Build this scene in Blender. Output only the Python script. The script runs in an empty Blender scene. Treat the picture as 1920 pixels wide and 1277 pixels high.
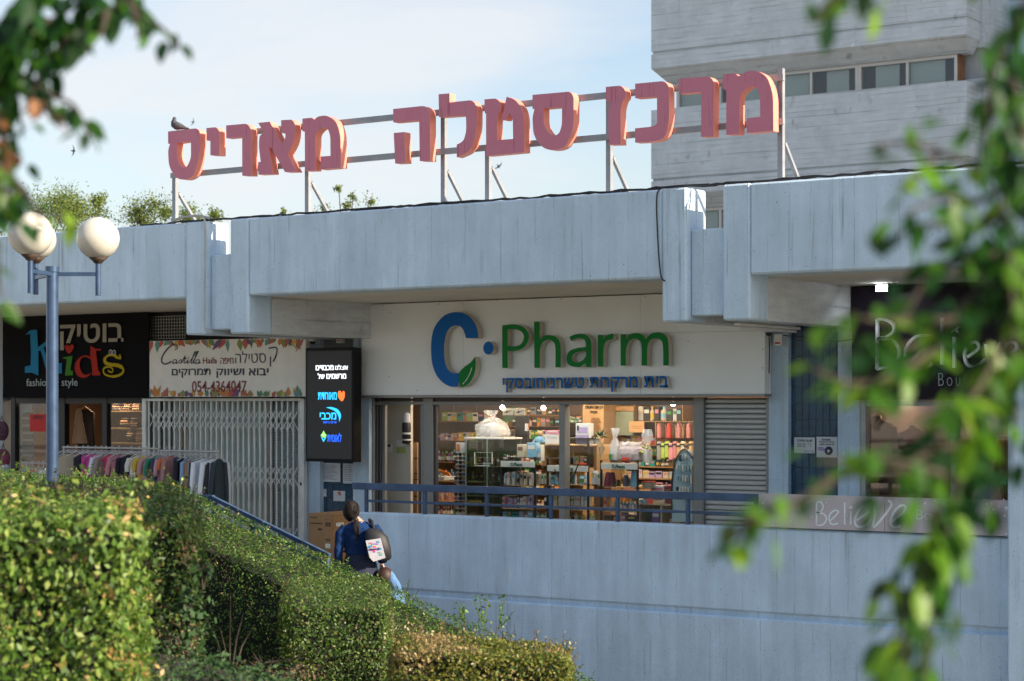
import bpy, math, random
import numpy as np
from mathutils import Vector, Matrix

# ------------------------------------------------------------------ camera, sky, sun, exposure
sc = bpy.context.scene
COL = sc.collection
F = 3724.0                      # focal length in pixels of the 1920 px wide photograph
TH = math.radians(34.3)         # the facade runs along X; the camera is turned this much to the left
S, C = math.sin(TH), math.cos(TH)
CX, CY, CZ = 0.0, -20.2, 2.05
HOR = 758.0
cam_d = bpy.data.cameras.new('camera')
cam = bpy.data.objects.new('camera', cam_d)
COL.objects.link(cam)
cam.location = (CX, CY, CZ)
cam.rotation_euler = (math.pi / 2, 0, TH)
cam_d.sensor_width = 36
cam_d.lens = F / 1920 * 36
cam_d.shift_y = (HOR - 638.5) / 1920
cam_d.clip_start = 0.1
cam_d.clip_end = 5000
cam_d.dof.use_dof = True
cam_d.dof.focus_distance = 21.5
cam_d.dof.aperture_fstop = 2.8
sc.camera = cam

SUN_AZ, SUN_EL = math.radians(7), math.radians(27)
SUN = Vector((math.cos(SUN_EL) * math.cos(SUN_AZ), math.cos(SUN_EL) * math.sin(SUN_AZ), math.sin(SUN_EL)))
world = bpy.data.worlds.new('World')
sc.world = world
world.use_nodes = True
wn, wl = world.node_tree.nodes, world.node_tree.links
wn.clear()
w_out = wn.new('ShaderNodeOutputWorld')
w_bg = wn.new('ShaderNodeBackground')
w_bg.inputs['Strength'].default_value = 0.10
w_sky = wn.new('ShaderNodeTexSky')
w_sky.sky_type = 'NISHITA'
w_sky.sun_disc = False
w_sky.sun_elevation = SUN_EL
w_sky.sun_rotation = math.pi / 2 - SUN_AZ
w_sky.air_density = 1.0
w_sky.dust_density = 1.5
w_tc = wn.new('ShaderNodeTexCoord')
w_map = wn.new('ShaderNodeMapping')
w_map.inputs['Scale'].default_value = (1, 1, 3.2)
w_map.inputs['Location'].default_value = (0.15, 0.6, 0.30)
w_noise = wn.new('ShaderNodeTexNoise')
w_noise.inputs['Scale'].default_value = 2.6
w_noise.inputs['Detail'].default_value = 7
w_noise.inputs['Roughness'].default_value = 0.5
w_noise.inputs['Distortion'].default_value = 0.4
w_ramp = wn.new('ShaderNodeValToRGB')
w_ramp.color_ramp.elements[0].position = 0.46
w_ramp.color_ramp.elements[1].position = 0.64
w_sep = wn.new('ShaderNodeSeparateXYZ')
w_low = wn.new('ShaderNodeMapRange')          # thin high cloud thickens towards the horizon
w_low.inputs['From Min'].default_value = 0.0
w_low.inputs['From Max'].default_value = 0.22
w_low.inputs['To Min'].default_value = 0.85
w_low.inputs['To Max'].default_value = 0.0
w_max = wn.new('ShaderNodeMath'); w_max.operation = 'MAXIMUM'
w_mul = wn.new('ShaderNodeMath'); w_mul.operation = 'MULTIPLY'
w_mul.inputs[1].default_value = 0.80
w_mix = wn.new('ShaderNodeMix'); w_mix.data_type = 'RGBA'
w_mix.inputs['B'].default_value = (4.45, 4.5, 4.6, 1)
wl.new(w_tc.outputs['Generated'], w_map.inputs['Vector'])
wl.new(w_map.outputs['Vector'], w_noise.inputs['Vector'])
wl.new(w_noise.outputs['Fac'], w_ramp.inputs['Fac'])
wl.new(w_tc.outputs['Generated'], w_sep.inputs['Vector'])
wl.new(w_sep.outputs['Z'], w_low.inputs['Value'])
wl.new(w_ramp.outputs['Color'], w_max.inputs[0])
wl.new(w_low.outputs['Result'], w_max.inputs[1])
wl.new(w_max.outputs['Value'], w_mul.inputs[0])
wl.new(w_mul.outputs['Value'], w_mix.inputs['Factor'])
wl.new(w_sky.outputs['Color'], w_mix.inputs['A'])
wl.new(w_mix.outputs['Result'], w_bg.inputs['Color'])
wl.new(w_bg.outputs['Background'], w_out.inputs['Surface'])

sun_d = bpy.data.lights.new('sun', 'SUN')
sun_d.energy = 4.8
sun_d.angle = math.radians(0.6)
sun_d.color = (1.0, 0.86, 0.68)
sun_o = bpy.data.objects.new('sun', sun_d)
COL.objects.link(sun_o)
sun_o.rotation_euler = (-SUN).to_track_quat('-Z', 'Y').to_euler()
sun_o.location = (20, 5, 20)

sc.view_settings.view_transform = 'Standard'
sc.view_settings.look = 'None'
sc.view_settings.gamma = 1
sc.view_settings.use_curve_mapping = False
sc.view_settings.exposure = 1.02
sc.render.engine = 'CYCLES'
sc.cycles.use_denoising = True
sc.cycles.max_bounces = 8
sc.cycles.transparent_max_bounces = 12
sc.cycles.caustics_reflective = False
sc.cycles.caustics_refractive = False

# ------------------------------------------------------------------ measuring: where a pixel's ray meets the plane Y = y (or a distance)
def P(u, v, y):
    a = (u - 960) / F
    den = C + a * S
    k = (a * C - S) / den
    D = y - CY
    Zc = D / den
    return Vector((CX + k * D, y, CZ - (v - HOR) / F * Zc))
def PX(u, y): return P(u, HOR, y).x
def PD(u, v, d):                     # at distance d along the view axis
    a = (u - 960) / F
    return Vector((CX + d * (a * C - S), CY + d * (a * S + C), CZ - (v - HOR) / F * d))
def ppm(u, y): return F / ((y - CY) / (C + (u - 960) / F * S))

# ------------------------------------------------------------------ materials
MATS = {}
def principled(m):
    return m.node_tree.nodes['Principled BSDF']
def mat(name, col, rough=0.6, metal=0.0, var=0.0, scale=6.0, emit=0.0, bump=0.0, spec=None, emit_col=None):
    if name in MATS: return MATS[name]
    m = bpy.data.materials.new(name); m.use_nodes = True
    nt = m.node_tree; b = principled(m)
    b.inputs['Base Color'].default_value = (*col, 1)
    b.inputs['Roughness'].default_value = rough
    b.inputs['Metallic'].default_value = metal
    if spec is not None: b.inputs['Specular IOR Level'].default_value = spec
    if emit:
        b.inputs['Emission Color'].default_value = (*(emit_col or col), 1)
        b.inputs['Emission Strength'].default_value = emit
    if var or bump:
        geo = nt.nodes.new('ShaderNodeNewGeometry')
        no = nt.nodes.new('ShaderNodeTexNoise')
        no.inputs['Scale'].default_value = scale
        no.inputs['Detail'].default_value = 5
        nt.links.new(geo.outputs['Position'], no.inputs['Vector'])
        if var:
            mx = nt.nodes.new('ShaderNodeMix'); mx.data_type = 'RGBA'
            mx.inputs['A'].default_value = (*[max(0, c * (1 - var)) for c in col], 1)
            mx.inputs['B'].default_value = (*[min(1, c * (1 + var)) for c in col], 1)
            mr = nt.nodes.new('ShaderNodeMapRange')
            mr.inputs['From Min'].default_value = 0.3; mr.inputs['From Max'].default_value = 0.7
            nt.links.new(no.outputs['Fac'], mr.inputs['Value'])
            nt.links.new(mr.outputs['Result'], mx.inputs['Factor'])
            nt.links.new(mx.outputs['Result'], b.inputs['Base Color'])
        if bump:
            bp = nt.nodes.new('ShaderNodeBump'); bp.inputs['Strength'].default_value = bump
            bp.inputs['Distance'].default_value = 0.01
            nt.links.new(no.outputs['Fac'], bp.inputs['Height'])
            nt.links.new(bp.outputs['Normal'], b.inputs['Normal'])
    MATS[name] = m
    return m

def concrete(name, col, boards='V', pitch=0.26, line=0.32, streak=0.22, pits=0.5):
    """painted board-marked concrete: board joints, weather streaks, blow holes"""
    m = bpy.data.materials.new(name); m.use_nodes = True
    nt = m.node_tree; N, L = nt.nodes, nt.links; b = principled(m)
    b.inputs['Roughness'].default_value = 0.85
    b.inputs['Specular IOR Level'].default_value = 0.25
    geo = N.new('ShaderNodeNewGeometry'); sp = N.new('ShaderNodeSeparateXYZ')
    L.new(geo.outputs['Position'], sp.inputs['Vector'])
    def noise(scale, vec_scale, detail=4, rough=0.55):
        mp = N.new('ShaderNodeMapping'); mp.inputs['Scale'].default_value = vec_scale
        n = N.new('ShaderNodeTexNoise'); n.inputs['Scale'].default_value = scale
        n.inputs['Detail'].default_value = detail; n.inputs['Roughness'].default_value = rough
        L.new(geo.outputs['Position'], mp.inputs['Vector']); L.new(mp.outputs['Vector'], n.inputs['Vector'])
        return n
    def math_(op, a, bb=None, clamp=False):
        n = N.new('ShaderNodeMath'); n.operation = op; n.use_clamp = clamp
        for i, q in enumerate((a, bb)):
            if q is None: continue
            if isinstance(q, (int, float)): n.inputs[i].default_value = q
            else: L.new(q, n.inputs[i])
        return n.outputs['Value']
    def rng(x, a, bb, c, d):
        n = N.new('ShaderNodeMapRange'); L.new(x, n.inputs['Value'])
        for k, q in zip(('From Min', 'From Max', 'To Min', 'To Max'), (a, bb, c, d)): n.inputs[k].default_value = q
        return n.outputs['Result']
    along = math_('ADD', sp.outputs['X'], sp.outputs['Y']) if boards == 'V' else sp.outputs['Z']
    wob = noise(0.9, (1, 1, 1))
    t = math_('DIVIDE', math_('ADD', along, math_('MULTIPLY', wob.outputs['Fac'], 0.05)), pitch)
    fr = math_('FRACT', t); cell = math_('FLOOR', t)
    dist = math_('MINIMUM', fr, math_('SUBTRACT', 1.0, fr))
    linem = rng(dist, 0.0, 0.030 if boards == 'V' else 0.10, 1.0, 0.0)
    brk = noise(2.2, (2.5, 2.5, 1.1) if boards == 'V' else (0.35, 0.35, 4))
    linem = math_('MULTIPLY', linem, rng(brk.outputs['Fac'], 0.44, 0.64, 0.0, 1.0))
    wn_ = N.new('ShaderNodeTexWhiteNoise'); wn_.noise_dimensions = '1D'; L.new(cell, wn_.inputs['W'])
    board = rng(wn_.outputs['Value'], 0, 1, 1 - 0.018, 1 + 0.018)
    st = noise(5.0, (1.6, 1.6, 0.12) if boards == 'V' else (0.5, 0.5, 3.2), 7)
    streakv = rng(st.outputs['Fac'], 0.3, 0.75, 1 + streak * 0.4, 1 - streak)
    blot = noise(1.7, (1, 1, .7), 8, 0.7)
    blotv = rng(blot.outputs['Fac'], 0.32, 0.68, 0.88, 1.09)
    fine = noise(60, (1, 1, 1), 3)
    finev = rng(fine.outputs['Fac'], 0.3, 0.7, 0.93, 1.06)
    vo = N.new('ShaderNodeTexVoronoi'); vo.inputs['Scale'].default_value = 24
    L.new(geo.outputs['Position'], vo.inputs['Vector'])
    rad = math_('MULTIPLY', noise(3, (1, 1, 1), 2).outputs['Fac'], 0.19)
    sepc = N.new('ShaderNodeSeparateColor'); L.new(vo.outputs['Color'], sepc.inputs['Color'])
    keep = math_('GREATER_THAN', sepc.outputs['Red'], 0.60)
    pit = math_('MULTIPLY', math_('LESS_THAN', vo.outputs['Distance'], rad), keep)
    v = math_('MULTIPLY', board, streakv); v = math_('MULTIPLY', v, blotv); v = math_('MULTIPLY', v, finev)
    v = math_('MULTIPLY', v, math_('SUBTRACT', 1.0, math_('MULTIPLY', linem, line)))
    v = math_('MULTIPLY', v, math_('SUBTRACT', 1.0, math_('MULTIPLY', pit, pits)))
    sc_ = N.new('ShaderNodeVectorMath'); sc_.operation = 'SCALE'
    sc_.inputs[0].default_value = col; L.new(v, sc_.inputs['Scale'])
    # pale lime runs
    dr = noise(9.0, (3.2, 3.2, 0.10) if boards == 'V' else (1.2, 1.2, .3), 2, .4)
    drm = math_('MULTIPLY', rng(dr.outputs['Fac'], 0.70, 0.76, 0.0, 1.0), rng(noise(3.0, (1, 1, 1.6), 5).outputs['Fac'], 0.52, 0.60, 0.0, 0.55))
    mxr = N.new('ShaderNodeMix'); mxr.data_type = 'RGBA'; mxr.inputs['B'].default_value = (.78, .80, .80, 1)
    L.new(drm, mxr.inputs['Factor']); L.new(sc_.outputs['Vector'], mxr.inputs['A'])
    dk = noise(7.0, (2.6, 2.6, 0.09) if boards == 'V' else (.8, .8, .5), 3, .5)
    dkm = math_('MULTIPLY', rng(dk.outputs['Fac'], 0.60, 0.74, 0.0, 1.0), rng(noise(1.3, (1, 1, 1), 4).outputs['Fac'], 0.42, 0.62, 0.0, 0.52))
    mxd = N.new('ShaderNodeMix'); mxd.data_type = 'RGBA'; mxd.inputs['B'].default_value = (.16, .17, .18, 1)
    L.new(dkm, mxd.inputs['Factor']); L.new(mxr.outputs['Result'], mxd.inputs['A'])
    L.new(mxd.outputs['Result'], b.inputs['Base Color'])
    h = math_('SUBTRACT', math_('MULTIPLY', fine.outputs['Fac'], 0.25), math_('ADD', linem, pit))
    h = math_('ADD', h, math_('MULTIPLY', wn_.outputs['Value'], 0.2))
    h = math_('ADD', h, math_('MULTIPLY', st.outputs['Fac'], 0.3))
    bp = N.new('ShaderNodeBump'); bp.inputs['Strength'].default_value = 0.55; bp.inputs['Distance'].default_value = 0.012
    L.new(h, bp.inputs['Height']); L.new(bp.outputs['Normal'], b.inputs['Normal'])
    MATS[name] = m
    return m

def leafmat(name, cols, dead=None, dead_amt=0.0, dead_scale=1.5, trans=0.35, rough=0.42, patch=None):
    """leaf colour differs leaf by leaf; patches of dead tan leaves"""
    m = bpy.data.materials.new(name); m.use_nodes = True
    nt = m.node_tree; N, L = nt.nodes, nt.links; b = principled(m)
    geo = N.new('ShaderNodeNewGeometry'); oi = N.new('ShaderNodeObjectInfo')
    ad = N.new('ShaderNodeMath'); ad.operation = 'ADD'
    L.new(geo.outputs['Random Per Island'], ad.inputs[0]); L.new(oi.outputs['Random'], ad.inputs[1])
    fr = N.new('ShaderNodeMath'); fr.operation = 'FRACT'; L.new(ad.outputs['Value'], fr.inputs[0])
    rp = N.new('ShaderNodeValToRGB'); cr = rp.color_ramp
    cr.interpolation = 'LINEAR'
    cr.elements[0].position = 0; cr.elements[0].color = (*cols[0], 1)
    cr.elements[1].position = 1; cr.elements[1].color = (*cols[-1], 1)
    for i, c in enumerate(cols[1:-1]):
        e = cr.elements.new((i + 1) / (len(cols) - 1)); e.color = (*c, 1)
    L.new(fr.outputs['Value'], rp.inputs['Fac'])
    out = rp.outputs['Color']
    if dead:
        no = N.new('ShaderNodeTexNoise'); no.inputs['Scale'].default_value = dead_scale; no.inputs['Detail'].default_value = 4
        L.new(geo.outputs['Position'], no.inputs['Vector'])
        mr = N.new('ShaderNodeMapRange'); L.new(no.outputs['Fac'], mr.inputs['Value'])
        mr.inputs['From Min'].default_value = 0.66 - dead_amt * 0.4; mr.inputs['From Max'].default_value = 0.80 - dead_amt * 0.35
        mr.inputs['To Min'].default_value = 0.03
        w2 = N.new('ShaderNodeMath'); w2.operation = 'MULTIPLY'; w2.inputs[1].default_value = 7.13
        L.new(geo.outputs['Random Per Island'], w2.inputs[0])
        f2 = N.new('ShaderNodeMath'); f2.operation = 'FRACT'; L.new(w2.outputs['Value'], f2.inputs[0])
        lt = N.new('ShaderNodeMath'); lt.operation = 'LESS_THAN'
        L.new(f2.outputs['Value'], lt.inputs[0]); L.new(mr.outputs['Result'], lt.inputs[1])
        mx = N.new('ShaderNodeMix'); mx.data_type = 'RGBA'; mx.inputs['B'].default_value = (*dead, 1)
        L.new(lt.outputs['Value'], mx.inputs['Factor']); L.new(out, mx.inputs['A']); out = mx.outputs['Result']
    L.new(out, b.inputs['Base Color'])
    b.inputs['Roughness'].default_value = rough
    tr = N.new('ShaderNodeBsdfTranslucent'); L.new(out, tr.inputs['Color'])
    ms = N.new('ShaderNodeMixShader'); ms.inputs['Fac'].default_value = trans
    mo = N['Material Output']
    L.new(b.outputs['BSDF'], ms.inputs[1]); L.new(tr.outputs['BSDF'], ms.inputs[2]); L.new(ms.outputs['Shader'], mo.inputs['Surface'])
    MATS[name] = m
    return m

def glass(name, refl=0.12, tint=(1, 1, 1)):
    m = bpy.data.materials.new(name); m.use_nodes = True
    nt = m.node_tree; N, L = nt.nodes, nt.links; N.clear()
    o = N.new('ShaderNodeOutputMaterial'); t = N.new('ShaderNodeBsdfTransparent'); g = N.new('ShaderNodeBsdfGlossy')
    t.inputs['Color'].default_value = (*tint, 1); g.inputs['Roughness'].default_value = 0.02
    lw = N.new('ShaderNodeLayerWeight'); lw.inputs['Blend'].default_value = 0.25
    mr = N.new('ShaderNodeMapRange'); mr.inputs['To Min'].default_value = refl * 0.6; mr.inputs['To Max'].default_value = min(1, refl * 3)
    L.new(lw.outputs['Fresnel'], mr.inputs['Value'])
    mx = N.new('ShaderNodeMixShader'); L.new(mr.outputs['Result'], mx.inputs['Fac'])
    L.new(t.outputs['BSDF'], mx.inputs[1]); L.new(g.outputs['BSDF'], mx.inputs[2]); L.new(mx.outputs['Shader'], o.inputs['Surface'])
    MATS[name] = m
    return m

# ------------------------------------------------------------------ mesh builder
class MB:
    def __init__(s): s.v = []; s.f = []; s.m = []; s.smooth = []
    def add(s, vs, fs, mi=0, sm=False):
        o = len(s.v); s.v.extend([tuple(p) for p in vs])
        for f in fs: s.f.append([i + o for i in f]); s.m.append(mi); s.smooth.append(sm)
        return s
    def box(s, x0, x1, y0, y1, z0, z1, mi=0, bev=0.0):
        x0, x1 = min(x0, x1), max(x0, x1); y0, y1 = min(y0, y1), max(y0, y1); z0, z1 = min(z0, z1), max(z0, z1)
        b = min(bev, (x1 - x0) * .45, (y1 - y0) * .45, (z1 - z0) * .45)
        if b <= 0:
            vs = [(x0, y0, z0), (x1, y0, z0), (x1, y1, z0), (x0, y1, z0), (x0, y0, z1), (x1, y0, z1), (x1, y1, z1), (x0, y1, z1)]
            fs = [(0, 3, 2, 1), (4, 5, 6, 7), (0, 1, 5, 4), (1, 2, 6, 5), (2, 3, 7, 6), (3, 0, 4, 7)]
            return s.add(vs, fs, mi)
        c = [(x0, x1), (y0, y1), (z0, z1)]; sg = [(-1, -1, -1), (1, -1, -1), (1, 1, -1), (-1, 1, -1), (-1, -1, 1), (1, -1, 1), (1, 1, 1), (-1, 1, 1)]
        vs = []
        for q in sg:
            for ax in range(3):
                p = [c[k][0] if q[k] < 0 else c[k][1] for k in range(3)]
                for k in range(3):
                    if k != ax: p[k] -= q[k] * b
                vs.append(tuple(p))
        I = lambda i, ax: i * 3 + ax
        fs = [(I(0, 2), I(3, 2), I(2, 2), I(1, 2)), (I(4, 2), I(5, 2), I(6, 2), I(7, 2)), (I(0, 1), I(1, 1), I(5, 1), I(4, 1)),
              (I(1, 0), I(2, 0), I(6, 0), I(5, 0)), (I(2, 1), I(3, 1), I(7, 1), I(6, 1)), (I(3, 0), I(0, 0), I(4, 0), I(7, 0))]
        for i, j, a1, a2 in ((0, 1, 1, 2), (1, 2, 0, 2), (2, 3, 1, 2), (3, 0, 0, 2), (4, 5, 2, 1), (5, 6, 2, 0), (6, 7, 2, 1), (7, 4, 2, 0),
                             (0, 4, 0, 1), (1, 5, 1, 0), (2, 6, 0, 1), (3, 7, 1, 0)):
            fs.append((I(i, a1), I(j, a1), I(j, a2), I(i, a2)))
        for i in range(8): fs.append((I(i, 0), I(i, 1), I(i, 2)) if i in (0, 2, 5, 7) else (I(i, 0), I(i, 2), I(i, 1)))
        return s.add(vs, fs, mi)
    def tube(s, pts, r, n=8, mi=0, caps=True, sm=True):
        pts = [Vector(p) for p in pts]; rs = r if isinstance(r, (list, tuple)) else [r] * len(pts)
        vs = []; fs = []
        prev = None
        for i, p in enumerate(pts):
            d = (pts[min(i + 1, len(pts) - 1)] - pts[max(i - 1, 0)])
            d = d.normalized() if d.length > 1e-9 else Vector((0, 0, 1))
            if prev is None:
                a = Vector((0, 0, 1)) if abs(d.z) < 0.9 else Vector((1, 0, 0))
                x = d.cross(a).normalized()
            else:
                x = (prev - d * prev.dot(d)); x = x.normalized() if x.length > 1e-6 else d.orthogonal().normalized()
            prev = x; y = d.cross(x)
            for k in range(n):
                t = 2 * math.pi * k / n
                vs.append(p + (x * math.cos(t) + y * math.sin(t)) * rs[i])
        for i in range(len(pts) - 1):
            for k in range(n):
                a, b = i * n + k, i * n + (k + 1) % n
                fs.append((a, b, b + n, a + n))
        s.add(vs, fs, mi, sm)
        if caps:
            s.add(vs[:n], [tuple(range(n - 1, -1, -1))], mi); s.add(vs[-n:], [tuple(range(n))], mi)
        return s
    def loft(s, rings, mi=0, caps=True, n=16, sm=True):
        """rings: (centre, rx, ry, [x axis], [y axis])"""
        vs = []; fs = []
        for q in rings:
            c = Vector(q[0]); rx, ry = q[1], q[2]
            ax = Vector(q[3]) if len(q) > 3 else Vector((1, 0, 0)); ay = Vector(q[4]) if len(q) > 4 else Vector((0, 1, 0))
            for k in range(n):
                t = 2 * math.pi * k / n
                vs.append(c + ax * (rx * math.cos(t)) + ay * (ry * math.sin(t)))
        for i in range(len(rings) - 1):
            for k in range(n):
                a, b = i * n + k, i * n + (k + 1) % n
                fs.append((a, b, b + n, a + n))
        s.add(vs, fs, mi, sm)
        if caps:
            s.add(vs[:n], [tuple(range(n - 1, -1, -1))], mi, sm); s.add(vs[-n:], [tuple(range(n))], mi, sm)
        return s
    def lathe(s, c, prof, n=14, mi=0, sm=True):
        return s.loft([((c[0], c[1], c[2] + z), r, r) for r, z in prof], mi, True, n, sm)
    def bar(s, a, b, w, h, mi=0):
        """square bar from a to b"""
        a, b = Vector(a), Vector(b); d = (b - a).normalized()
        up = Vector((0, 1, 0)) if abs(d.y) < 0.9 else Vector((0, 0, 1))
        x = d.cross(up).normalized(); y = d.cross(x)
        vs = []
        for p in (a, b):
            for sx, sy in ((-1, -1), (1, -1), (1, 1), (-1, 1)): vs.append(p + x * (sx * w / 2) + y * (sy * h / 2))
        return s.add(vs, [(3, 2, 1, 0), (4, 5, 6, 7), (0, 1, 5, 4), (1, 2, 6, 5), (2, 3, 7, 6), (3, 0, 4, 7)], mi)
    def sphere(s, c, r, n=16, m=10, mi=0, sx=1, sy=1, sz=1):
        rings = []
        for j in range(1, m):
            t = math.pi * j / m
            rings.append(((c[0], c[1], c[2] - r * sz * math.cos(t)), r * sx * math.sin(t), r * sy * math.sin(t)))
        return s.loft(rings, mi, True, n)
    def mesh(s, name, mats, org=(0, 0, 0)):
        me = bpy.data.meshes.new(name)
        o = Vector(org)
        me.from_pydata([tuple(Vector(p) - o) for p in s.v], [], s.f)
        for q in (mats if isinstance(mats, (list, tuple)) else [mats]): me.materials.append(q)
        me.polygons.foreach_set('material_index', s.m)
        me.polygons.foreach_set('use_smooth', s.smooth)
        me.update()
        return me
    def build(s, name, mats, parent=None, **kw):
        if parent is not None: org = origin(parent)
        else:
            a = np.array(s.v); org = Vector(((a[:, 0].min() + a[:, 0].max()) / 2, (a[:, 1].min() + a[:, 1].max()) / 2, a[:, 2].min()))
        ob = bpy.data.objects.new(name, s.mesh(name, mats, org))
        COL.objects.link(ob)
        if parent is not None: ob.parent = parent
        else: ob.location = org
        for k, v_ in kw.items(): ob[k] = v_
        return ob

def origin(o):
    p = Vector((0, 0, 0))
    while o is not None: p += o.location; o = o.parent
    return p
def tag(o, label, cat, group=None):
    o['label'] = label; o['category'] = cat
    if group: o['group'] = group
    return o
def thing(name, loc, label, cat, group=None):
    o = bpy.data.objects.new(name, None); COL.objects.link(o)
    o.empty_display_size = 0.1; o.location = loc
    return tag(o, label, cat, group)
def copy_tree(o, parent=None):
    c = o.copy(); COL.objects.link(c); c.parent = parent
    for ch in list(o.children): copy_tree(ch, c)
    return c
def place(name, me, parent, loc, **kw):
    """an object sharing mesh data, loc in world"""
    ob = bpy.data.objects.new(name, me); COL.objects.link(ob)
    if parent is not None: ob.parent = parent; ob.location = Vector(loc) - origin(parent)
    else: ob.location = loc
    for k, v_ in kw.items(): ob[k] = v_
    return ob

# ------------------------------------------------------------------ flat shapes with thickness, lettering
def rounded(pts, seg=7):
    """polygon whose points may carry a third number: corner radius"""
    out = []; n = len(pts)
    for i, p in enumerate(pts):
        if len(p) < 3 or p[2] <= 0: out.append((p[0], p[1])); continue
        a = Vector(pts[i - 1][:2]); b = Vector(p[:2]); c = Vector(pts[(i + 1) % n][:2])
        d1 = (a - b); d2 = (c - b)
        r = min(p[2], d1.length * .499, d2.length * .499)
        p1 = b + d1.normalized() * r; p2 = b + d2.normalized() * r
        for k in range(seg + 1):
            t = k / seg
            q = p1 * (1 - t) ** 2 + b * (2 * t * (1 - t)) + p2 * t * t
            out.append((q.x, q.y))
    return out
def smooth_closed(pts, seg=5):
    n = len(pts); out = []
    for i in range(n):
        p0, p1, p2, p3 = [Vector(pts[(i + k) % n]) for k in (-1, 0, 1, 2)]
        for k in range(seg):
            t = k / seg
            q = 0.5 * ((2 * p1) + (p2 - p0) * t + (2 * p0 - 5 * p1 + 4 * p2 - p3) * t * t + (3 * p1 - p0 - 3 * p2 + p3) * t ** 3)
            out.append((q.x, q.y))
    return out
def smooth_open(pts, seg=6):
    n = len(pts); out = []
    for i in range(n - 1):
        p0, p1, p2, p3 = [Vector(pts[min(max(i + k, 0), n - 1)][:2]) for k in (-1, 0, 1, 2)]
        for k in range(seg):
            t = k / seg
            q = 0.5 * ((2 * p1) + (p2 - p0) * t + (2 * p0 - 5 * p1 + 4 * p2 - p3) * t * t + (3 * p1 - p0 - 3 * p2 + p3) * t ** 3)
            out.append((q.x, q.y))
    out.append(tuple(pts[-1][:2]))
    return out
def curve_mesh(polys, depth):
    """polys in metres (x, z); returns verts/faces of the solid, front at y=0, back at y=depth"""
    cu = bpy.data.curves.new('tmp', 'CURVE'); cu.dimensions = '2D'; cu.fill_mode = 'BOTH'; cu.extrude = depth / 2
    for poly in polys:
        sp = cu.splines.new('POLY'); sp.points.add(len(poly) - 1); sp.use_cyclic_u = True
        for i, (x, z) in enumerate(poly): sp.points[i].co = (x, z, 0, 1)
    return curve_to(cu, depth)
def curve_to(cu, depth):
    ob = bpy.data.objects.new('tmp', cu); COL.objects.link(ob)
    bpy.context.view_layer.update()
    dg = bpy.context.evaluated_depsgraph_get()
    me = ob.evaluated_get(dg).to_mesh()
    vs = [(v.co.x, depth / 2 - v.co.z, v.co.y) for v in me.vertices]
    fs = [tuple(p.vertices) for p in me.polygons]
    nz = [abs(p.normal.z) for p in me.polygons]
    ob.evaluated_get(dg).to_mesh_clear()
    bpy.data.objects.remove(ob); bpy.data.curves.remove(cu)
    return vs, fs, nz
def solid_from_pixels(polys, y, depth, name, mats, parent, holes=True, **kw):
    """outlines given in photograph pixels, laid on the facade plane Y = y"""
    pp = [[(lambda q: (q.x, q.z))(P(u, v, y)) for u, v in poly] for poly in polys]
    vs, fs, nz = curve_mesh(pp, depth)
    b = MB(); o = 0
    vs = [(a, y + bb, c) for a, bb, c in vs]
    b.v = vs; b.f = [list(f) for f in fs]; b.m = [0 if n > 0.7 else (1 if isinstance(mats, (list, tuple)) and len(mats) > 1 else 0) for n in nz]
    b.smooth = [False] * len(fs)
    return b.build(name, mats, parent, **kw)
def text_solid(body, u0, u1, v0, v1, y, depth, name, mats, parent, shear=0.0, bold=0.0, spacing=1.0, rtl=False, lines=None, **kw):
    """lettering fitted to a pixel rectangle on the facade plane Y = y"""
    if rtl: body = body[::-1]
    cu = bpy.data.curves.new('tmp', 'FONT'); cu.body = body; cu.size = 1; cu.extrude = depth / 2; cu.fill_mode = 'BOTH'
    cu.resolution_u = 3
    cu.shear = shear; cu.offset = bold; cu.space_character = spacing
    vs, fs, nz = curve_to(cu, depth)
    a = np.array(vs); x0, x1, z0, z1 = a[:, 0].min(), a[:, 0].max(), a[:, 2].min(), a[:, 2].max()
    um, vm = (u0 + u1) / 2, (v0 + v1) / 2
    X0, X1 = PX(u0, y), PX(u1, y); Z1, Z0 = P(um, v0, y).z, P(um, v1, y).z
    b = MB()
    b.v = [(X0 + (p[0] - x0) / (x1 - x0) * (X1 - X0), y + p[1], Z0 + (p[2] - z0) / (z1 - z0) * (Z1 - Z0)) for p in vs]
    b.f = [list(f) for f in fs]; b.m = [0 if n > 0.7 else (1 if isinstance(mats, (list, tuple)) and len(mats) > 1 else 0) for n in nz]
    b.smooth = [False] * len(fs)
    return b.build(name, mats, parent, **kw)
def strokes(lines, y, depth, name, mats, parent, **kw):
    """pen strokes in photograph pixels: list of (points, width in px or list of widths)"""
    b = MB()
    for pts, w in lines:
        pts = [Vector((p.x, p.z)) for p in (P(u, v, y) for u, v in pts)]
        W = w if isinstance(w, (list, tuple)) else [w] * len(pts)
        k = 1 / ppm(900, y)
        L_, R_ = [], []
        for i, p in enumerate(pts):
            d = pts[min(i + 1, len(pts) - 1)] - pts[max(0, i - 1)]
            d = d.normalized() if d.length > 1e-9 else Vector((1, 0))
            n = Vector((-d.y, d.x)) * (W[min(i, len(W) - 1)] * k / 2)
            L_.append(p + n); R_.append(p - n)
        n = len(pts); vs = []
        for q in (L_, R_):
            for p in q: vs.append((p.x, y, p.y))
        for q in (L_, R_):
            for p in q: vs.append((p.x, y + depth, p.y))
        fs = []
        for i in range(n - 1):
            fs += [(i, i + 1, n + i + 1, n + i), (2 * n + i, 3 * n + i, 3 * n + i + 1, 2 * n + i + 1),
                   (i, 2 * n + i, 2 * n + i + 1, i + 1), (n + i, n + i + 1, 3 * n + i + 1, 3 * n + i)]
        fs += [(0, n, 3 * n, 2 * n), (n - 1, 3 * n - 1, 4 * n - 1, 2 * n - 1)]
        b.add(vs, fs)
    return b.build(name, mats, parent, **kw)
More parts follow.
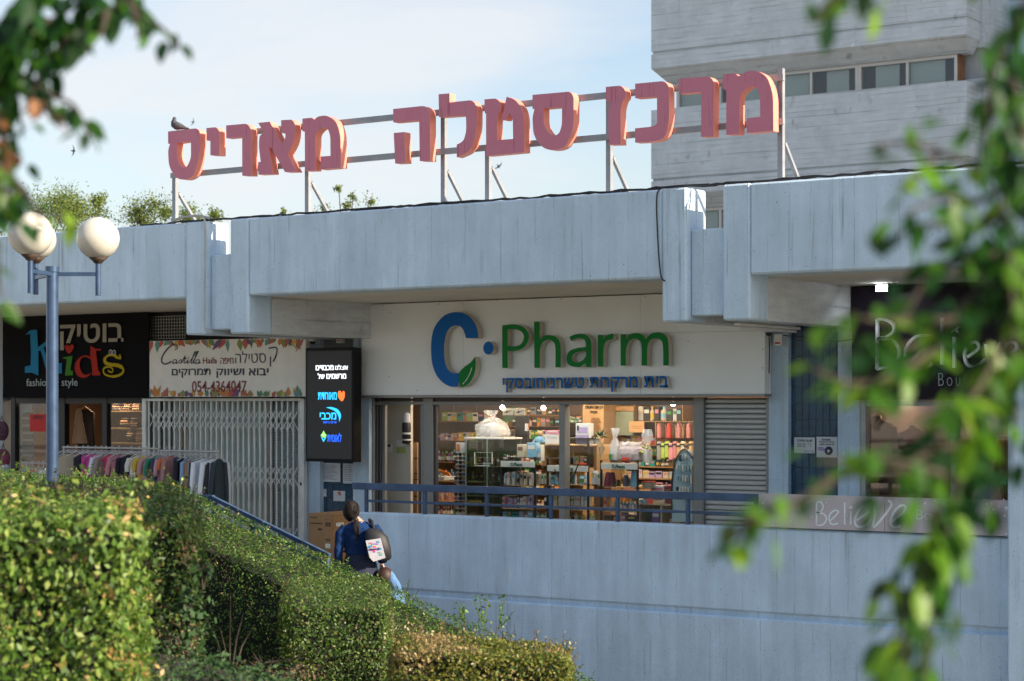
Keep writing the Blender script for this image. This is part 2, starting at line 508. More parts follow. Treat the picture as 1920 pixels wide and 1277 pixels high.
def ell(cx, cy, rx, ry, n=28, a0=0, a1=360):
    return [(cx + rx * math.cos(math.radians(a0 + (a1 - a0) * i / n)), cy + ry * math.sin(math.radians(a0 + (a1 - a0) * i / n))) for i in range(n + (0 if a1 - a0 == 360 else 1))]
def ZC(x0, y0, s):
    """coordinates read in an enlarged crop -> photograph pixels"""
    return lambda pts: [(x0 + p[0] / s, y0 + p[1] / s) + tuple(q / s for q in p[2:3]) for p in pts]
# ------------------------------------------------------------------ shared materials
M_CONC = concrete('painted_concrete', (0.57, 0.71, 0.83), 'V', 0.23, 0.30, 0.12, .7)
M_CONCW = concrete('painted_concrete_wall', (0.56, 0.71, 0.85), 'V', 0.19, 0.32, 0.14, 0.65)
M_CONCB = concrete('beam_concrete', (0.66, 0.70, 0.72), 'H', 0.24, 0.35, 0.18, 0.3)
M_TOWER = concrete('tower_concrete', (0.56, 0.62, 0.665), 'H', 0.115, 0.50, 0.10, 0.4)
M_SOFFIT = mat('soffit_paint', (0.70, 0.66, 0.56), 0.8, var=0.06, scale=2, bump=0.3)
M_GREYW = mat('grey_render', (0.34, 0.37, 0.40), 0.8, var=0.08, scale=3, bump=0.2)
M_ALU = mat('grey_aluminium', (0.27, 0.27, 0.26), 0.42, 0.35, var=0.05, scale=4)
M_ALUD = mat('dark_aluminium', (0.08, 0.08, 0.085), 0.4, 0.3)
M_SLAT = mat('shutter_aluminium', (0.52, 0.53, 0.52), 0.45, 0.3, var=0.07, scale=3)
M_BLUE = mat('blue_paint', (0.05, 0.09, 0.17), 0.38, var=0.25, scale=7, bump=0.15)
M_TILE = mat('dark_blue_tile', (0.022, 0.075, 0.135), 0.22, var=0.25, scale=9)
M_GROUT = mat('tile_grout', (0.22, 0.25, 0.26), 0.9)
M_WHITE = mat('white_paint', (0.75, 0.75, 0.73), 0.5, var=0.04, scale=5)
M_BLACK = mat('black_plastic', (0.012, 0.012, 0.014), 0.45)
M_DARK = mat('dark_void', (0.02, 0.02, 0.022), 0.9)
M_GALV = mat('galvanised_steel', (0.42, 0.42, 0.40), 0.5, 0.4, var=0.12, scale=9)
M_SOIL = mat('soil', (0.030, 0.023, 0.016), 0.95, var=0.45, scale=5, bump=0.8)
M_ROOF = mat('roof_sheet', (0.32, 0.31, 0.30), 0.9, var=0.15, scale=1.5)
M_PAVE = mat('pavement', (0.42, 0.41, 0.39), 0.85, var=0.12, scale=2.5, bump=0.3)
M_ASPH = mat('asphalt', (0.06, 0.06, 0.062), 0.9, var=0.2, scale=5, bump=0.5)
M_GLASS = glass('window_glass', 0.07, (0.94, 0.96, 0.95))
M_CABLE = mat('black_cable', (0.02, 0.02, 0.022), 0.6)

YF = -2.55          # plane of the fascia and of the terrace wall
YB = -0.2           # plane of the shop signs
ZS = 3.34           # underside of the canopy
ZBM = 2.89          # underside of the cross beams
ZT = 4.25           # top of the fascia
rnd = random.Random(7)

# ------------------------------------------------------------------ ground
def ground_h(x, y):
    return max(-1.75, min(0.45, 0.22 - 0.22 * (x + 8.9) - 0.44 * (y + 10.5)))
g = MB()
xs = [-400, -120, -60, -35] + [-26 + i * 0.6 for i in range(61)] + [20, 60, 120, 400]
ys = [-400, -120, -60, -32] + [-26 + i * 0.6 for i in range(45)] + [2, 8, 20, 60, 120, 400]
gv = [(x, y, (ground_h(x, y) + 0.03 * math.sin(x * 3.1) * math.cos(y * 2.3)) if abs(x) < 27 and -27 < y < -2 else (ground_h(x, y) if y < 0 else -1.75)) for y in ys for x in xs]
gf = [(j * len(xs) + i, j * len(xs) + i + 1, (j + 1) * len(xs) + i + 1, (j + 1) * len(xs) + i) for j in range(len(ys) - 1) for i in range(len(xs) - 1)]
g.add(gv, gf, 0, True)
M_GRND = mat('dry_paving', (0.36, 0.32, 0.26), 0.9, var=.15, scale=1.2, bump=.3)
g.build('ground', M_GRND)['kind'] = 'structure'
g = MB(); nx, ny = 26, 26
gv = [(-15 + i * .45, -16.5 + j * .4, ground_h(-15 + i * .45, -16.5 + j * .4) + 0.045 + .02 * math.sin(i * 2.3 + j)) for j in range(ny + 1) for i in range(nx + 1)]
g.add(gv, [(j * (nx + 1) + i, j * (nx + 1) + i + 1, (j + 1) * (nx + 1) + i + 1, (j + 1) * (nx + 1) + i) for j in range(ny) for i in range(nx)], 0, True)
g.build('planting_bed', M_SOIL)['kind'] = 'structure'
# street behind the camera (seen in the window reflections) and its far pavement
MB().box(-90, 90, -33, -24.5, 0.2, 0.455).build('road', M_ASPH)['kind'] = 'structure'
MB().box(-90, 90, -24.5, -22.0, 0.2, 0.58, bev=.02).build('pavement', M_PAVE)['kind'] = 'structure'
# landing in front of the shops, and the flight of steps running down to the right
MB().box(-60, PX(1912, YF), YF + .2, 0.1, -1.7, 0.0).build('terrace_floor', M_PAVE)['kind'] = 'structure'
MB().box(-60, -14.72, -6.3, YF + .198, -1.7, -0.002).build('upper_path', M_PAVE)['kind'] = 'structure'
st = thing('stairs', (-12.5, -3.6, -1.7), 'concrete steps running down between the hedge and the grey wall', 'stairs')
sm_ = MB().box(0, .45, 0, 1.98, 0, 1.0, bev=.01).mesh('step', M_PAVE)
for i in range(10):
    x = -14.72 + i * .45
    place('step', sm_, st, (x, -4.55, -0.165 * (i + 1) - 1.0))

# ------------------------------------------------------------------ shopping centre building
XL, XR = -26.0, PX(1912, YF) + 7.5
bd = thing('shopping_centre', (-8, 1, 0), 'long grey concrete shopping centre with deep canopy above the shops', 'building')
fx = lambda u: PX(u, YF)
BE = .02
def fascia(x0, x1, zb=ZS, y0=YF, y1=None, zt=ZT, name='fascia_panel'):
    return MB().box(x0, x1, y0, y1 if y1 is not None else y0 + .38, zb, zt, bev=BE).build(name, M_CONC, bd)
P1a, P1b, P1c, P1d = fx(348), fx(385), fx(431), fx(466)
P2a, P2b, P2c, P2d = fx(1241), fx(1287), fx(1355), fx(1406)
bay = P2a - P1a
fascia(XL, P1a - .002)
fascia(P1d + .002, P2a - .002)
fascia(P2d + .002, XR)
for a, b, c, d in ((P1a, P1b, P1c, P1d), (P2a, P2b, P2c, P2d)):
    for q0, q1 in ((a, b), (c, d)):
        fb = MB().box(q0, q1, YF - .004, YF + .42, ZBM, ZT + .003, bev=BE).build('beam_head', M_CONC, bd)
        MB().box(q0 + .01, q1 - .01, YF + .422, -0.05, ZBM + .004, ZS + .12).build('cross_beam', M_CONCB, bd)
    MB().box(b + .003, c - .003, YF + .09, YF + .34, ZBM + .06, ZT - (.40 if a == P1a else .42), bev=.012).build('link_panel', M_CONC, bd)
# canopy slab with its pale underside
MB().box(XL, XR, YF + .385, 0.3, ZS, ZS + .10).build('canopy_soffit', M_SOFFIT, bd)
MB().box(XL, XR, YF + .385, 12.0, ZS + .12, 3.72).build('roof_slab', M_ROOF, bd)
# wall under the canopy: pillars between the shop openings
def wallseg(u0, u1, z0, z1, y=0.0, th=.25, m=M_GREYW, name='wall', ub=None):
    return MB().box(PX(u0, y), PX(u1, y), y, y + th, z0, z1).build(name, m, bd)
wallseg(-600, 5, 0, ZS)
wallseg(573, 600, 0, ZS, -.03, name='pillar', m=M_CONCW)
wallseg(662, 692, 0, ZS, -.03, name='pillar', m=M_CONCW)
wallseg(600, 662, 0, ZS, 0.06, name='wall', m=M_GROUT)
wallseg(1441, 1478, 0, ZS, -.03, name='pillar', m=M_CONCW)
wallseg(1478, 1571, 0, ZS, 0.06, name='wall', m=M_GROUT)
wallseg(1571, 1612, 0, ZS, -.03, name='pillar', m=M_CONCW)
# lintels above the openings (behind the sign boards)
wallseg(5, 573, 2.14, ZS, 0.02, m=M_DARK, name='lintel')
wallseg(692, 1441, 2.16, ZS, 0.02, m=M_GREYW, name='lintel')
wallseg(1612, 2100, 2.16, ZS, 0.02, m=M_GREYW, name='lintel')
wallseg(1912, 2300, -1.7, ZS, -.03, m=M_CONCW, name='wall')
MB().box(XL, XR, 5.2, 5.5, -1.7, 3.7).build('back_wall', M_GREYW, bd)
# wall tiles
def tiles(u0, u1, z0, z1, cols, rows):
    x0, x1 = PX(u0, 0.05), PX(u1, 0.05)
    w = (x1 - x0) / cols; h = (z1 - z0) / rows
    me = MB().box(0, w - .005, 0, .012, 0, h - .006, bev=.0015).mesh('tile', M_TILE)
    for i in range(cols):
        for j in range(rows):
            place('tile', me, bd, (x0 + i * w, .045 + rnd.uniform(-.0015, .0015), z0 + j * h))
tiles(1479, 1570, 0.45, 2.95, 7, 14)
tiles(601, 661, 0.30, 1.56, 5, 7)
# narrow wall edge of the next block at the right border
MB().box(fx(1914), fx(1914) + 6, YF - .35, YF + 2.4, -1.75, 2.3, bev=.02).build('end_wall', M_CONCW, bd)

# parapet cables
def sag(a, b, n, dz, jit=0.0, seed=1):
    r = random.Random(seed); out = []
    a, b = Vector(a), Vector(b)
    for i in range(n + 1):
        t = i / n; p = a.lerp(b, t); p.z += -dz * 4 * t * (1 - t) + r.uniform(-jit, jit); p.y += r.uniform(-jit, jit)
        out.append(p)
    return out
cb = MB()
cb.tube(sag((fx(255), YF + .1, ZT + .02), (fx(1925), YF + .12, ZT + .03), 90, 0, .012, 3), .013, 5)
cb.tube(sag((fx(300), YF + .16, ZT + .03), (fx(1700), YF + .05, ZT + .02), 70, 0, .015, 5), .009, 5)
tag(cb.build('roof_cable', M_CABLE), 'black cables lying along the top edge of the concrete canopy', 'cable')
c2 = MB()
c2.tube([P(u, v, YF - .02) for u, v in smooth_open([(1330, 345), (1260, 349), (1236, 356), (1231, 380), (1233, 440), (1236, 490), (1240, 520), (1247, 527)])], .008, 5)
tag(c2.build('hanging_cable', M_CABLE), 'thin black cable hanging down the canopy beside the right beam pair', 'cable')
c3 = MB()
c3.tube([P(u, v, YF - .02) for u, v in smooth_open([(383, 408), (385, 440), (384, 540), (384, 608), (388, 617), (398, 622)])], .012, 6)
tag(c3.build('conduit', M_GALV), 'thin grey pipe running down the left beam pair', 'pipe')
c4 = MB()
c4.tube([P(u, v, YF - .01) for u, v in smooth_open([(322, 415), (345, 407), (372, 405), (392, 409)])], .016, 6)
tag(c4.build('pipe_bend', M_GALV), 'short bent grey pipe on the parapet beside the leftmost sign post', 'pipe')

# ------------------------------------------------------------------ terrace wall and its railing
wl_ = thing('terrace_wall', (-9, YF, -1.75), 'long light grey board-marked concrete wall below the pharmacy', 'wall')
zg = -0.045
MB().box(fx(667), fx(1911), YF, YF + .2, zg + .03, 0.825, bev=.018).build('upper_panel', M_CONCW, wl_)
MB().box(fx(667) + .02, fx(1911) - .02, YF + .035, YF + .2, zg - .03, zg + .029).build('joint', M_CONCW, wl_)
MB().box(fx(667), fx(1911) - .01, YF - .012, YF + .2, -1.75, zg - .03, bev=.012).build('lower_panel', M_CONCW, wl_)
YR = YF + .07
rl = thing('terrace_railing', (PX(1040, YR), YR, .825), 'blue metal railing on top of the grey wall in front of the pharmacy', 'railing')
for nm, ua, va, ub_, vb_, w, h in (('top_rail', 662, 911, 1426, 934, .05, .078), ('lower_rail', 686, 938.5, 1426, 965, .03, .028)):
    a, b = P(ua, va, YR), P(ub_, vb_, YR); z = (a.z + b.z) / 2
    MB().box(a.x, b.x, YR - w / 2, YR + w / 2, z - h / 2, z + h / 2, bev=.006).build(nm, M_BLUE, rl)
zt = P(686, 911, YR).z - .043
pm = MB().box(-.017, .017, -.017, .017, .825, zt).mesh('post', M_BLUE)
for u in (687, 797, 913, 1033, 1158, 1290, 1418):
    place('post', pm, rl, (PX(u, YR), YR, 0))
hr = thing('stair_handrail', (-13.8, -4.5, -.3), 'sloping blue double handrail behind the hedge beside the steps', 'railing')
Yh = -4.5
A, B = P(398, 933, Yh), P(618, 1042, Yh)
MB().bar(A, B, .04, .045).build('handrail', M_BLUE, hr)
MB().bar(A + Vector((.05, 0, -.10)), B + Vector((0, 0, -.10)), .035, .04).build('handrail', M_BLUE, hr)
A2, B2 = A + Vector((.1, .55, -.02)), B + Vector((.1, .55, -.02))
MB().bar(A + Vector((0, .02, 0)), A + Vector((-.28, 0, 0)), .05, .05).build('rail_end', M_BLUE, hr)
for t in (.02, .35, .7, .98):
    q = A.lerp(B, t); MB().bar(q - Vector((0, 0, .04)), (q.x, q.y, -.1 - .37 * max(0, q.x + 14.7)), .04, .04).build('post', M_BLUE, hr)

# ------------------------------------------------------------------ tower block behind
YT = 19.5
tw = thing('tower_block', (PX(1500, YT), YT + 6, -1.75), 'tall board-marked concrete tower block with ribbon windows behind the roof sign', 'building')
tx = lambda u, y=YT: PX(u, y)
zT = lambda v, u=1221: P(u, v, YT).z
H = 2.93
zb1 = zT(129); ztop0 = zT(207); zg1 = zT(100)
X0, X1 = tx(1221), tx(1812)
XC0, XC1 = PX(1262, YT + .75), PX(1829, YT + .6)
M_TGL = mat('tower_glass', (0.16, 0.19, 0.20), 0.12, 0.0, spec=.7)
M_BLIND = mat('window_blind', (0.36, 0.41, 0.41), 0.7)
M_TFR = mat('tower_window_frame', (0.58, 0.57, 0.54), 0.5)
MB().box(XC0, XC1, YT + .9, YT + 13, -1.75, 22).build('core', M_GREYW, tw)
for k in range(-3, 4):
    dz = k * H
    zlo, zhi = zb1 + dz, ztop0 + dz + H      # spandrel between window strips
    if zlo > 20: continue
    zgr = zg1 + dz
    b = MB()
    # front band with a recessed groove line, cast bottom edge sloping inwards
    b.box(X0, X1, YT, YT + .8, zgr + .03, zhi)
    b.box(X0 + .02, X1 - .02, YT + .05, YT + .8, zgr - .03, zgr + .03)
    b.box(X0, X1, YT, YT + .8, zlo, zgr - .03)
    b.add([(X0, YT, zlo - .001), (X1, YT, zlo - .001), (X1, YT + .8, zlo - .001), (X0, YT + .8, zlo - .001), (X0 + .22, YT + .42, zlo - .30), (X1 - .16, YT + .42, zlo - .30), (X1 - .16, YT + .8, zlo - .30), (X0 + .22, YT + .8, zlo - .30)],
          [(0, 1, 5, 4), (1, 2, 6, 5), (4, 5, 6, 7), (0, 4, 7, 3), (2, 3, 7, 6)])
    b.build('spandrel', M_TOWER, tw)
    # right side wall set back, with its own bands
    MB().box(XC1 - .3, XC1 + .1, YT + .82, YT + 12, zlo - .15, zhi + .15).build('side_band', M_TOWER, tw)
    b = MB().box(XC1 - .3, XC1 + .5, YT + 2.2, YT + 12, zlo - .14, zhi - 1.1 + .15)
    b.build('side_panel', M_CONC, tw)
    # window strip below this band
    zw1, zw0 = zlo - .302, ztop0 + dz
    yw = YT + .5
    xw0, xw1 = PX(1268, yw), PX(1795, yw)
    n = 3; wv = (xw1 - xw0) / n
    for i in range(n):
        xa, xb = xw0 + i * wv, xw0 + (i + 1) * wv
        fr = MB(); t = .07
        fr.box(xa, xa + t, yw, yw + .1, zw0, zw1); fr.box(xb - t, xb - .004, yw, yw + .1, zw0, zw1)
        fr.box(xa + t, xb - t, yw, yw + .1, zw0, zw0 + t + .03); fr.box(xa + t, xb - t, yw, yw + .1, zw1 - t, zw1)
        xm = (xa + xb) / 2; fr.box(xm - .03, xm + .03, yw + .01, yw + .09, zw0 + t + .03, zw1 - t)
        f_ = fr.build('window', M_TFR, tw)
        for q0, q1 in ((xa + t, xm - .03), (xm + .03, xb - t)):
            MB().box(q0, q1, yw + .05, yw + .055, zw0 + t + .03, zw1 - t).build('pane', M_GLASS, f_)
            e = rnd.uniform(0, .35) * (q1 - q0)
            MB().box(q0 + (e if rnd.random() < .5 else 0), q1 - e * rnd.random(), yw + .12, yw + .125, zw0 + .08, zw1 - .05).build('blind', M_BLIND, f_)
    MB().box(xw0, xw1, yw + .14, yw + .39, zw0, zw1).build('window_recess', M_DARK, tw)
    MB().box(xw1 + .004, X1 - .35, yw + .02, yw + .3, zw0 + .004, zw1 - .004).build('corner_panel', mat('rusty_panel', (.20, .09, .04), .8, var=.3), tw)
    # side windows
    for j in range(3):
        y0 = YT + 1.3 + j * 2.2
        fr = MB().box(XC1 + .102, XC1 + .16, y0, y0 + .07, zhi - H + .2, zlo - .17).box(XC1 + .102, XC1 + .16, y0 + 1.9, y0 + 1.97, zhi - H + .2, zlo - .17)
        fr.box(XC1 + .102, XC1 + .16, y0 + .071, y0 + 1.899, zlo - .22, zlo - .17)
        f_ = fr.build('window', M_TFR, tw)
        MB().box(XC1 + .12, XC1 + .125, y0 + .07, y0 + 1.9, zhi - H + .2, zlo - .22).build('pane', M_TGL, f_)

# unseen block added out of frame to shade the side of the tower
nb = thing('added_shade_block', (tx(1829) + 16, YT + 8, -1.75), 'unseen concrete block added out of frame to shade the side of the tower', 'building')
MB().box(tx(1829) + 12, tx(1829) + 24, YT - 1, YT + 18, -1.75, 31).build('core', M_TOWER, nb)
for k in range(9): MB().box(tx(1829) + 11.9, tx(1829) + 24.1, YT - 1.1, YT + 18.1, 2 + k * 3.2, 3.2 + k * 3.2).build('window_band', M_TGL, nb)

# ------------------------------------------------------------------ roof sign
M_LF = mat('faded_red_plastic', (0.44, 0.145, 0.20), 0.5, var=0.0)
def letter_face():
    m = bpy.data.materials.new('faded_letter_face'); m.use_nodes = True
    nt = m.node_tree; N, L = nt.nodes, nt.links; b = principled(m); b.inputs['Roughness'].default_value = .5
    geo = N.new('ShaderNodeNewGeometry')
    def no(sc_, vec, det=5):
        mp = N.new('ShaderNodeMapping'); mp.inputs['Scale'].default_value = vec
        n = N.new('ShaderNodeTexNoise'); n.inputs['Scale'].default_value = sc_; n.inputs['Detail'].default_value = det
        L.new(geo.outputs['Position'], mp.inputs['Vector']); L.new(mp.outputs['Vector'], n.inputs['Vector']); return n
    a = no(9, (3.2, 1, .22)); c = no(5, (1, 1, 1))
    mr = N.new('ShaderNodeMapRange'); mr.inputs['From Min'].default_value = .60; mr.inputs['From Max'].default_value = .72
    L.new(a.outputs['Fac'], mr.inputs['Value'])
    m1 = N.new('ShaderNodeMix'); m1.data_type = 'RGBA'; m1.inputs['A'].default_value = (.62, .21, .29, 1); m1.inputs['B'].default_value = (.54, .17, .25, 1)
    L.new(c.outputs['Fac'], m1.inputs['Factor'])
    m2 = N.new('ShaderNodeMix'); m2.data_type = 'RGBA'; m2.inputs['B'].default_value = (.40, .09, .13, 1)
    L.new(mr.outputs['Result'], m2.inputs['Factor']); L.new(m1.outputs['Result'], m2.inputs['A']); L.new(m2.outputs['Result'], b.inputs['Base Color'])
    return m
M_LFACE = letter_face()
M_LSIDE = mat('letter_side', (0.78, 0.27, 0.20), 0.5, var=.12, scale=5)
M_SFR = mat('sign_frame_steel', (0.30, 0.32, 0.35), 0.5, 0.3, var=.12, scale=8)
YL = YF + .12
LD = .115
rs = thing('roof_sign', (PX(900, YL), YL + .2, ZT), 'large faded red Hebrew letters on a steel frame above the canopy', 'sign')
YP = YL + LD + .03
sp1, sp2 = (lambda P_: P_), None
def letter(polys, x0, y0, s):
    z = ZC(x0, y0, s)
    solid_from_pixels([rounded(z(p)) for p in polys], YL, LD, 'letter', [M_LFACE, M_LSIDE], rs)
s1 = 1608 / 170
letter([[(95, 345), (600, 288, 60), (660, 340, 60), (658, 720, 200), (560, 1120, 200), (430, 1205, 150), (250, 1190, 120), (110, 980, 260), (95, 680, 60), (128, 570), (97, 562)],
        [(252, 548), (500, 515), (503, 820, 120), (430, 975, 90), (330, 985, 110), (252, 830, 150)]], 305, 210, s1)
letter([[(775, 285), (950, 268, 70), (1003, 330, 90), (1003, 772), (845, 768), (845, 510), (777, 505)]], 305, 210, s1)
letter([[(1125, 238), (1500, 205, 70), (1568, 300, 90), (1570, 1130), (1410, 1130), (1410, 440), (1127, 465)]], 305, 210, s1)
s2 = 1750 / 185
letter([[(85, 288), (290, 266), (500, 660, 10), (568, 560, 90), (568, 475, 20), (495, 468), (492, 240), (690, 228, 60), (738, 300, 90), (730, 600, 200), (605, 845), (760, 1155), (560, 1160),
         (320, 735, 20), (280, 700, 30), (285, 800), (342, 1192), (88, 1205), (83, 985), (130, 980), (95, 690, 150), (110, 510, 100), (190, 465)]], 475, 200, s2)
letter([[(870, 212), (1040, 195, 40), (1080, 232, 12), (1140, 175, 60), (1290, 150, 120), (1460, 240, 140), (1545, 480, 200), (1552, 1085), (1195, 1115), (1188, 885), (1368, 872),
         (1365, 520, 90), (1320, 385, 90), (1215, 370, 110), (1095, 480, 100), (1095, 1135), (915, 1140), (912, 440), (870, 438)]], 475, 200, s2)
s3 = 1575 / 185
letter([[(103, 335), (610, 283, 90), (688, 370, 110), (693, 1165), (528, 1165), (518, 515), (105, 548)]], 725, 165, s3)
letter([[(112, 718), (280, 703), (298, 1195), (135, 1205)]], 725, 165, s3)
letter([[(828, 100), (1003, 85), (1005, 230), (1370, 192, 80), (1437, 290, 90), (1435, 700, 250), (1340, 1010, 250), (1118, 1105), (1117, 905), (1225, 850, 120), (1272, 690, 150), (1265, 435), (835, 465)]], 725, 165, s3)
s4 = 1824 / 200
letter([[(120, 195), (320, 177, 60), (395, 240, 80), (395, 380, 40), (360, 440, 40), (332, 580, 60), (335, 893), (612, 870), (605, 520, 60), (545, 425, 30), (485, 550), (415, 545), (500, 150), (640, 190, 120), (760, 340, 160), (800, 520, 100), (803, 1100), (150, 1160), (148, 440), (128, 430)]], 895, 165, s4)
letter([[(942, 118), (1590, 60, 60), (1648, 150, 90), (1645, 700, 300), (1500, 1010, 300), (1340, 1065, 150), (1150, 1050, 250), (960, 840, 260), (942, 500, 60), (975, 365), (942, 350)],
        [(1133, 350), (1447, 322), (1447, 640, 150), (1390, 800, 120), (1260, 820, 120), (1133, 650, 180)]], 895, 165, s4)
s5 = 1318 / 160
letter([[(90, 272), (330, 250, 60), (395, 330, 90), (395, 440, 40), (355, 480, 40), (315, 620, 80), (320, 1160), (133, 1165), (130, 620, 80), (165, 495), (90, 490)]], 1125, 130, s5)
letter([[(542, 222), (990, 180, 80), (1062, 250, 100), (1070, 760, 250), (1010, 1060, 260), (840, 1115, 120), (542, 1130), (540, 912), (800, 885, 60), (880, 850, 60), (880, 420), (543, 445)]], 1125, 130, s5)
s6 = 1849 / 210
letter([[(75, 240, 20), (580, 205, 90), (648, 290, 110), (640, 1195), (435, 1205), (440, 460), (78, 490)]], 1265, 120, s6)
letter([[(800, 170), (1000, 153, 50), (1055, 205, 12), (1180, 120, 90), (1340, 105, 120), (1520, 195, 150), (1625, 480, 250), (1630, 1105), (1190, 1140), (1188, 895), (1412, 872),
         (1405, 520, 90), (1350, 370, 90), (1240, 365, 110), (1070, 500, 130), (1065, 1160), (850, 1168), (852, 430, 40), (800, 415)]], 1265, 120, s6)
def rail(ua, va, ub_, vb_):
    a, b = P(ua, va, YP), P(ub_, vb_, YP); z = (a.z + b.z) / 2
    MB().box(a.x, b.x, YP - .025, YP + .025, z - .032, z + .032).build('rail', M_SFR, rs)
zr_lo = P(700, 296, YP).z; zr_hi = P(700, 224, YP).z
for z in (zr_lo, zr_hi):
    MB().box(PX(322 if z == zr_lo else 470, YP), PX(1470, YP), YP - .025, YP + .025, z - .032, z + .032).build('rail', M_SFR, rs)
for u, zt_ in ((329, zr_lo + .02), (578, zr_lo + .03), (833, zr_hi + .02), (916, zr_lo + .03), (1143, zr_hi + .03), (1465, zr_hi + .1)):
    x = PX(u, YP + .06)
    MB().box(x - .028, x + .028, YP + .03, YP + .085, 3.72, zt_).build('post', M_SFR, rs)
    top = P(u, 330, YP).z
    MB().bar((x + .02, YP + .09, ZT + .42), (x + .03, YP + .95, 3.72), .035, .035).build('strut', M_SFR, rs)
    MB().box(x - .06, x + .06, YP, YP + .13, 3.72, 3.735).build('base_plate', M_SFR, rs)
# ------------------------------------------------------------------ signs on the facade
def board(root, name, u0, u1, z0, z1, y, th, m, um=None):
    return MB().box(PX(u0, y), PX(u1, y), y, y + th, z0, z1, bev=.004).build(name, m, root)
M_PANEL = mat('brushed_sign_panel', (0.88, 0.91, 0.92), 0.5, 0.0, var=0.03, scale=2)
M_GREEN = mat('green_acrylic', (0.003, 0.20, 0.03), 0.5, spec=.2)
M_BLUEL = mat('blue_acrylic', (0.004, 0.13, 0.45), 0.5, spec=.2)
M_RET = mat('cream_letter_side', (0.55, 0.50, 0.42), 0.5)
zc0, zc1 = 2.135, ZS - .012
cs = thing('pharmacy_sign', (PX(1050, YB), YB, zc0), 'wide light grey sign reading C Pharm in blue and green above the pharmacy', 'sign')
ym = [678, 869, 1201, 1434]
for a, b in zip(ym[:-1], ym[1:]):
    z1 = zc1 if b < 1240 else zc1
    MB().box(PX(a, YB) + .001, PX(b, YB) - .002, YB, YB + .16, zc0 + .03, (zc1 if b < 1250 else ZBM - .012) if a > 1100 else zc1, bev=.003).build('panel', M_PANEL, cs)
MB().box(PX(1201, YB) + .001, P2a - .0, YB, YB + .16, ZBM - .01, zc1).build('panel', M_PANEL, cs)
MB().box(PX(678, YB), PX(1434, YB), YB - .01, YB + .16, zc0, zc0 + .028).build('bottom_trim', M_ALU, cs)
YLc = YB - .11
zl = ZC(795, 575, 1197 / 150)
C_out = smooth_closed([(480, 85), (330, 115), (190, 250), (120, 430), (105, 650), (118, 850), (180, 1020), (270, 1130), (370, 1190), (480, 1200)], 6)[:-6]
Cpoly = zl(smooth_open([(500, 1200), (400, 1195), (290, 1140), (190, 1030), (125, 860), (105, 650), (120, 430), (180, 270), (310, 130), (480, 82), (640, 120), (750, 230), (800, 350), (815, 470)], 6)
           + [(625, 470)] + smooth_open([(620, 440), (590, 350), (540, 295), (470, 282), (395, 310), (335, 400), (310, 520), (300, 660), (310, 800), (340, 910), (400, 980), (470, 1000), (525, 992)], 5) + [(520, 1150)])
solid_from_pixels([Cpoly], YLc, .10, 'letter', [M_BLUEL, M_RET], cs)
leafp = zl(smooth_open([(762, 748), (700, 830), (600, 905), (530, 985), (518, 1090), (545, 1208)], 5) + smooth_open([(545, 1208), (640, 1175), (720, 1080), (765, 960), (775, 850), (762, 748)], 5)[1:-1])
solid_from_pixels([leafp], YLc - .004, .10, 'leaf_emblem', [M_GREEN, M_RET], cs)
strokes([(zl(smooth_open([(580, 1158), (640, 1085), (690, 990), (712, 915)])), [2.2, 2.0, 1.6, .6] * 1 + [1.4] * 20)], YLc - .009, .004, 'leaf_vein', M_WHITE, cs)
solid_from_pixels([zl(ell(963, 620, 77, 98, 24))], YLc, .10, 'dot', [M_BLUEL, M_RET], cs)
zp = ZC(680, 560, 1920 / 620)
def pl(polys): solid_from_pixels([zp(p) for p in polys], YLc, .09, 'letter', [M_GREEN, M_RET], cs)
pl([smooth_open([(810, 155), (880, 150), (940, 170), (966, 222), (940, 280), (890, 302), (842, 303)], 5) + [(842, 403), (810, 403)],
    smooth_open([(842, 177), (890, 178), (925, 195), (936, 225), (920, 262), (885, 277), (842, 277)], 5)])
pl([[(995, 133), (1028, 133), (1028, 240)] + smooth_open([(1028, 240), (1055, 216), (1090, 212), (1130, 228), (1149, 275), (1150, 399)], 5) + [(1119, 399)] +
    smooth_open([(1119, 399), (1118, 280), (1100, 245), (1070, 240), (1040, 262), (1029, 300)], 5) + [(1029, 402), (997, 402)]])
pl([smooth_open([(1200, 222), (1235, 207), (1280, 205), (1315, 225), (1328, 270), (1328, 397)], 5) + [(1300, 397), (1297, 372)] + smooth_open([(1290, 378), (1260, 396), (1220, 394), (1190, 375), (1184, 340), (1200, 305), (1240, 288), (1296, 280)], 5) +
    smooth_open([(1296, 262), (1285, 236), (1255, 229), (1225, 236), (1210, 247)], 4),
    smooth_open([(1296, 302), (1240, 312), (1216, 335), (1222, 362), (1250, 371), (1280, 355), (1296, 330)], 4)])
pl([[(1365, 210), (1396, 210), (1397, 245)] + smooth_open([(1397, 245), (1415, 215), (1456, 204), (1454, 236)], 4) + smooth_open([(1450, 236), (1415, 248), (1399, 290), (1398, 395)], 5) + [(1366, 395)]])
pl([[(1497, 206), (1528, 206), (1530, 235)] + smooth_open([(1530, 235), (1555, 205), (1600, 200), (1632, 215), (1645, 238)], 5) + smooth_open([(1645, 238), (1675, 203), (1725, 196), (1765, 220), (1776, 270), (1778, 388)], 5) + [(1745, 388)] +
    smooth_open([(1745, 388), (1743, 275), (1730, 240), (1700, 230), (1668, 245), (1653, 290), (1653, 388)], 5) + [(1619, 389)] + smooth_open([(1619, 389), (1618, 275), (1605, 242), (1575, 232), (1545, 250), (1529, 300), (1529, 389)], 5) + [(1498, 389)]])
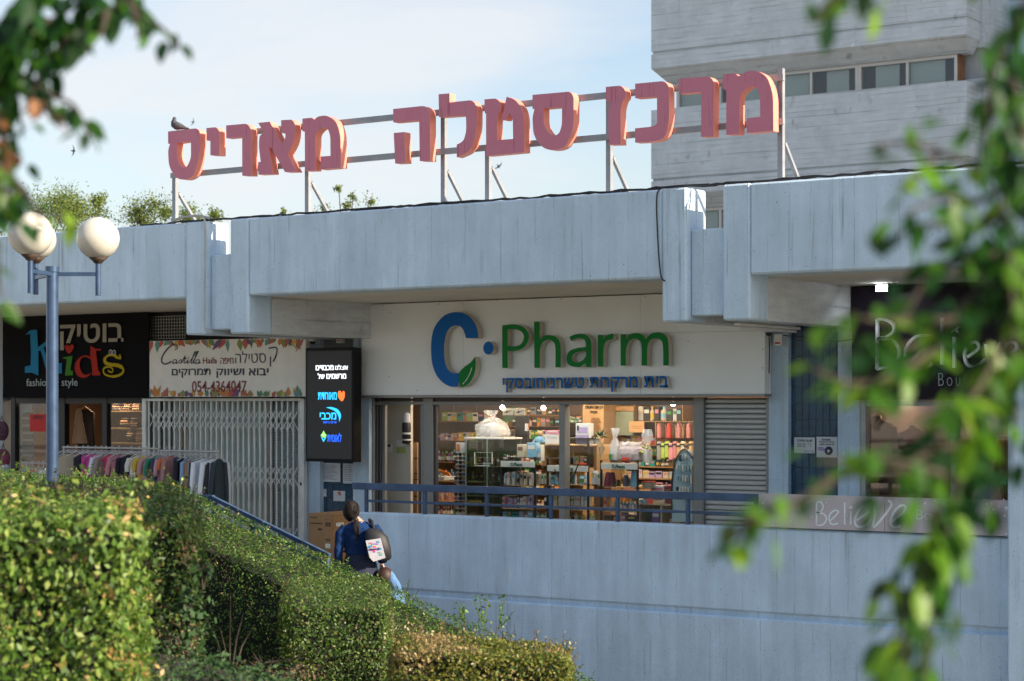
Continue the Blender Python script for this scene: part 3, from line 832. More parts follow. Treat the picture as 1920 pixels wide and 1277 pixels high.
for w, a, b in (('בית', 1634, 1775), ('מרקחת', 1318, 1598), ('טשרניחובסקי', 813, 1287)):
    p0, p1 = zp([(a, 458 - (a - 810) / 90), (b, 532 - (a - 810) / 90)])
    dd = {'בית': 516, 'מרקחת': 541, 'טשרניחובסקי': 544}[w]
    p1 = zp([(b, dd)])[0]
    text_solid(w, p0[0], p1[0], p0[1], p1[1], YLc + .02, .08, 'letter_row', [M_BLUEL, M_RET], cs, bold=.018, rtl=True)
scb = MB()
for u, v in ((717, 573), (823, 570), (932, 563), (1052, 561), (729, 706), (732, 586), (782, 732), (1210, 556), (1290, 640), (1430, 655), (1430, 690)):
    p = P(u, v, YB - .004); scb.tube([p, p + Vector((0, .006, 0))], .006, 6)
scb.build('screw', M_BLACK, cs)

# kids shop banner
M_BAN = mat('black_banner_cloth', (0.006, 0.006, 0.008), 0.8, spec=.12, bump=.25, scale=3)
ks = thing('kids_banner', (PX(140, YB), YB, 2.1), 'black cloth banner reading Kids fashion and style above the left shop', 'banner')
b = MB(); n, m_ = 34, 14
xa, xb = PX(4, YB), PX(278, YB); z0, z1 = P(140, 745, YB).z, P(140, 590, YB).z
vs = []
for j in range(m_ + 1):
    for i in range(n + 1):
        t, s_ = i / n, j / m_
        vs.append((xa + t * (xb - xa), YB + .012 + .010 * math.sin(t * 17 + s_ * 5) * (1 - .7 * s_) + .006 * math.sin(s_ * 9 + t * 4), z0 + s_ * (z1 - z0) + .006 * math.sin(t * 20) * (1 - s_)))
b.add(vs, [(j * (n + 1) + i, j * (n + 1) + i + 1, (j + 1) * (n + 1) + i + 1, (j + 1) * (n + 1) + i) for j in range(m_) for i in range(n)], 0, True)
vb = [(x, y + .012, z) for x, y, z in vs]
b.add(vb, [(j * (n + 1) + i, (j + 1) * (n + 1) + i, (j + 1) * (n + 1) + i + 1, j * (n + 1) + i + 1) for j in range(m_) for i in range(n)], 0, True)
b.build('cloth', M_BAN, ks)
z8 = ZC(40, 600, 1916 / 210)
yk = YB - .014
mc = lambda n, c, r=.7: mat(n, c, r, spec=.15)
solid_from_pixels([z8([(72, 255), (150, 178), (265, 165), (275, 300), (282, 470), (430, 360), (560, 230), (590, 260), (380, 480), (480, 760), (600, 750), (690, 730), (692, 915), (610, 910), (440, 900), (330, 520), (290, 530), (290, 950), (180, 900), (60, 905), (60, 800), (160, 775), (165, 560), (150, 230)])], yk, .004, 'letter', mc('sky_blue_print', (0.02, 0.22, 0.42)), ks)
solid_from_pixels([z8([(715, 640), (876, 612), (835, 870), (880, 865), (878, 948), (745, 950), (775, 700), (770, 665), (715, 662)])], yk, .004, 'letter', mc('green_print', (0.06, 0.22, 0.03)), ks)
solid_from_pixels([z8(smooth_closed([(812, 580), (745, 480), (745, 440), (790, 425), (818, 455), (850, 420), (895, 435), (890, 490)], 4))], yk, .004, 'heart', mc('red_print', (0.42, 0.03, 0.02)), ks)
solid_from_pixels([z8([(1185, 445), (1270, 490), (1370, 500), (1350, 525), (1275, 520), (1315, 870), (1350, 900), (1345, 948), (1210, 948), (1215, 860), (1180, 610)])], yk, .004, 'letter', MATS['red_print'], ks)
solid_from_pixels([z8(smooth_closed([(1190, 640), (1100, 605), (1000, 640), (925, 740), (915, 850), (960, 950), (1060, 990), (1150, 960), (1190, 905), (1130, 935), (1060, 925), (1005, 830), (1000, 720), (1040, 645), (1120, 635), (1200, 680)], 4))], yk - .005, .004, 'letter', MATS['red_print'], ks)
strokes([(z8(smooth_open([(1700, 660), (1640, 640), (1580, 600), (1500, 600), (1430, 660), (1440, 730), (1530, 765), (1640, 775), (1730, 820), (1740, 890), (1660, 950), (1540, 965), (1430, 930), (1400, 860), (1440, 810), (1520, 810), (1565, 850), (1545, 895), (1500, 880), (1485, 855)])), [4.5] * 6 + [6.5] * 12 + [5] * 6 + [8] * 24 + [5.5] * 18 + [4] * 20 + [3] * 60)], yk, .004, 'letter', mc('yellow_print', (0.48, 0.36, 0.01)), ks)
strokes([(z8([(1700, 655), (1680, 590)]), 4)], yk - .001, .004, 'letter', MATS['yellow_print'], ks)
for q in ((1525, 550), (1585, 555)):
    solid_from_pixels([z8(ell(q[0], q[1], 30, 45, 14))], yk - .006, .003, 'eye', MATS.get('white_print') or mc('white_print', (0.5, 0.5, 0.5)), ks)
    solid_from_pixels([z8(ell(q[0] - 4, q[1] + 2, 17, 28, 12))], yk - .010, .003, 'pupil', M_BLACK, ks)
M_KW = mc('cream_print', (0.36, 0.34, 0.28)); M_KG = mc('grey_print', (0.42, 0.47, 0.50))
text_solid('בוטיק', *[z8([(662, 62)])[0][0], z8([(1745, 62)])[0][0], z8([(662, 62)])[0][1], z8([(0, 505)])[0][1]], yk, .004, 'letter_row', M_KW, ks, rtl=True, bold=.02)
text_solid('fashion & style', z8([(85, 0)])[0][0], z8([(960, 0)])[0][0], z8([(0, 1000)])[0][1], z8([(0, 1170)])[0][1], yk, .004, 'letter_row', M_KG, ks)

# cosmetics shop sign with printed autumn leaves
YG = -.34
gs = thing('cosmetics_sign', (PX(425, YG), YG, 2.1), 'white sign of the cosmetics importer with autumn leaves along both edges', 'sign')
xa, xb = PX(280, YG), PX(573, YG); z0, z1 = P(425, 744, YG).z, P(425, 636, YG).z
MB().box(xa, xb, YG, YG + .10, z0, z1, bev=.004).build('panel', mat('white_sign_print', (0.80, 0.79, 0.74), .45, var=.05), gs)
z4 = ZC(260, 600, 1916 / 480)
cols = [(.50, .07, .03), (.55, .20, .03), (.60, .38, .05), (.22, .26, .06), (.09, .22, .10), (.16, .05, .16), (.45, .10, .06), (.10, .28, .25)]
lm = [mat('leaf_print_%s' % 'abcdefgh'[i], c, .5) for i, c in enumerate(cols)]
r2 = random.Random(11)
lb = MB()
def pleaf(u, v, ang, ln, w, mi, dy):
    pts = []
    for t, k in ((0, .08), (.18, .75), (.4, 1), (.62, .72), (.82, .35), (1, 0), (.82, -.35), (.62, -.72), (.4, -1), (.18, -.75), (0, -.08)):
        a, b_ = t * ln, k * w
        pts.append(P(u + a * math.cos(ang) - b_ * math.sin(ang), v + a * math.sin(ang) + b_ * math.cos(ang), YG - dy))
    # keep the print on the board
    vs = [(min(max(p.x, xa + .003), xb - .003), p.y, min(max(p.z, z0 + .003), z1 - .003)) for p in pts]
    lb.add(vs, [tuple(range(len(vs)))], mi)
for i in range(110):
    t = i / 110; u = 282 + 290 * ((i * 0.618) % 1)
    edge = r2.random() < .5
    arch = abs(((u - 282) / 290 * 4) % 2 - 1)
    if edge: pleaf(u, 637 - (u - 282) * .008, math.pi / 2 + r2.uniform(-.9, .9), r2.uniform(10, 18) + 14 * (arch ** 2), r2.uniform(2.5, 5.5), r2.randrange(8), .002 + i * .00003)
    else: pleaf(u, 743.5, -math.pi / 2 + r2.uniform(-.8, .8), r2.uniform(9, 15) + 12 * arch ** 2, r2.uniform(3, 6), r2.randrange(8), .002 + i * .00003)
lb.build('leaf_print', lm, gs)
M_NAVY = mat('navy_print', (0.02, 0.02, 0.06), .5); M_MAR = mat('maroon_print', (0.22, 0.02, 0.03), .5)
yg = YG - .008
strokes([(z4(smooth_open([(285, 190), (262, 182), (215, 215), (175, 275), (172, 315), (200, 330), (245, 310)])), [2.2] * 6 + [3] * 30)]
        + [(z4(smooth_open([(285, 190), (290, 210), (270, 225)])), 1.5)], yg, .003, 'letter', M_NAVY, gs)
sc_l = []
for pts in ([(285, 300), (265, 298), (253, 318), (262, 328), (282, 310), (284, 300), (280, 325), (296, 318)],
            [(296, 318), (315, 295), (318, 318), (305, 326), (322, 318)], [(322, 318), (348, 268), (338, 318), (350, 322)], [(330, 290), (360, 288)],
            [(350, 322), (370, 298), (362, 322), (378, 318)], [(378, 318), (425, 245), (428, 238), (415, 245), (392, 320), (402, 322)], [(402, 322), (440, 245), (446, 235), (432, 245), (412, 320), (424, 320)],
            [(455, 300), (436, 298), (426, 318), (434, 328), (452, 310), (455, 300), (450, 325), (462, 318)]):
    sc_l.append((z4(smooth_open(pts)), 1.6))
sc_l.append((z4([(372, 285), (375, 281)]), 2.2))
strokes(sc_l, yg, .003, 'letter_row', M_NAVY, gs)
def T4(body, a, b, c, d, root, y, m, **k):
    q = z4([(a, c), (b, d)]); return text_solid(body, q[0][0], q[1][0], q[0][1], q[1][1], y, .003, 'letter_row', m, root, **k)
T4('Haifa', 480, 584, 280, 326, gs, yg, M_MAR)
T4('חיפה', 612, 708, 283, 328, gs, yg, M_MAR, rtl=True)
T4('סטילה', 722, 950, 232, 322, gs, yg, M_NAVY, rtl=True, bold=-.01)
strokes([(z4([(985, 275), (985, 350)]), 2.6), (z4(smooth_open([(972, 212), (1020, 205), (1034, 222), (1025, 270), (1005, 312)])), 2.6)], yg, .003, 'letter', M_NAVY, gs)
T4('יבוא', 823, 970, 362, 415, gs, yg, M_NAVY, rtl=True, bold=.012)
T4('ושיווק', 582, 788, 364, 432, gs, yg, M_NAVY, rtl=True, bold=.012)
T4('תמרוקים', 247, 536, 364, 432, gs, yg, M_NAVY, rtl=True, bold=.012)
T4('054-4364047', 398, 806, 455, 540, gs, yg, M_MAR, bold=.005)

# LED board
YE = -.5
led = thing('led_board', (PX(622, YE), YE, 1.4), 'tall black LED board with white Hebrew text and three clinic logos beside the pharmacy door', 'screen')
x0, x1 = PX(573, YE), PX(663, YE); z0, z1 = P(620, 866, YE).z, P(620, 652, YE).z
MB().box(x0, x1, YE, YE + .16, z0, z1, bev=.006).build('cabinet', mat('black_cabinet', (.006, .0065, .008), .5, spec=.2), led)
MB().box(x0 + .03, x1 - .03, YE - .004, YE - .001, z0 + .04, z1 - .04).build('screen', mat('led_screen', (0.022, 0.023, 0.027), 0.6, spec=.15, emit=.008, emit_col=(1, 1, 1)), led)
MB().box(x0 + .2, x0 + .26, YE + .16, -.03, z0 + .3, z0 + .36).box(x0 + .2, x0 + .26, YE + .16, -.03, z1 - .36, z1 - .3).build('bracket', M_BLACK, led)
E = lambda n, c, s=.9: mat(n, tuple(q * .3 for q in c), .5, emit=s, emit_col=c)
EW, EB, ED, EO, EG = E('led_white', (.9, .95, 1)), E('led_cyan', (.03, .5, 1)), E('led_blue', (.02, .13, .9)), E('led_orange', (1, .16, .03)), E('led_green', (.3, .85, .2))
ye = YE - .008
T4('אצלנו', 1470, 1565, 335, 372, led, ye, EW, rtl=True, bold=.02); T4('מכבדים', 1325, 1458, 338, 376, led, ye, EW, rtl=True, bold=.02)
T4('מרשמים', 1405, 1552, 402, 440, led, ye, EW, rtl=True, bold=.02); T4('של', 1340, 1390, 398, 440, led, ye, EW, rtl=True, bold=.02)
T4('מאוחדת', 1342, 1482, 540, 596, led, ye, EB, rtl=True, bold=.02)
solid_from_pixels([z4(smooth_closed([(1515, 606), (1493, 575), (1492, 540), (1508, 530), (1522, 550), (1528, 532), (1541, 540), (1540, 575), (1530, 600)], 4))], ye, .003, 'emblem', EO, led)
T4('מכבי', 1355, 1478, 692, 745, led, ye, EB, rtl=True, bold=.02); T4('שירותי בריאות', 1380, 1480, 758, 774, led, ye, ED, rtl=True)
solid_from_pixels([z4(smooth_open([(1402, 655), (1440, 652), (1490, 670), (1513, 715), (1500, 762)]) + smooth_open([(1500, 762), (1495, 720), (1465, 680), (1402, 655)])[1:-1])], ye - .004, .003, 'emblem', EB, led)
T4('לאומית', 1412, 1517, 845, 912, led, ye, ED, rtl=True, bold=.01)
for k, (dx, s_) in enumerate(((0, 1), (-12, .7), (12, .7))):
    solid_from_pixels([z4([(1384 + dx, 828 + (k > 0) * 22), (1394 + dx, 850 + (k > 0) * 12), (1386 + dx * .5, 884), (1374 + dx, 850 + (k > 0) * 12)])], ye - .001 * k, .001, 'emblem', EG, led)
solid_from_pixels([z4([(1362, 872), (1384, 893), (1408, 872), (1383, 914)])], ye - .004, .001, 'emblem', EB, led)

# papers on the tiled wall left of the pharmacy
def paper(u0, u1, v0, v1, y, label, lines=6, col=(.62, .66, .68), name='notice', tilt=0, group=None):
    a, b_ = P(u0, v0, y), P(u1, v1, y)
    t = thing(name, ((a.x + b_.x) / 2, y, b_.z), label, 'notice', group)
    MB().box(a.x, b_.x, y, y + .003, b_.z, a.z).build('sheet', mat('paper_%d' % int(col[0] * 100), col, .7), t)
    pb = MB(); hgt = a.z - b_.z; w = b_.x - a.x
    for i in range(lines):
        z = b_.z + hgt * (.9 - .82 * i / lines); q = rnd.uniform(.55, .92)
        pb.box(a.x + w * .08, a.x + w * q, y - .0015, y - .0005, z - hgt * .012, z + hgt * .012)
    if lines: pb.build('printed_lines', mat('print_ink', (.18, .2, .25), .7), t)
    return t
yt = .035
paper(601, 638, 868, 904, yt, 'large printed sheet with torn right edge below the LED board', 12)
paper(643, 663, 869, 907, yt, 'narrow white printed sheet at the right below the LED board', 9)
paper(602, 612, 917, 931, yt, 'small white card left of the logo sticker, above the boxes', 3)
t = paper(625, 647, 920, 940, yt, 'white square sticker with orange logo above the cardboard boxes', 0)
strokes([(ZC(540, 860, 5.108)(p), 1.6) for p in ([(472, 322), (508, 350)], [(500, 318), (478, 350)], [(484, 318), (505, 340), (505, 352)])], yt - .004, .002, 'emblem', mat('orange_print', (.65, .12, .02), .6), t)
paper(620, 650, 941.5, 943, yt - .01, 'thin dark strip below the logo sticker', 0, (.05, .05, .06), name='label_strip')
# signs on the right tiled wall
a1 = paper(1489, 1528, 820, 850, yt, 'white opening hours plate on the dark blue tiles', 0)
z5 = ZC(1420, 580, 1451 / 500)
def T5(body, a, b, c, d, root, y, m, **k):
    q = z5([(a, c), (b, d)]); return text_solid(body, q[0][0], q[1][0], q[0][1], q[1][1], y, .002, 'letter_row', m, root, **k)
M_INK = MATS['print_ink']
T5('שעות פתיחה', 215, 298, 708, 722, a1, yt - .003, M_INK, rtl=True, bold=.02)
T5('08:00-19:00', 218, 262, 729, 737, a1, yt - .003, M_INK); T5("א'-ה'", 272, 292, 729, 737, a1, yt - .003, M_INK, rtl=True)
T5('08:00-14:00', 218, 262, 741, 749, a1, yt - .003, M_INK); T5("ו'", 285, 292, 741, 749, a1, yt - .003, M_INK, rtl=True)
T5('04-8331166', 250, 306, 768, 776, a1, yt - .003, M_INK)
a2 = paper(1531, 1570, 819, 858, yt, 'security camera warning plate on the dark blue tiles', 0)
T5('אזהרה!', 352, 398, 703, 715, a2, yt - .003, M_NAVY, rtl=True, bold=.03); T5('מקום זה מצולם', 336, 418, 717, 726, a2, yt - .003, M_NAVY, rtl=True, bold=.02)
T5('24 שעות ביממה', 338, 418, 730, 739, a2, yt - .003, M_NAVY, rtl=True, bold=.02)
solid_from_pixels([z5(ell(388, 770, 22, 24, 22))], yt - .004, .002, 'emblem', M_NAVY, a2)
solid_from_pixels([z5([(382, 762), (397, 770), (382, 780)])], yt - .007, .002, 'emblem', M_WHITE, a2)
solid_from_pixels([z5([(328, 750), (355, 748), (372, 765), (366, 773), (345, 770), (330, 765)])], yt - .004, .002, 'emblem', mat('lilac_print', (.35, .3, .5), .6), a2)

# boutique sign
YQ = -.18
bs = thing('boutique_sign', (PX(1760, YQ), YQ, 2.2), 'dark aubergine boutique sign panel with thin silver letters behind the leaves', 'sign')
xa, xb = PX(1597, YQ), PX(1597, YQ) + 5.6
M_AUB = mat('aubergine_panel', (0.014, 0.010, 0.018), 0.5, spec=.2)
MB().box(xa, xb, YQ, YQ + .14, 2.10, ZS - .01, bev=.004).build('panel', M_AUB, bs)
M_SIL = mat('silver_letter', (0.78, 0.84, 0.86), 0.35, 0.15)
yq = YQ - .05
S_ = lambda pts, w: (z5(smooth_open(pts)), w)
B_ = [S_([(650, 55), (690, 55), (735, 80), (738, 120), (700, 150), (650, 158)], 4.6), S_([(650, 158), (720, 165), (762, 205), (765, 260), (730, 305), (648, 325)], 4.6), (z5([(650, 52), (648, 327)]), 4.6)]
strokes(B_, yq, .04, 'letter', M_SIL, bs)
strokes([S_([(830, 285), (945, 160), (915, 142), (860, 150), (815, 195), (803, 250), (825, 305), (870, 325), (920, 315), (950, 290)], 4.6)], yq, .04, 'letter', M_SIL, bs)
strokes([(z5([(1002, 45), (1002, 300)]), 4.6)], yq, .04, 'letter', M_SIL, bs)
strokes([(z5([(1068, 150), (1068, 318)]), 4.6)], yq, .04, 'letter', M_SIL, bs)
def starp(cx, cy, r, k=.42): return [(cx + r * (1 if i % 2 == 0 else k) * math.sin(math.pi * i / 5), cy - r * (1 if i % 2 == 0 else k) * math.cos(math.pi * i / 5)) for i in range(10)]
solid_from_pixels([z5(starp(1072, 102, 33))], yq, .03, 'star', M_SIL, bs)
for pts in ([(1140, 260), (1200, 215), (1190, 180), (1150, 190), (1125, 240), (1140, 300), (1190, 310), (1240, 270)], [(1240, 190), (1262, 300), (1320, 180)], [(1345, 260), (1405, 215), (1395, 180), (1355, 190), (1330, 240), (1345, 300), (1400, 310)]):
    strokes([S_(pts, 4.6)], yq, .04, 'letter', M_SIL, bs)
T5('Boutique', 985, 1298, 345, 440, bs, yq, MATS['grey_print'], bold=-.02, spacing=1.3)

# printed banner tied to the railing below the boutique
YN = YF + .01
bn = thing('railing_banner', (PX(1670, YN), YN, .8), 'grey-pink railing banner reading Believe with white stars below the boutique', 'banner')
pa, pb_ = P(1426, 925, YN), P(1911, 938, YN)
za, zb_ = (pa.z + pb_.z) / 2, (P(1426, 990, YN).z + P(1911, 1003, YN).z) / 2
xm = P(1662, 900, YN).x
M_BN = mat('banner_vinyl', (0.47, 0.43, 0.45), .5, var=.10, scale=2.5, bump=.1)
for a, b_ in ((pa.x, xm - .002), (xm + .002, pb_.x)):
    MB().box(a, b_, YN - .045, YN - .03, zb_, za, bev=.003).build('panel', M_BN, bn)
MB().box(pa.x + .05, pb_.x - .05, YN + .03, YN + .06, .83, za - .03).build('back_frame', M_BLUE, bn)
yn = YN - .049
M_BP = mat('banner_print', (0.78, 0.84, 0.88), .5)
strokes([S_([(322, 1050), (345, 1050), (358, 1075), (345, 1100), (322, 1105)], 2.6), S_([(322, 1105), (362, 1115), (375, 1145), (355, 1172), (320, 1176)], 2.6), (z5([(322, 1047), (321, 1178)]), 2.6),
         S_([(398, 1150), (440, 1105), (420, 1095), (395, 1115), (390, 1145), (405, 1170), (440, 1165)], 2.6), (z5([(475, 1050), (475, 1172)]), 2.6), (z5([(508, 1098), (507, 1172)]), 2.6)], yn, .003, 'letter_row', M_BP, bn)
strokes([S_([(535, 1150), (600, 1105), (620, 1070), (590, 1062), (550, 1100), (530, 1150), (545, 1182), (590, 1175), (620, 1140)], 4), S_([(632, 1072), (640, 1110), (632, 1185), (700, 1110), (730, 1060), (712, 1040)], 4),
         S_([(730, 1155), (790, 1110), (805, 1075), (780, 1068), (742, 1105), (725, 1155), (740, 1185), (780, 1178)], 4)], yn, .003, 'letter_row', M_BP, bn)
T5('Boutique', 865, 1160, 1095, 1165, bn, yn, M_BP, bold=-.02)
stars = [(508, 1078, 14), (1355, 1080, 13), (1248, 1058, 9), (1285, 1090, 10), (1345, 1123, 9), (1265, 1140, 8), (1300, 1175, 8), (1190, 1095, 10), (1172, 1052, 9), (1420, 1096, 9), (1340, 1035, 6), (1225, 1160, 7), (1390, 1160, 8), (1355, 1222, 8),
         (30, 1055, 8), (20, 1128, 6), (85, 1175, 6), (140, 1060, 6), (180, 1150, 5), (230, 1090, 6), (965, 1040, 6), (912, 1055, 8), (1130, 1180, 9), (298, 1130, 5), (60, 1100, 5), (1050, 1060, 8)]
for i, q in enumerate(stars):
    solid_from_pixels([z5(starp(*q))], yn, .003, 'star', M_BP, bn)
ds = MB()
for i in range(40):
    q = z5([(rnd.uniform(10, 1420), rnd.uniform(1025, 1200))])[0]; p = P(q[0], q[1], yn)
    if zb_ + .03 < p.z < za - .02 and pa.x < p.x < pb_.x: ds.tube([p, p + Vector((0, .003, 0))], .005, 6)
ds.build('printed_dots', M_BP, bn)
# ------------------------------------------------------------------ generic goods
CM = {}
def cmat(c, rough=.5):
    k = tuple(round(q, 2) for q in c)
    if k not in CM: CM[k] = mat('goods_colour', k, rough) if False else None
    if CM[k] is None:
        m = bpy.data.materials.new('goods_paint'); m.use_nodes = True
        principled(m).inputs['Base Color'].default_value = (*k, 1); principled(m).inputs['Roughness'].default_value = rough
        CM[k] = m
    return CM[k]
PAL = {'white': (.62, .62, .60), 'cream': (.55, .48, .36), 'tan': (.42, .28, .15), 'brown': (.16, .08, .04), 'red': (.45, .04, .03), 'orange': (.60, .17, .02),
       'yellow': (.60, .42, .05), 'green': (.05, .24, .06), 'lime': (.30, .42, .07), 'teal': (.02, .26, .28), 'light blue': (.20, .42, .60), 'blue': (.03, .14, .42),
       'navy': (.015, .03, .10), 'purple': (.17, .07, .28), 'pink': (.58, .22, .30), 'hot pink': (.55, .04, .20), 'black': (.02, .02, .022), 'grey': (.22, .22, .23),
       'lilac': (.42, .32, .55), 'rose': (.42, .16, .17), 'silver': (.5, .5, .52), 'maroon': (.16, .02, .04)}
ORD = ['first', 'second', 'third', 'fourth', 'fifth', 'sixth', 'seventh', 'eighth', 'ninth', 'tenth', 'eleventh', 'twelfth', 'thirteenth', 'fourteenth', 'fifteenth', 'sixteenth', 'seventeenth', 'eighteenth', 'nineteenth', 'twentieth']
def carton(x0, x1, y, z0, z1, col, label, group=None, d=.12, name='carton', stripe='white', cat='box', brand=None):
    t = thing(name, ((x0 + x1) / 2, y + d / 2, z0), label, cat, group)
    MB().box(x0, x1, y, y + d, z0, z1, bev=.002).build('carton_body', cmat(PAL[col]), t)
    w, h = x1 - x0, z1 - z0
    MB().box(x0 + w * .12, x1 - w * .12, y - .0025, y - .0005, z0 + h * .55, z0 + h * .82).build('front_label', cmat(PAL[stripe]), t)
    return t
def bottle(x0, x1, y, z0, z1, col, cap, label, group=None, name='bottle', band='white'):
    r = min((x1 - x0) / 2, .06); xc = (x0 + x1) / 2; h = z1 - z0
    t = thing(name, (xc, y + r, z0), label, 'bottle', group)
    MB().lathe((xc, y + r, z0), [(r * .92, 0), (r, h * .04), (r, h * .62), (r * .85, h * .72), (r * .42, h * .80), (r * .42, h * .84)], 12).build('bottle_body', cmat(PAL[col], .35), t)
    MB().lathe((xc, y + r, z0 + h * .84), [(r * .5, 0), (r * .5, h * .15), (r * .4, h * .16)], 10).build('cap', cmat(PAL[cap], .4), t)
    MB().lathe((xc, y + r, z0 + h * .18), [(r * 1.015, 0), (r * 1.015, h * .34)], 12).build('front_label', cmat(PAL[band], .5), t)
    return t
def row(n, ua, ub_, vt, vb_, y, where, kind='mix', cols=None, group=None, seed=0, fill=.92):
    """a row of goods standing on one board, set out left to right"""
    r = random.Random(seed); cols = cols or list(PAL)
    xa, xb = PX(ua, y), PX(ub_, y); z0 = P((ua + ub_) / 2, vb_, y).z; z1 = P((ua + ub_) / 2, vt, y).z
    ws = [r.uniform(.7, 1.3) for _ in range(n)]; sw = sum(ws); x = xa
    for i in range(n):
        w = (xb - xa) * ws[i] / sw; c = r.choice(cols); c2 = r.choice([q for q in ('white', 'yellow', 'black', 'cream', 'light blue', 'pink', 'green') if q != c])
        h = (z1 - z0) * r.uniform(.72, 1.0); k = kind if kind != 'mix' else r.choice(['carton', 'bottle', 'carton'])
        a, b_ = x + w * (1 - fill) / 2, x + w * (1 + fill) / 2
        pos = ORD[i] + ' from left ' + where
        if k == 'carton': carton(a, b_, y + r.uniform(0, .03), z0 + .002, z0 + h, c, ('%s carton, %s label, %s' % (c, c2, pos)).replace(' from left on ', ' on ' if len(pos.split()) > 11 else ' from left on '), group, stripe=c2)
        else: bottle(a, b_, y + r.uniform(0, .03), z0 + .002, z0 + h, c, c2, '%s bottle, %s cap, %s' % (c, c2, pos), group, band=r.choice(['white', c2]))
        x += w

# ------------------------------------------------------------------ pharmacy
M_WARMW = mat('warm_shop_wall', (0.24, 0.15, 0.09), .7, var=.08, scale=2)
M_WOOD = mat('light_wood_board', (0.45, 0.29, 0.15), .5, var=.15, scale=4)
M_OAK = mat('oak_box', (0.33, 0.19, 0.09), .5, var=.15, scale=4)
M_FLOOR = mat('shop_floor', (0.33, 0.27, 0.21), .35)
M_CEIL = mat('shop_ceiling', (0.60, 0.54, 0.45), .8)
xp0, xp1 = PX(690, .1) - 3.4, PX(1475, .1)
YBK = 3.3
ip = thing('pharmacy_room', ((xp0 + xp1) / 2, 2, 0), 'warm lit interior room of the pharmacy seen through its windows', 'room')
MB().box(xp0, xp1, .26, YBK, 0.002, .02).build('floor', M_FLOOR, ip)
MB().box(xp0, xp1, .27, YBK, 2.55, 2.6).build('ceiling', M_CEIL, ip)
MB().box(xp0 - .1, xp1 + .1, YBK, YBK + .1, 0, 2.7).build('wall', M_WARMW, ip)
MB().box(xp0 - .1, xp0, .27, YBK, 0, 2.7).build('wall', M_WARMW, ip)
MB().box(xp1, xp1 + .1, .27, YBK, 0, 2.7).build('wall', M_WARMW, ip)
# window and door frames
YW = .03
fr = thing('pharmacy_shopfront', (PX(1000, YW), YW, 0), 'grey aluminium shopfront of the pharmacy with two tall panes and an open doorway', 'shopfront')
def mull(u0, u1, z0, z1, y=YW, d=.12, m=M_ALU, name='frame_post'):
    return MB().box(PX(u0, y), PX(u1, y), y, y + d, z0, z1, bev=.004).build(name, m, fr)
zf = CZ - .0 + .0; ztop = 2.13; zhd = P(900, 759, YW).z
mull(692, 701, 0, ztop); mull(793, 811, 0, ztop); mull(1048, 1059, 0.08, zhd); mull(1300, 1318, 0, ztop)
mull(701, 793, zhd, ztop - .045, name='head_bar'); mull(811, 1300, zhd, ztop - .045, name='head_bar')
mull(701, 793, ztop - .04, ztop, y=YW + .03, m=M_ALUD, name='track'); mull(811, 1300, ztop - .04, ztop, y=YW + .03, m=M_ALUD, name='track')
mull(811, 1300, 0, .08, name='sill')
for a, b_ in ((811, 1048), (1059, 1300)):
    MB().box(PX(a, YW + .06), PX(b_, YW + .06), YW + .06, YW + .066, .08, zhd).build('pane', M_GLASS, fr)
for u0, u1, y, m in ((702, 708, YW + .03, M_ALUD), (711, 714, YW + .05, M_ALUD), (716, 722, YW + .07, M_ALU), (784, 788, YW + .05, M_ALUD), (789, 793, YW + .02, M_ALU), (813, 818, YW + .03, M_ALUD)):
    mull(u0, u1, 0.02, zhd - .002, y=y, d=.05, m=m, name='sliding_door_edge')
# white partition behind the open door, wood cabinet edge
pw = thing('door_partition', (PX(750, .45), .45, 0), 'white side wall inside the open pharmacy doorway', 'wall')
MB().box(PX(719, .45), PX(770, .45), .45, .50, .02, 2.5).build('wall_sheet', mat('cream_wall', (.52, .50, .44), .7, var=.06, scale=3), pw)
z2 = ZC(680, 740, 1920 / 380); z3 = ZC(1040, 740, 1920 / 420)
def R2(x0, y0, x1, y1, y):    # rectangle read in the enlarged crop -> world
    q = z2([(x0, y0), (x1, y1)]); a, b_ = P(q[0][0], q[0][1], y), P(q[1][0], q[1][1], y); return a.x, b_.x, b_.z, a.z
def R3(x0, y0, x1, y1, y):
    q = z3([(x0, y0), (x1, y1)]); a, b_ = P(q[0][0], q[0][1], y), P(q[1][0], q[1][1], y); return a.x, b_.x, b_.z, a.z
def slab(R, x0, y0, x1, y1, y, d, name, m, root, bev=.002):
    a, b_, c, e = R(x0, y0, x1, y1, y); return MB().box(a, b_, y, y + d, c, e, bev=bev).build(name, m, root)
wc = thing('wooden_cabinet', (PX(777, .6), .6, 0), 'narrow wooden cabinet beside the white partition in the doorway', 'cabinet')
slab(R2, 462, 455, 515, 1160, .6, .4, 'side_panel', M_OAK, wc)
for k in (600, 745, 800, 960): slab(R2, 485, k, 516, k + 8, .59, .02, 'shelf_edge', M_BLACK, wc)
bt = thing('hanging_bottle_sign', (PX(760, .4), .4, 1.5), 'black and white bottle shaped sign hanging on the white partition', 'sign')
a, b_, c, e = R2(372, 170, 440, 465, .40); r_ = (b_ - a) / 2; h = e - c
MB().lathe(((a + b_) / 2, .42, c), [(r_ * .8, 0), (r_, .02), (r_, h * .62), (r_ * .9, h * .68)], 14).build('bottle_body', M_BLACK, bt)
MB().lathe(((a + b_) / 2, .42, c + h * .685), [(r_ * .9, 0), (r_ * .85, h * .24), (r_ * .5, h * .31)], 14).build('cap', cmat(PAL['silver']), bt)
MB().lathe(((a + b_) / 2, .42, c + h * .1), [(r_ * 1.02, 0), (r_ * 1.02, h * .05)], 14).build('printed_band', cmat(PAL['white']), bt)
MB().lathe(((a + b_) / 2, .42, c + h * .3), [(r_ * 1.02, 0), (r_ * 1.02, h * .06)], 14).build('printed_band', cmat(PAL['white']), bt)
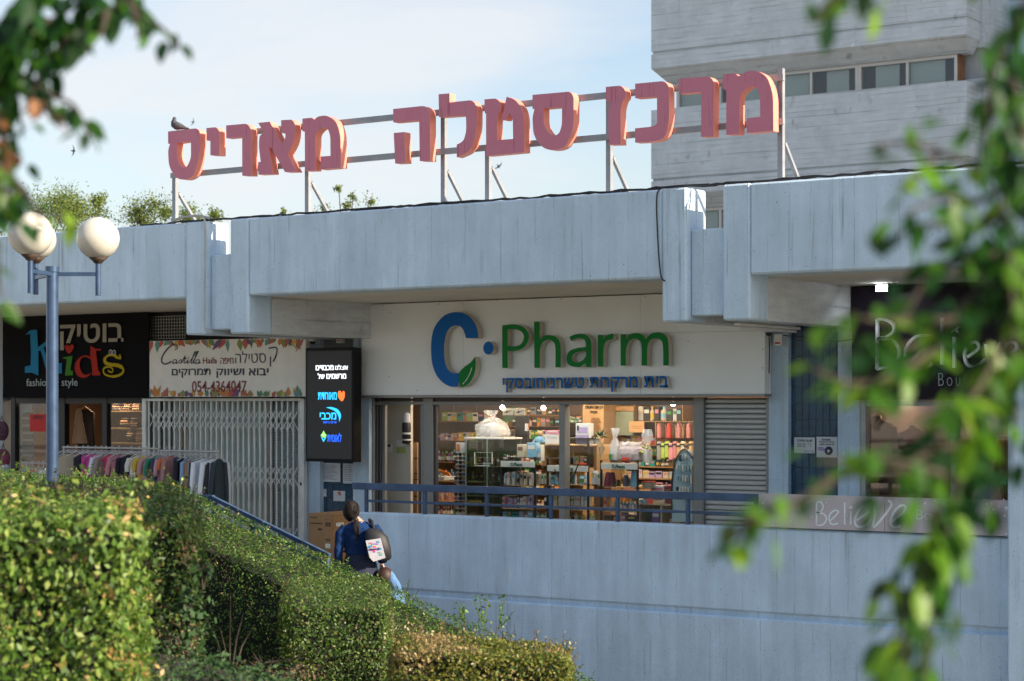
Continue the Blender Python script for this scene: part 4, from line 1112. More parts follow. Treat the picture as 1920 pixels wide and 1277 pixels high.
ic = thing('intercom', (PX(728, .44), .44, 1.2), 'small white keypad with dark display on the white partition', 'keypad')
slab(R2, 225, 465, 275, 545, .43, .018, 'case', cmat(PAL['white']), ic); slab(R2, 232, 472, 264, 495, .426, .003, 'display', cmat(PAL['navy']), ic)
gst = thing('green_sticker', (PX(752, .44), .44, 1.2), 'two pale green stickers one above the other on the partition', 'sticker')
slab(R2, 318, 430, 408, 490, .446, .003, 'sheet', cmat(PAL['white']), gst); slab(R2, 318, 497, 408, 556, .446, .003, 'sheet', cmat((.30, .38, .12)), gst)

# back wall shelving
bsf = thing('back_shelving', (PX(900, 2.8), 2.9, 0), 'wooden wall shelving along the back of the pharmacy behind the glass cabinet', 'shelving')
YS = 2.75
for v in (250, 440, 640, 820, 1010, 1150):
    slab(R2, 640, v, 1330, v + 9, YS, .5, 'shelf_board', M_WOOD, bsf)
for x in (700, 860, 1080, 1310): slab(R2, x - 6, 80, x, 1200, YS + .44, .03, 'upright', M_OAK, bsf)
G1 = 'goods on the back shelves of the pharmacy'
for i, (n, x0, x1, yt_, yb_, cl, kd) in enumerate(((9, 735, 1185, 150, 249, ['white', 'lime', 'navy', 'yellow', 'rose', 'teal', 'orange'], 'carton'), (12, 695, 1090, 355, 438, ['cream', 'yellow', 'green', 'rose', 'brown', 'lilac'], 'mix'),
      (13, 695, 900, 520, 638, ['black', 'maroon', 'brown', 'orange', 'purple'], 'bottle'), (6, 695, 860, 700, 818, ['cream', 'tan', 'blue', 'teal'], 'mix'), (8, 690, 870, 905, 1008, ['pink', 'rose', 'cream'], 'carton'), (7, 695, 860, 1040, 1148, ['brown', 'black', 'navy', 'teal'], 'bottle'))):
    q = z2([(x0, yt_), (x1, yb_)])
    row(n, q[0][0], q[1][0], q[0][1], q[1][1], YS + .03, 'on the %s back shelf' % ['top', 'second', 'third', 'fourth', 'fifth', 'lowest'][i], kd, cl, G1, 20 + i)
# right-hand half of the back wall: cupboard with boxes, hanging bags
wcu = thing('wall_cupboard', (PX(1240, 2.6), 2.8, 1.6), 'open wooden wall cupboard at the top right of the pharmacy back wall', 'cupboard')
for a_ in ((678, 225, 1185, 237), (678, 80, 690, 225), (1090, 80, 1098, 225), (860, 237, 868, 440), (640, 430, 870, 440)):
    slab(R3, *a_, 2.6, .4, 'board', M_OAK, wcu)
q = z3([(705, 95), (1085, 224)]); row(8, q[0][0], q[1][0], q[0][1], q[1][1], 2.62, 'in the wall cupboard', 'mix', ['cream', 'black', 'pink', 'orange', 'brown', 'silver'], G1, 40)
q = z3([(500, 350), (860, 430)]); row(9, q[0][0], q[1][0], q[0][1], q[1][1], 2.62, 'on the ledge under the wall cupboard', 'carton', ['red', 'orange', 'tan', 'yellow', 'brown'], G1, 41)
q = z3([(95, 180), (220, 245)]); row(4, q[0][0], q[1][0], q[0][1], q[1][1], 2.62, 'on the shelf behind the leaflets', 'bottle', ['brown', 'black', 'green'], G1, 42)
for k_, (x0_, x1_, v0_, v1_, n_, kd_, cl_) in enumerate(((240, 680, 95, 140, 12, 'mix', ['brown', 'tan', 'black', 'orange']), (95, 640, 180, 245, 14, 'mix', ['brown', 'green', 'cream', 'orange', 'black']), (300, 640, 270, 345, 10, 'carton', ['tan', 'cream', 'red', 'green']),
      (300, 870, 445, 515, 16, 'mix', ['tan', 'green', 'cream', 'red', 'lilac', 'black']), (300, 1180, 540, 615, 20, 'mix', ['black', 'brown', 'rose', 'cream', 'teal', 'navy']), (300, 1180, 640, 715, 18, 'carton', ['cream', 'rose', 'lilac', 'brown', 'silver']),
      (300, 1180, 745, 815, 18, 'mix', ['navy', 'brown', 'pink', 'grey', 'cream']), (300, 1180, 850, 925, 16, 'carton', ['brown', 'orange', 'black', 'cream', 'maroon']), (300, 1180, 955, 1045, 14, 'mix', ['black', 'navy', 'brown', 'tan']))):
    slab(R3, x0_ - 5, v1_, x1_ + 5, v1_ + 7, 2.7, .4, 'shelf_board', M_OAK, wcu)
    q = z3([(x0_, v0_), (x1_, v1_)]); row(n_, q[0][0], q[1][0], q[0][1], q[1][1], 2.72, 'on right back row %s' % ['one', 'two', 'three', 'four', 'five', 'six', 'seven', 'eight', 'nine'][k_], kd_, cl_, G1, 300 + k_)
for k_, (x0_, x1_) in enumerate(((700, 890), (1330, 1860))):
    for j_, (v0_, v1_) in enumerate(((120, 190), (215, 300), (330, 420), (450, 540), (570, 660), (700, 800), (840, 930), (970, 1070))):
        if k_ == 0: continue
        slab(R2, x0_ - 5, v1_, x1_ + 60, v1_ + 8, 2.7, .4, 'shelf_board', M_OAK, bsf)
        q = z2([(x0_, v0_), (x1_, v1_)]); row(12, q[0][0], q[1][0], q[0][1], q[1][1], 2.72, 'on middle back row %s' % ['one', 'two', 'three', 'four', 'five', 'six', 'seven', 'eight'][j_], 'mix', ['brown', 'tan', 'cream', 'green', 'black', 'navy', 'rose', 'orange', 'grey'], G1, 400 + j_)
sgn = thing('paper_sign', (PX(1195, 2.4), 2.4, 1.7), 'tan paper sheet with two printed lines under the wall cupboard', 'sign')
slab(R3, 636, 228, 766, 325, 2.4, .01, 'sheet', cmat((.45, .26, .12)), sgn); slab(R3, 655, 268, 745, 272, 2.396, .003, 'printed_lines', cmat(PAL['brown']), sgn); slab(R3, 670, 285, 735, 289, 2.396, .003, 'printed_lines', cmat(PAL['brown']), sgn)
col_ = thing('text_column', (PX(1115, 2.2), 2.2, 0), 'tan square column with black Hebrew lettering in the middle of the pharmacy', 'column')
slab(R3, 240, 80, 420, 1130, 2.2, .45, 'shaft', mat('tan_column', (.36, .22, .11), .6, var=.08), col_)
p0, p1 = z3([(262, 95), (412, 130)]); text_solid('רק אם התעדה', p0[0], p1[0], p0[1], p1[1], 2.19, .003, 'letter_row', M_BLACK, col_, rtl=True, bold=.02)
p0, p1 = z3([(305, 138), (362, 160)]); text_solid('פטית', p0[0], p1[0], p0[1], p1[1], 2.19, .003, 'letter_row', M_BLACK, col_, rtl=True, bold=.02)
for v in range(200, 345, 12): slab(R3, 312, v, 402 - (v * 7) % 30, v + 4, 2.192, .003, 'printed_line', cmat(PAL['brown']), col_, 0)
pnl = thing('notice_board', (PX(1170, 2.5), 2.5, 1.6), 'pale green board on the pharmacy back wall beside the column', 'panel')
slab(R3, 510, 145, 675, 350, 2.5, .03, 'board', cmat((.20, .24, .18)), pnl); slab(R3, 490, 100, 678, 140, 2.5, .03, 'top_board', M_OAK, pnl)
for i in range(11):
    x = 872 + i * 28; c_ = ['rose', 'brown', 'pink', 'red', 'brown', 'cream', 'rose', 'tan', 'brown', 'rose', 'brown'][i]
    a, b_, c, e = R3(x, 245 + (i % 3) * 8, x + 34, 378, 2.3 + .06 * (i % 3))
    t = thing('hanging_pack', ((a + b_) / 2, 2.3, c), '%s gift pack hanging in the upper row on the right, %s from the left' % (c_, ORD[i]), 'pack', 'packs hanging on the pharmacy rack')
    yy = 2.3 + .06 * (i % 3)
    MB().box(a, b_, yy, yy + .05, c, e, bev=.012).build('pack', cmat(PAL[c_], .3), t); MB().tube([((a + b_) / 2 - .03, yy, e - .04), ((a + b_) / 2, yy, e + .05), ((a + b_) / 2 + .03, yy, e - .04)], .005, 5).build('strap', M_BLACK, t)
for i in range(9):
    x = 870 + i * 34; c_ = ['grey', 'lime', 'lime', 'pink', 'rose', 'tan', 'cream', 'brown', 'tan'][i]
    a, b_, c, e = R3(x, 400 + (i % 2) * 15, x + 40, 565 - (i % 3) * 10, 2.2)
    t = thing('hanging_bag', ((a + b_) / 2, 2.2, c), '%s cosmetics bag hanging in the lower row on the right, %s from the left' % (c_, ORD[i]), 'bag', 'packs hanging on the pharmacy rack')
    MB().box(a, b_, 2.2, 2.26, c, e, bev=.015).build('bag', cmat(PAL[c_], .45), t); MB().box(a, b_, 2.195, 2.199, e - .05, e - .03).build('zip', M_BLACK, t)
# ceiling spots and lamps of the pharmacy
for i, (u, v, y) in enumerate(((942, 764, 1.4), (1019, 765, 1.5), (1262, 757, 1.0))):
    p = P(u, v, y)
    t = thing('ceiling_spot', (p.x, p.y, p.z), ['lit round spotlight above the clear gift bag', 'lit round spotlight above the white cartons left of the window post', 'lit lamp at the top right of the pharmacy window'][i], 'lamp')
    MB().tube([(p.x, p.y, 2.55), (p.x, p.y, p.z + .03)], .012, 6).build('stem', M_ALU, t)
    MB().sphere(p, .032, 10, 8).build('bulb', mat('lamp_glow', (1, .85, .6), .5, emit=14, emit_col=(1, .8, .5)), t)
def lamp(x, y, z, sx, sy, e, col=(1, .74, .48), name='lamp_light', parent=None, rot=(0, 0, 0)):
    d = bpy.data.lights.new(name, 'AREA'); d.shape = 'RECTANGLE'; d.size = sx; d.size_y = sy; d.energy = e; d.color = col
    o = bpy.data.objects.new(name, d); COL.objects.link(o)
    o.rotation_euler = rot
    if parent is not None: o.parent = parent; o.location = Vector((x, y, z)) - origin(parent)
    else: o.location = (x, y, z)
    return o
for i, (u, y) in enumerate(((905, 1.5), (1090, 1.5), (1260, 1.5))):
    x = PX(u, y)
    t = thing('ceiling_light', (x, y, 2.5), 'flat ceiling light inside the pharmacy, %s of three' % ORD[i], 'lamp', 'ceiling lights of the pharmacy')
    MB().box(x - .5, x + .5, y - .3, y + .3, 2.52, 2.545).build('diffuser', mat('ceiling_lamp_glow', (1, .8, .55), .5, emit=3, emit_col=(1, .75, .45)), t)
    lamp(x, y, 2.5, 1.0, .6, 15, parent=t)
for i, u in enumerate((880, 1000, 1120, 1240)):  # added strip lights that brighten the goods at the front of the window
    x = PX(u, .38)
    t = thing('added_window_light', (x, .38, 2.4), 'added strip light brightening the goods in the pharmacy window, %s of four' % ORD[i], 'lamp', 'added strip lights over the pharmacy window')
    MB().box(x - .35, x + .35, .33, .43, 2.30, 2.33).build('diffuser', mat('added_strip_glow', (1, .95, .88), .5, emit=3, emit_col=(1, .93, .85)), t)
    lamp(x, .38, 2.28, .7, .1, 4, (1, .93, .86), parent=t, rot=(math.radians(14), 0, 0))
# front of the window: glass cabinet with a clear gift bag, sunglasses stand, black shelf units
YC = .75
M_GL2 = glass('cabinet_glass', 0.10, (.80, .90, .86))
gc = thing('glass_cabinet', (PX(905, YC), YC + .2, 0), 'tall glass display cabinet behind the left window pane', 'cabinet')
a, b_, c, e = R2(965, 425, 1330, 1160, YC)
slab(R2, 960, 404, 1340, 424, YC, .42, 'top_board', cmat(PAL['white']), gc)
MB().box(a, b_, YC + .01, YC + .015, c, e).build('front_glass', M_GL2, gc); MB().box(a, a + .006, YC + .02, YC + .4, c, e).build('side_glass', M_GL2, gc)
for x in (968, 1172): slab(R2, x, 425, x + 12, 1160, YC - .002, .012, 'edge_strip', cmat((.16, .24, .22)), gc)
MB().box(a, b_, YC + .4, YC + .42, c, e).build('back_panel', cmat((.05, .055, .05)), gc)
for v in (680, 820, 960): slab(R2, 975, v, 1320, v + 5, YC + .02, .36, 'glass_shelf', cmat((.12, .17, .15)), gc)
q = z2([(1000, 590), (1300, 679)]); row(7, q[0][0], q[1][0], q[0][1], q[1][1], YC + .12, 'on the upper glass cabinet shelf', 'mix', ['brown', 'black', 'maroon', 'tan', 'yellow'], 'goods in the glass cabinet', 51, .6)
q = z2([(1000, 730), (1300, 819)]); row(6, q[0][0], q[1][0], q[0][1], q[1][1], YC + .12, 'on the lower glass cabinet shelf', 'mix', ['black', 'grey', 'tan', 'brown'], 'goods in the glass cabinet', 52, .5)
ws_ = thing('wire_stand', (PX(906, YC - .05), YC, 1), 'white wire frame card stand standing against the glass cabinet', 'stand')
for a_ in ((1057, 545, 1062, 655), (1222, 545, 1227, 655), (1057, 545, 1227, 550), (1057, 595, 1227, 599), (1057, 650, 1227, 655), (1060, 668, 1200, 678)): slab(R2, *a_, YC - .06, .01, 'wire', M_WHITE, ws_, 0)
# clear gift bag: a crumpled transparent sack with pale things inside
M_CLR = bpy.data.materials.new('clear_film'); M_CLR.use_nodes = True
_nt = M_CLR.node_tree; _nt.nodes.clear()
_o = _nt.nodes.new('ShaderNodeOutputMaterial'); _t = _nt.nodes.new('ShaderNodeBsdfTransparent'); _g = _nt.nodes.new('ShaderNodeBsdfPrincipled'); _m = _nt.nodes.new('ShaderNodeMixShader')
_g.inputs['Base Color'].default_value = (.7, .7, .72, 1); _g.inputs['Roughness'].default_value = .15; _m.inputs['Fac'].default_value = .38
_nt.links.new(_t.outputs[0], _m.inputs[1]); _nt.links.new(_g.outputs[0], _m.inputs[2]); _nt.links.new(_m.outputs[0], _o.inputs['Surface'])
a, b_, c, e = R2(1030, 200, 1335, 403, YC + .1)
gb = thing('gift_bag', ((a + b_) / 2, YC + .2, c), 'large clear film gift bag with pale toys on top of the glass cabinet', 'bag')
b = MB(); r3 = random.Random(5); cx_ = (a + b_) / 2; hw = (b_ - a) / 2; hh = e - c
rings = []
for t_, k in ((0, .9), (.12, 1.0), (.35, 1.0), (.55, .88), (.72, .66), (.86, .36), (.94, .14), (1.0, .10), (1.12, .30), (1.25, .42)):
    rings.append(((cx_ + .02 * math.sin(t_ * 9), YC + .21, c + hh * t_), hw * k, .17 * min(1, k + .1)))
b.loft(rings, 0, False, 26); b.v = [(x + r3.uniform(-.009, .009), y + r3.uniform(-.012, .012), z + r3.uniform(-.006, .006)) for x, y, z in b.v]
b.smooth = [False] * len(b.f); b.build('film', M_CLR, gb)
for i, (dx, dz, rr, cc) in enumerate(((-.10, .09, .085, 'silver'), (.03, .10, .095, 'white'), (.14, .08, .07, 'cream'))):
    MB().sphere((cx_ + dx, YC + .2, c + dz), rr, 12, 8).build('plush_ball', cmat(PAL[cc], .9), gb)
MB().tube(ell(0, 0, 1, 1, 10) and [(cx_ + .035 * math.cos(t), YC + .21 + .035 * math.sin(t), c + hh * .97) for t in [i * .7 for i in range(10)]], .008, 5).build('ribbon', cmat(PAL['red']), gb)
# sunglasses stand
sg = thing('sunglasses_stand', (PX(863, YC), YC, 0), 'white slotted sunglasses stand left of the glass cabinet', 'display stand')
slab(R2, 882, 455, 966, 1145, YC + .1, .05, 'back_board', cmat((.62, .64, .68)), sg)
slab(R2, 888, 468, 920, 528, YC + .09, .006, 'header_card', cmat(PAL['orange']), sg)
me_g = MB()
for sx in (-1, 1): me_g.loft([((sx * .034, 0, 0), .030, .022, (1, 0, 0), (0, 0, 1)), ((sx * .034, .006, 0), .030, .022, (1, 0, 0), (0, 0, 1))], 0, True, 10)
me_g.tube([(-.066, 0, .012), (.066, 0, .012)], .004, 5).tube([(-.066, 0, .012), (-.06, .08, .008)], .003, 4).tube([(.066, 0, .012), (.06, .08, .008)], .003, 4)
gms = [me_g.mesh('sunglasses', cmat(c_, .2)) for c_ in (PAL['black'], PAL['brown'], (.2, .12, .1), PAL['navy'])]
for i in range(15):
    v = 565 + i * 38
    for k in (0, 1):
        q = z2([(903 + k * 42, v)])[0]; p = P(q[0], q[1], YC + .02)
        o = place('sunglasses', gms[(i * 2 + k) % 4], None, p)
        tag(o, '%s pair of sunglasses from the top, %s column of the white stand' % (ORD[i], ['left', 'right'][k]), 'sunglasses', 'sunglasses on the stand')
# black shelf units with a white header reading C-Pharm
def unit(R, zc_, x0, x1, ytop, yh0, yh1, shelves, y, label, ybot=1165, text=True, tx_=None):
    t = thing('shelf_unit', (R(x0, 0, x1, 1, y)[0], y + .2, 0), label, 'shelving')
    w = 12
    for x in (x0, x1 - w): slab(R, x, ytop, x + w, ybot, y, .03, 'upright', M_BLACK, t); slab(R, x, ytop, x + w, ybot, y + .33, .03, 'upright', M_BLACK, t)
    for v in shelves: slab(R, x0 + w, v, x1 - w, v + 9, y + .004, .34, 'shelf_board', M_WOOD, t)
    slab(R, x0, ytop, x1, ytop + 8, y + .002, .35, 'top_frame', M_BLACK, t)
    if yh0:
        slab(R, x0 + 8, yh0, x1 - 4, yh1, y - .02, .012, 'header', cmat((.60, .62, .60)), t)
        if text:
            m_ = (yh0 + yh1) / 2; q = zc_([(tx_[0] - 8, m_ - 16), (tx_[1] + 8, m_ + 17)]); text_solid('C-Pharm', q[0][0], q[1][0], q[0][1], q[1][1], y - .024, .003, 'letter_row', cmat((.015, .10, .05)), t, bold=.02)
    return t
YU = .62
unit(R2, z2, 1298, 1632, 590, 628, 690, (858, 1078), YU, 'black shelf unit with white header right of the glass cabinet', tx_=(1408, 1502))
G2 = 'goods on the black shelf units'
q = z2([(1312, 725), (1600, 856)]); row(7, q[0][0], q[1][0], q[0][1], q[1][1], YU + .08, 'on the upper board, left shelf unit', 'mix', ['white', 'white', 'light blue', 'pink', 'cream'], G2, 61, .62)
q = z2([(1312, 950), (1600, 1076)]); row(9, q[0][0], q[1][0], q[0][1], q[1][1], YU + .08, 'on the middle board, left shelf unit', 'mix', ['white', 'lilac', 'pink', 'blue', 'white'], G2, 62, .75)
q = z2([(1312, 1100), (1610, 1175)]); row(6, q[0][0], q[1][0], q[0][1], q[1][1], YU + .08, 'on the lowest board, left shelf unit', 'mix', ['light blue', 'teal', 'green', 'rose'], G2, 63, .8)
# things standing on top of that unit
a, b_, c, e = R2(1462, 470, 1522, 603, YU + .1); carton(a, b_, YU + .1, c, e, 'cream', 'cream carton with a face print standing on the left shelf unit', d=.08, stripe='brown')
a, b_, c, e = R2(1555, 455, 1640, 595, YU + .1); carton(a, b_, YU + .1, c, e, 'light blue', 'pale blue carton standing on the left shelf unit', d=.1)
a, b_, c, e = R2(1643, 480, 1690, 630, YU + .14); carton(a, b_, YU + .14, c, e, 'white', 'tall white carton beside the pale blue carton', d=.08, stripe='light blue')
q = z2([(1320, 560), (1450, 622)]); row(8, q[0][0], q[1][0], q[0][1], q[1][1], YU + .15, 'on top of the left shelf unit', 'bottle', ['black', 'white', 'grey'], G2, 64, .7)
bxs = thing('black_poster_stand', (PX(973, 1.3), 1.3, 1), 'tall black poster board with hanging straps above the left shelf unit', 'poster')
slab(R2, 1445, 200, 1565, 600, 1.3, .04, 'board', M_BLACK, bxs)
for i, x in enumerate((1325, 1437)):
    t = thing('card_poster', (PX(950, 1.4), 1.4, 1.9), ['left of the two white cards with black script hanging near the ceiling', 'right of the two white cards with black script hanging near the ceiling'][i], 'card')
    slab(R2, x, 130, x + 98, 195, 1.4, .01, 'sheet', cmat((.42, .40, .36)), t); slab(R2, x, 198, x + 98, 245, 1.4, .01, 'sheet', cmat((.06, .10, .05)), t)
    strokes([(z2(smooth_open([(x + 15, 168), (x + 40, 160), (x + 45, 150), (x + 35, 172), (x + 60, 158), (x + 82, 150)])), 1.2)], 1.39, .003, 'letter_row', M_BLACK, t)
# pack rack behind: black pegs with grey packs
pr = thing('peg_rack', (PX(955, 1.2), 1.2, .8), 'dark peg rack with small packs between glass cabinet and black poster', 'display stand')
slab(R2, 1345, 330, 1435, 620, 1.25, .03, 'back_board', cmat(PAL['brown']), pr)
for j in range(6):
    for i in range(2): slab(R2, 1350 + i * 42, 345 + j * 45, 1386 + i * 42, 380 + j * 45, 1.18, .03, 'pack', cmat([PAL['grey'], PAL['black'], (.3, .28, .3)][(i + j) % 3]), pr)
slab(R2, 1425, 440, 1438, 488, 1.16, .02, 'red_tag', cmat(PAL['red']), pr)
t = thing('price_tag', (PX(987, 1.1), 1.1, 1.6), 'white and orange tag hanging before the black poster board', 'tag')
slab(R2, 1536, 275, 1568, 345, 1.1, .01, 'card', cmat(PAL['white']), t); slab(R2, 1562, 275, 1568, 345, 1.09, .006, 'edge', cmat(PAL['orange']), t)
# second unit behind the window post and its crate boxes
unit(R2, z2, 1740, 1960, 600, 668, 730, (855, 1080), YU + .02, 'black shelf unit with white header behind the middle window post', tx_=(1870, 1955))
unit(R3, z3, 30, 290, 600, 606, 662, (775, 1000), YU + .3, 'black shelf unit just right of the middle window post', ybot=1120, tx_=(92, 145)) if False else None
bxo = thing('oak_cube', (PX(1045, 1.1), 1.1, 0), 'open oak cube shelf with white cartons on top behind the window post', 'shelving')
for a_ in ((1690, 470, 1990, 482), (1690, 482, 1702, 860), (1990, 470, 2002, 860), (1690, 668, 1990, 678), (1690, 850, 2300, 862)): slab(R2, *a_, 1.05, .35, 'board', M_WOOD, bxo)
slab(R2, 1702, 482, 1990, 850, 1.39, .012, 'back_board', M_OAK, bxo)
a, b_, c, e = R2(1725, 378, 1860, 468, 1.1); carton(a, b_, 1.1, c, e, 'white', 'wide white carton on the oak cube left of the window post', d=.2, stripe='silver')
a, b_, c, e = R2(1730, 338, 1860, 376, 1.1); carton(a, b_, 1.1, c, e, 'pink', 'flat pink carton on top of the wide white carton', d=.18)
bear = thing('plush_bear', (PX(1014, 1.08), 1.1, 1.5), 'small plush bear in pale blue on the oak cube', 'toy')
p = P(*z2([(1680, 425)])[0], 1.12)
MB().sphere((p.x, p.y, p.z - .01), .055, 12, 8, sz=1.05).build('torso', cmat(PAL['light blue'], .9), bear)
MB().sphere((p.x + .005, p.y, p.z + .075), .04, 12, 8).sphere((p.x - .03, p.y, p.z + .11), .014, 8, 6).sphere((p.x + .04, p.y, p.z + .11), .014, 8, 6).build('head', cmat(PAL['tan'], .9), bear)
for sx in (-1, 1): MB().tube([(p.x + sx * .045, p.y, p.z + .02), (p.x + sx * .085, p.y - .03, p.z - .04)], [.02, .015], 8).build('arm', cmat(PAL['light blue'], .9), bear)
q = z2([(1640, 735), (1738, 848)]); row(4, q[0][0], q[1][0], q[0][1], q[1][1], YU + .2, 'between the two black shelf units', 'carton', ['white', 'cream'], G2, 66, .8)
q = z2([(1755, 735), (1850, 852)]); row(3, q[0][0], q[1][0], q[0][1], q[1][1], YU + .1, 'on the upper board behind the post', 'mix', ['light blue', 'white', 'tan'], G2, 67, .8)
q = z2([(1700, 935), (1860, 1076)]); row(5, q[0][0], q[1][0], q[0][1], q[1][1], YU + .1, 'on the lower board behind the post', 'mix', ['white', 'navy', 'white'], G2, 68, .8)
q = z2([(1560, 1105), (1740, 1172)]); row(5, q[0][0], q[1][0], q[0][1], q[1][1], YU + .1, 'at the foot of the middle post', 'bottle', ['green', 'teal', 'green'], G2, 69, .85)
# right of the post
a, b_, c, e = R3(180, 245, 297, 430, .7); ct = carton(a, b_, .7, c, e, 'white', 'tall white and lilac leaflet box right of the window post', d=.1, stripe='lilac')
MB().box(a + .01, b_ - .01, .697, .6985, c + .02, c + .12).build('front_label', cmat(PAL['lilac']), ct); MB().box(a + .02, a + .05, .697, .6985, e - .09, e - .03).build('front_label', cmat(PAL['black']), ct)
oc = thing('oak_table', (PX(1090, .9), .9, 0), 'oak open shelf carrying leaflet box and plant pot', 'shelving')
for a_ in ((90, 430, 360, 441), (335, 441, 360, 1115), (280, 620, 350, 628), (90, 775, 700, 786), (340, 1000, 700, 1010), (90, 960, 340, 968)): slab(R3, *a_, .95, .35, 'board', M_WOOD, oc)
slab(R3, 90, 441, 336, 620, 1.28, .02, 'back_board', M_OAK, oc)
pt = thing('plant_pot', (PX(1114, .85), .85, 1.3), 'small white plant pot with green leaves on the oak shelf', 'plant')
a, b_, c, e = R3(312, 370, 370, 428, .8); xc = (a + b_) / 2; rr = (b_ - a) / 2
MB().lathe((xc, .85, c), [(rr * .75, 0), (rr * .95, e - c - .02), (rr * 1.02, e - c - .018), (rr * 1.02, e - c)], 14).build('pot', cmat(PAL['white']), pt)
b = MB(); r4 = random.Random(3)
for i in range(70):
    t_ = r4.uniform(0, 6.28); el_ = r4.uniform(.1, 1.3); ln = r4.uniform(.05, .16); w = .012
    d = Vector((math.cos(t_) * math.cos(el_), math.sin(t_) * math.cos(el_), math.sin(el_))); s_ = Vector((xc + .05 + d.x * .03, .85, e)); m_ = s_ + d * ln * .5; tp = s_ + d * ln + Vector((0, 0, -.02))
    sd = d.cross(Vector((0, 0, 1))).normalized() * w
    b.add([s_ + d * ln * .3, m_ + sd, tp, m_ - sd], [(0, 1, 2), (0, 2, 3)])
b.build('foliage', cmat((.03, .10, .025)), pt)['kind'] = 'stuff'
hd = thing('wooden_hand', (PX(1126, .8), .8, 1.1), 'jointed wooden hand model beside the plant pot', 'ornament')
p = P(*z3([(398, 540)])[0], .8); m_h = cmat((.5, .36, .22))
b = MB().tube([p, p + Vector((0, 0, .08)), p + Vector((0, 0, .12))], [.022, .024, .035], 10)
for k, (dx, ln) in enumerate(((-.03, .07), (-.012, .09), (.008, .095), (.027, .08))): b.tube([p + Vector((dx, 0, .12)), p + Vector((dx * 1.4, -.01, .12 + ln * .6)), p + Vector((dx * 1.3, -.03, .12 + ln))], [.009, .008, .006], 6)
b.tube([p + Vector((.03, 0, .08)), p + Vector((.055, -.01, .12)), p + Vector((.05, -.02, .15))], [.010, .009, .006], 6); b.build('hand', m_h, hd)
# white header unit reading C-Pharm in the middle and its goods
unit(R3, z3, 388, 712, 560, 584, 645, (792, 1000), .62, 'black shelf unit with white header in the middle of the right pane', ybot=1110, tx_=(498, 592))
unit(R3, z3, 40, 288, 370, 608, 662, (770, 985), .62, 'black framed shelf unit with half hidden header right of the window post', ybot=1090, tx_=(60, 148))
for a_, n, cl, kd, wh, sd in (((98, 670, 270, 768), 5, ['blue', 'white', 'maroon', 'light blue'], 'bottle', 'on the board right of the window post', 71), ((98, 852, 275, 955), 6, ['white'], 'carton', 'on the middle board right of the window post', 72),
      ((98, 1012, 340, 1085), 8, ['white', 'cream', 'lime'], 'bottle', 'at the foot right of the window post', 73), ((300, 650, 385, 772), 4, ['white', 'silver'], 'carton', 'in the gap between the two framed units', 74),
      ((408, 890, 540, 996), 5, ['orange', 'yellow', 'red'], 'bottle', 'left half of the sun cream board', 75), ((550, 890, 700, 1002), 6, ['blue', 'teal', 'light blue'], 'bottle', 'right half of the sun cream board', 76),
      ((405, 1030, 700, 1095), 4, ['brown', 'navy', 'rose'], 'carton', 'at the foot of the middle unit', 77), ((720, 895, 800, 935), 4, ['teal', 'light blue'], 'carton', 'on the low oak cube', 78),
      ((95, 525, 270, 600), 6, ['black', 'grey', 'tan', 'black'], 'carton', 'inside the oak shelf behind the header', 79)):
    q = z3([(a_[0], a_[1]), (a_[2], a_[3])]); row(n, q[0][0], q[1][0], q[0][1], q[1][1], .72, wh, kd, cl, G2, sd, .8)
bag = lambda a_, y, c_, label, name='pouch': (lambda r: (lambda t: (MB().loft([(((r[0] + r[1]) / 2, y + .05, r[2] + (r[3] - r[2]) * k), (r[1] - r[0]) / 2 * w, .05 * (1.1 - k * .7)) for k, w in ((0, .95), (.1, 1), (.5, .9), (.9, .72), (1, .7))], 0, True, 14).build('pouch_body', cmat(c_, .4), t), t)[1])(thing(name, ((r[0] + r[1]) / 2, y, r[2]), label, 'bag')))(R3(*a_, y))
bag((405, 665, 510, 788), .72, PAL['maroon'], 'dark pink wash bag standing on the middle shelf unit')
bag((630, 655, 700, 792), .72, PAL['light blue'], 'blue and white tube pack at the right end of the middle shelf unit')
bag((570, 690, 620, 788), .74, (.12, .13, .16), 'dark small figure pack in the middle shelf unit')
bag((510, 730, 545, 785), .74, (.12, .12, .05), 'small dark jar pack beside the dark pink wash bag')
# gift basket in clear film standing on the unit
a, b_, c, e = R3(525, 430, 722, 578, .7)
gf_ = thing('gift_basket', ((a + b_) / 2, .8, c), 'pink and white gift basket wrapped in clear film with red tag', 'gift')
MB().box(a, b_, .74, .90, c, e - .02, bev=.03).build('cushion', cmat((.46, .34, .38), .6), gf_)
b = MB(); b.loft([(((a + b_) / 2, .82, c), (b_ - a) * .48, .10), (((a + b_) / 2, .82, (c + e) / 2), (b_ - a) * .53, .13), (((a + b_) / 2, .82, e), (b_ - a) * .50, .10), (((a + b_) / 2, .82, e + .04), (b_ - a) * .54, .05)], 0, False, 22)
b.v = [(x + r3.uniform(-.008, .008), y + r3.uniform(-.01, .01), z + r3.uniform(-.01, .01)) for x, y, z in b.v]; b.smooth = [False] * len(b.f); b.build('film', M_CLR, gf_)
slab(R3, 575, 538, 630, 580, .68, .02, 'red_tag', cmat((.7, .05, .02)), gf_)
a, b_, c, e = R3(448, 450, 525, 580, .7)
gw = thing('gift_bottles', ((a + b_) / 2, .8, c), 'two white bottles tied in clear film left of the gift basket', 'gift')
for k in (0, 1): MB().lathe((a + .03 + k * .05, .78, c), [(.026, 0), (.027, .14), (.012, .18), (.012, .22)], 10).build('bottle', cmat(PAL['white' if k else 'silver']), gw)
b = MB(); b.loft([(((a + b_) / 2, .79, c), .075, .06), (((a + b_) / 2, .79, c + .2), .07, .055), (((a + b_) / 2, .79, c + .30), .018, .018), (((a + b_) / 2, .79, c + .42), .06, .04)], 0, False, 16)
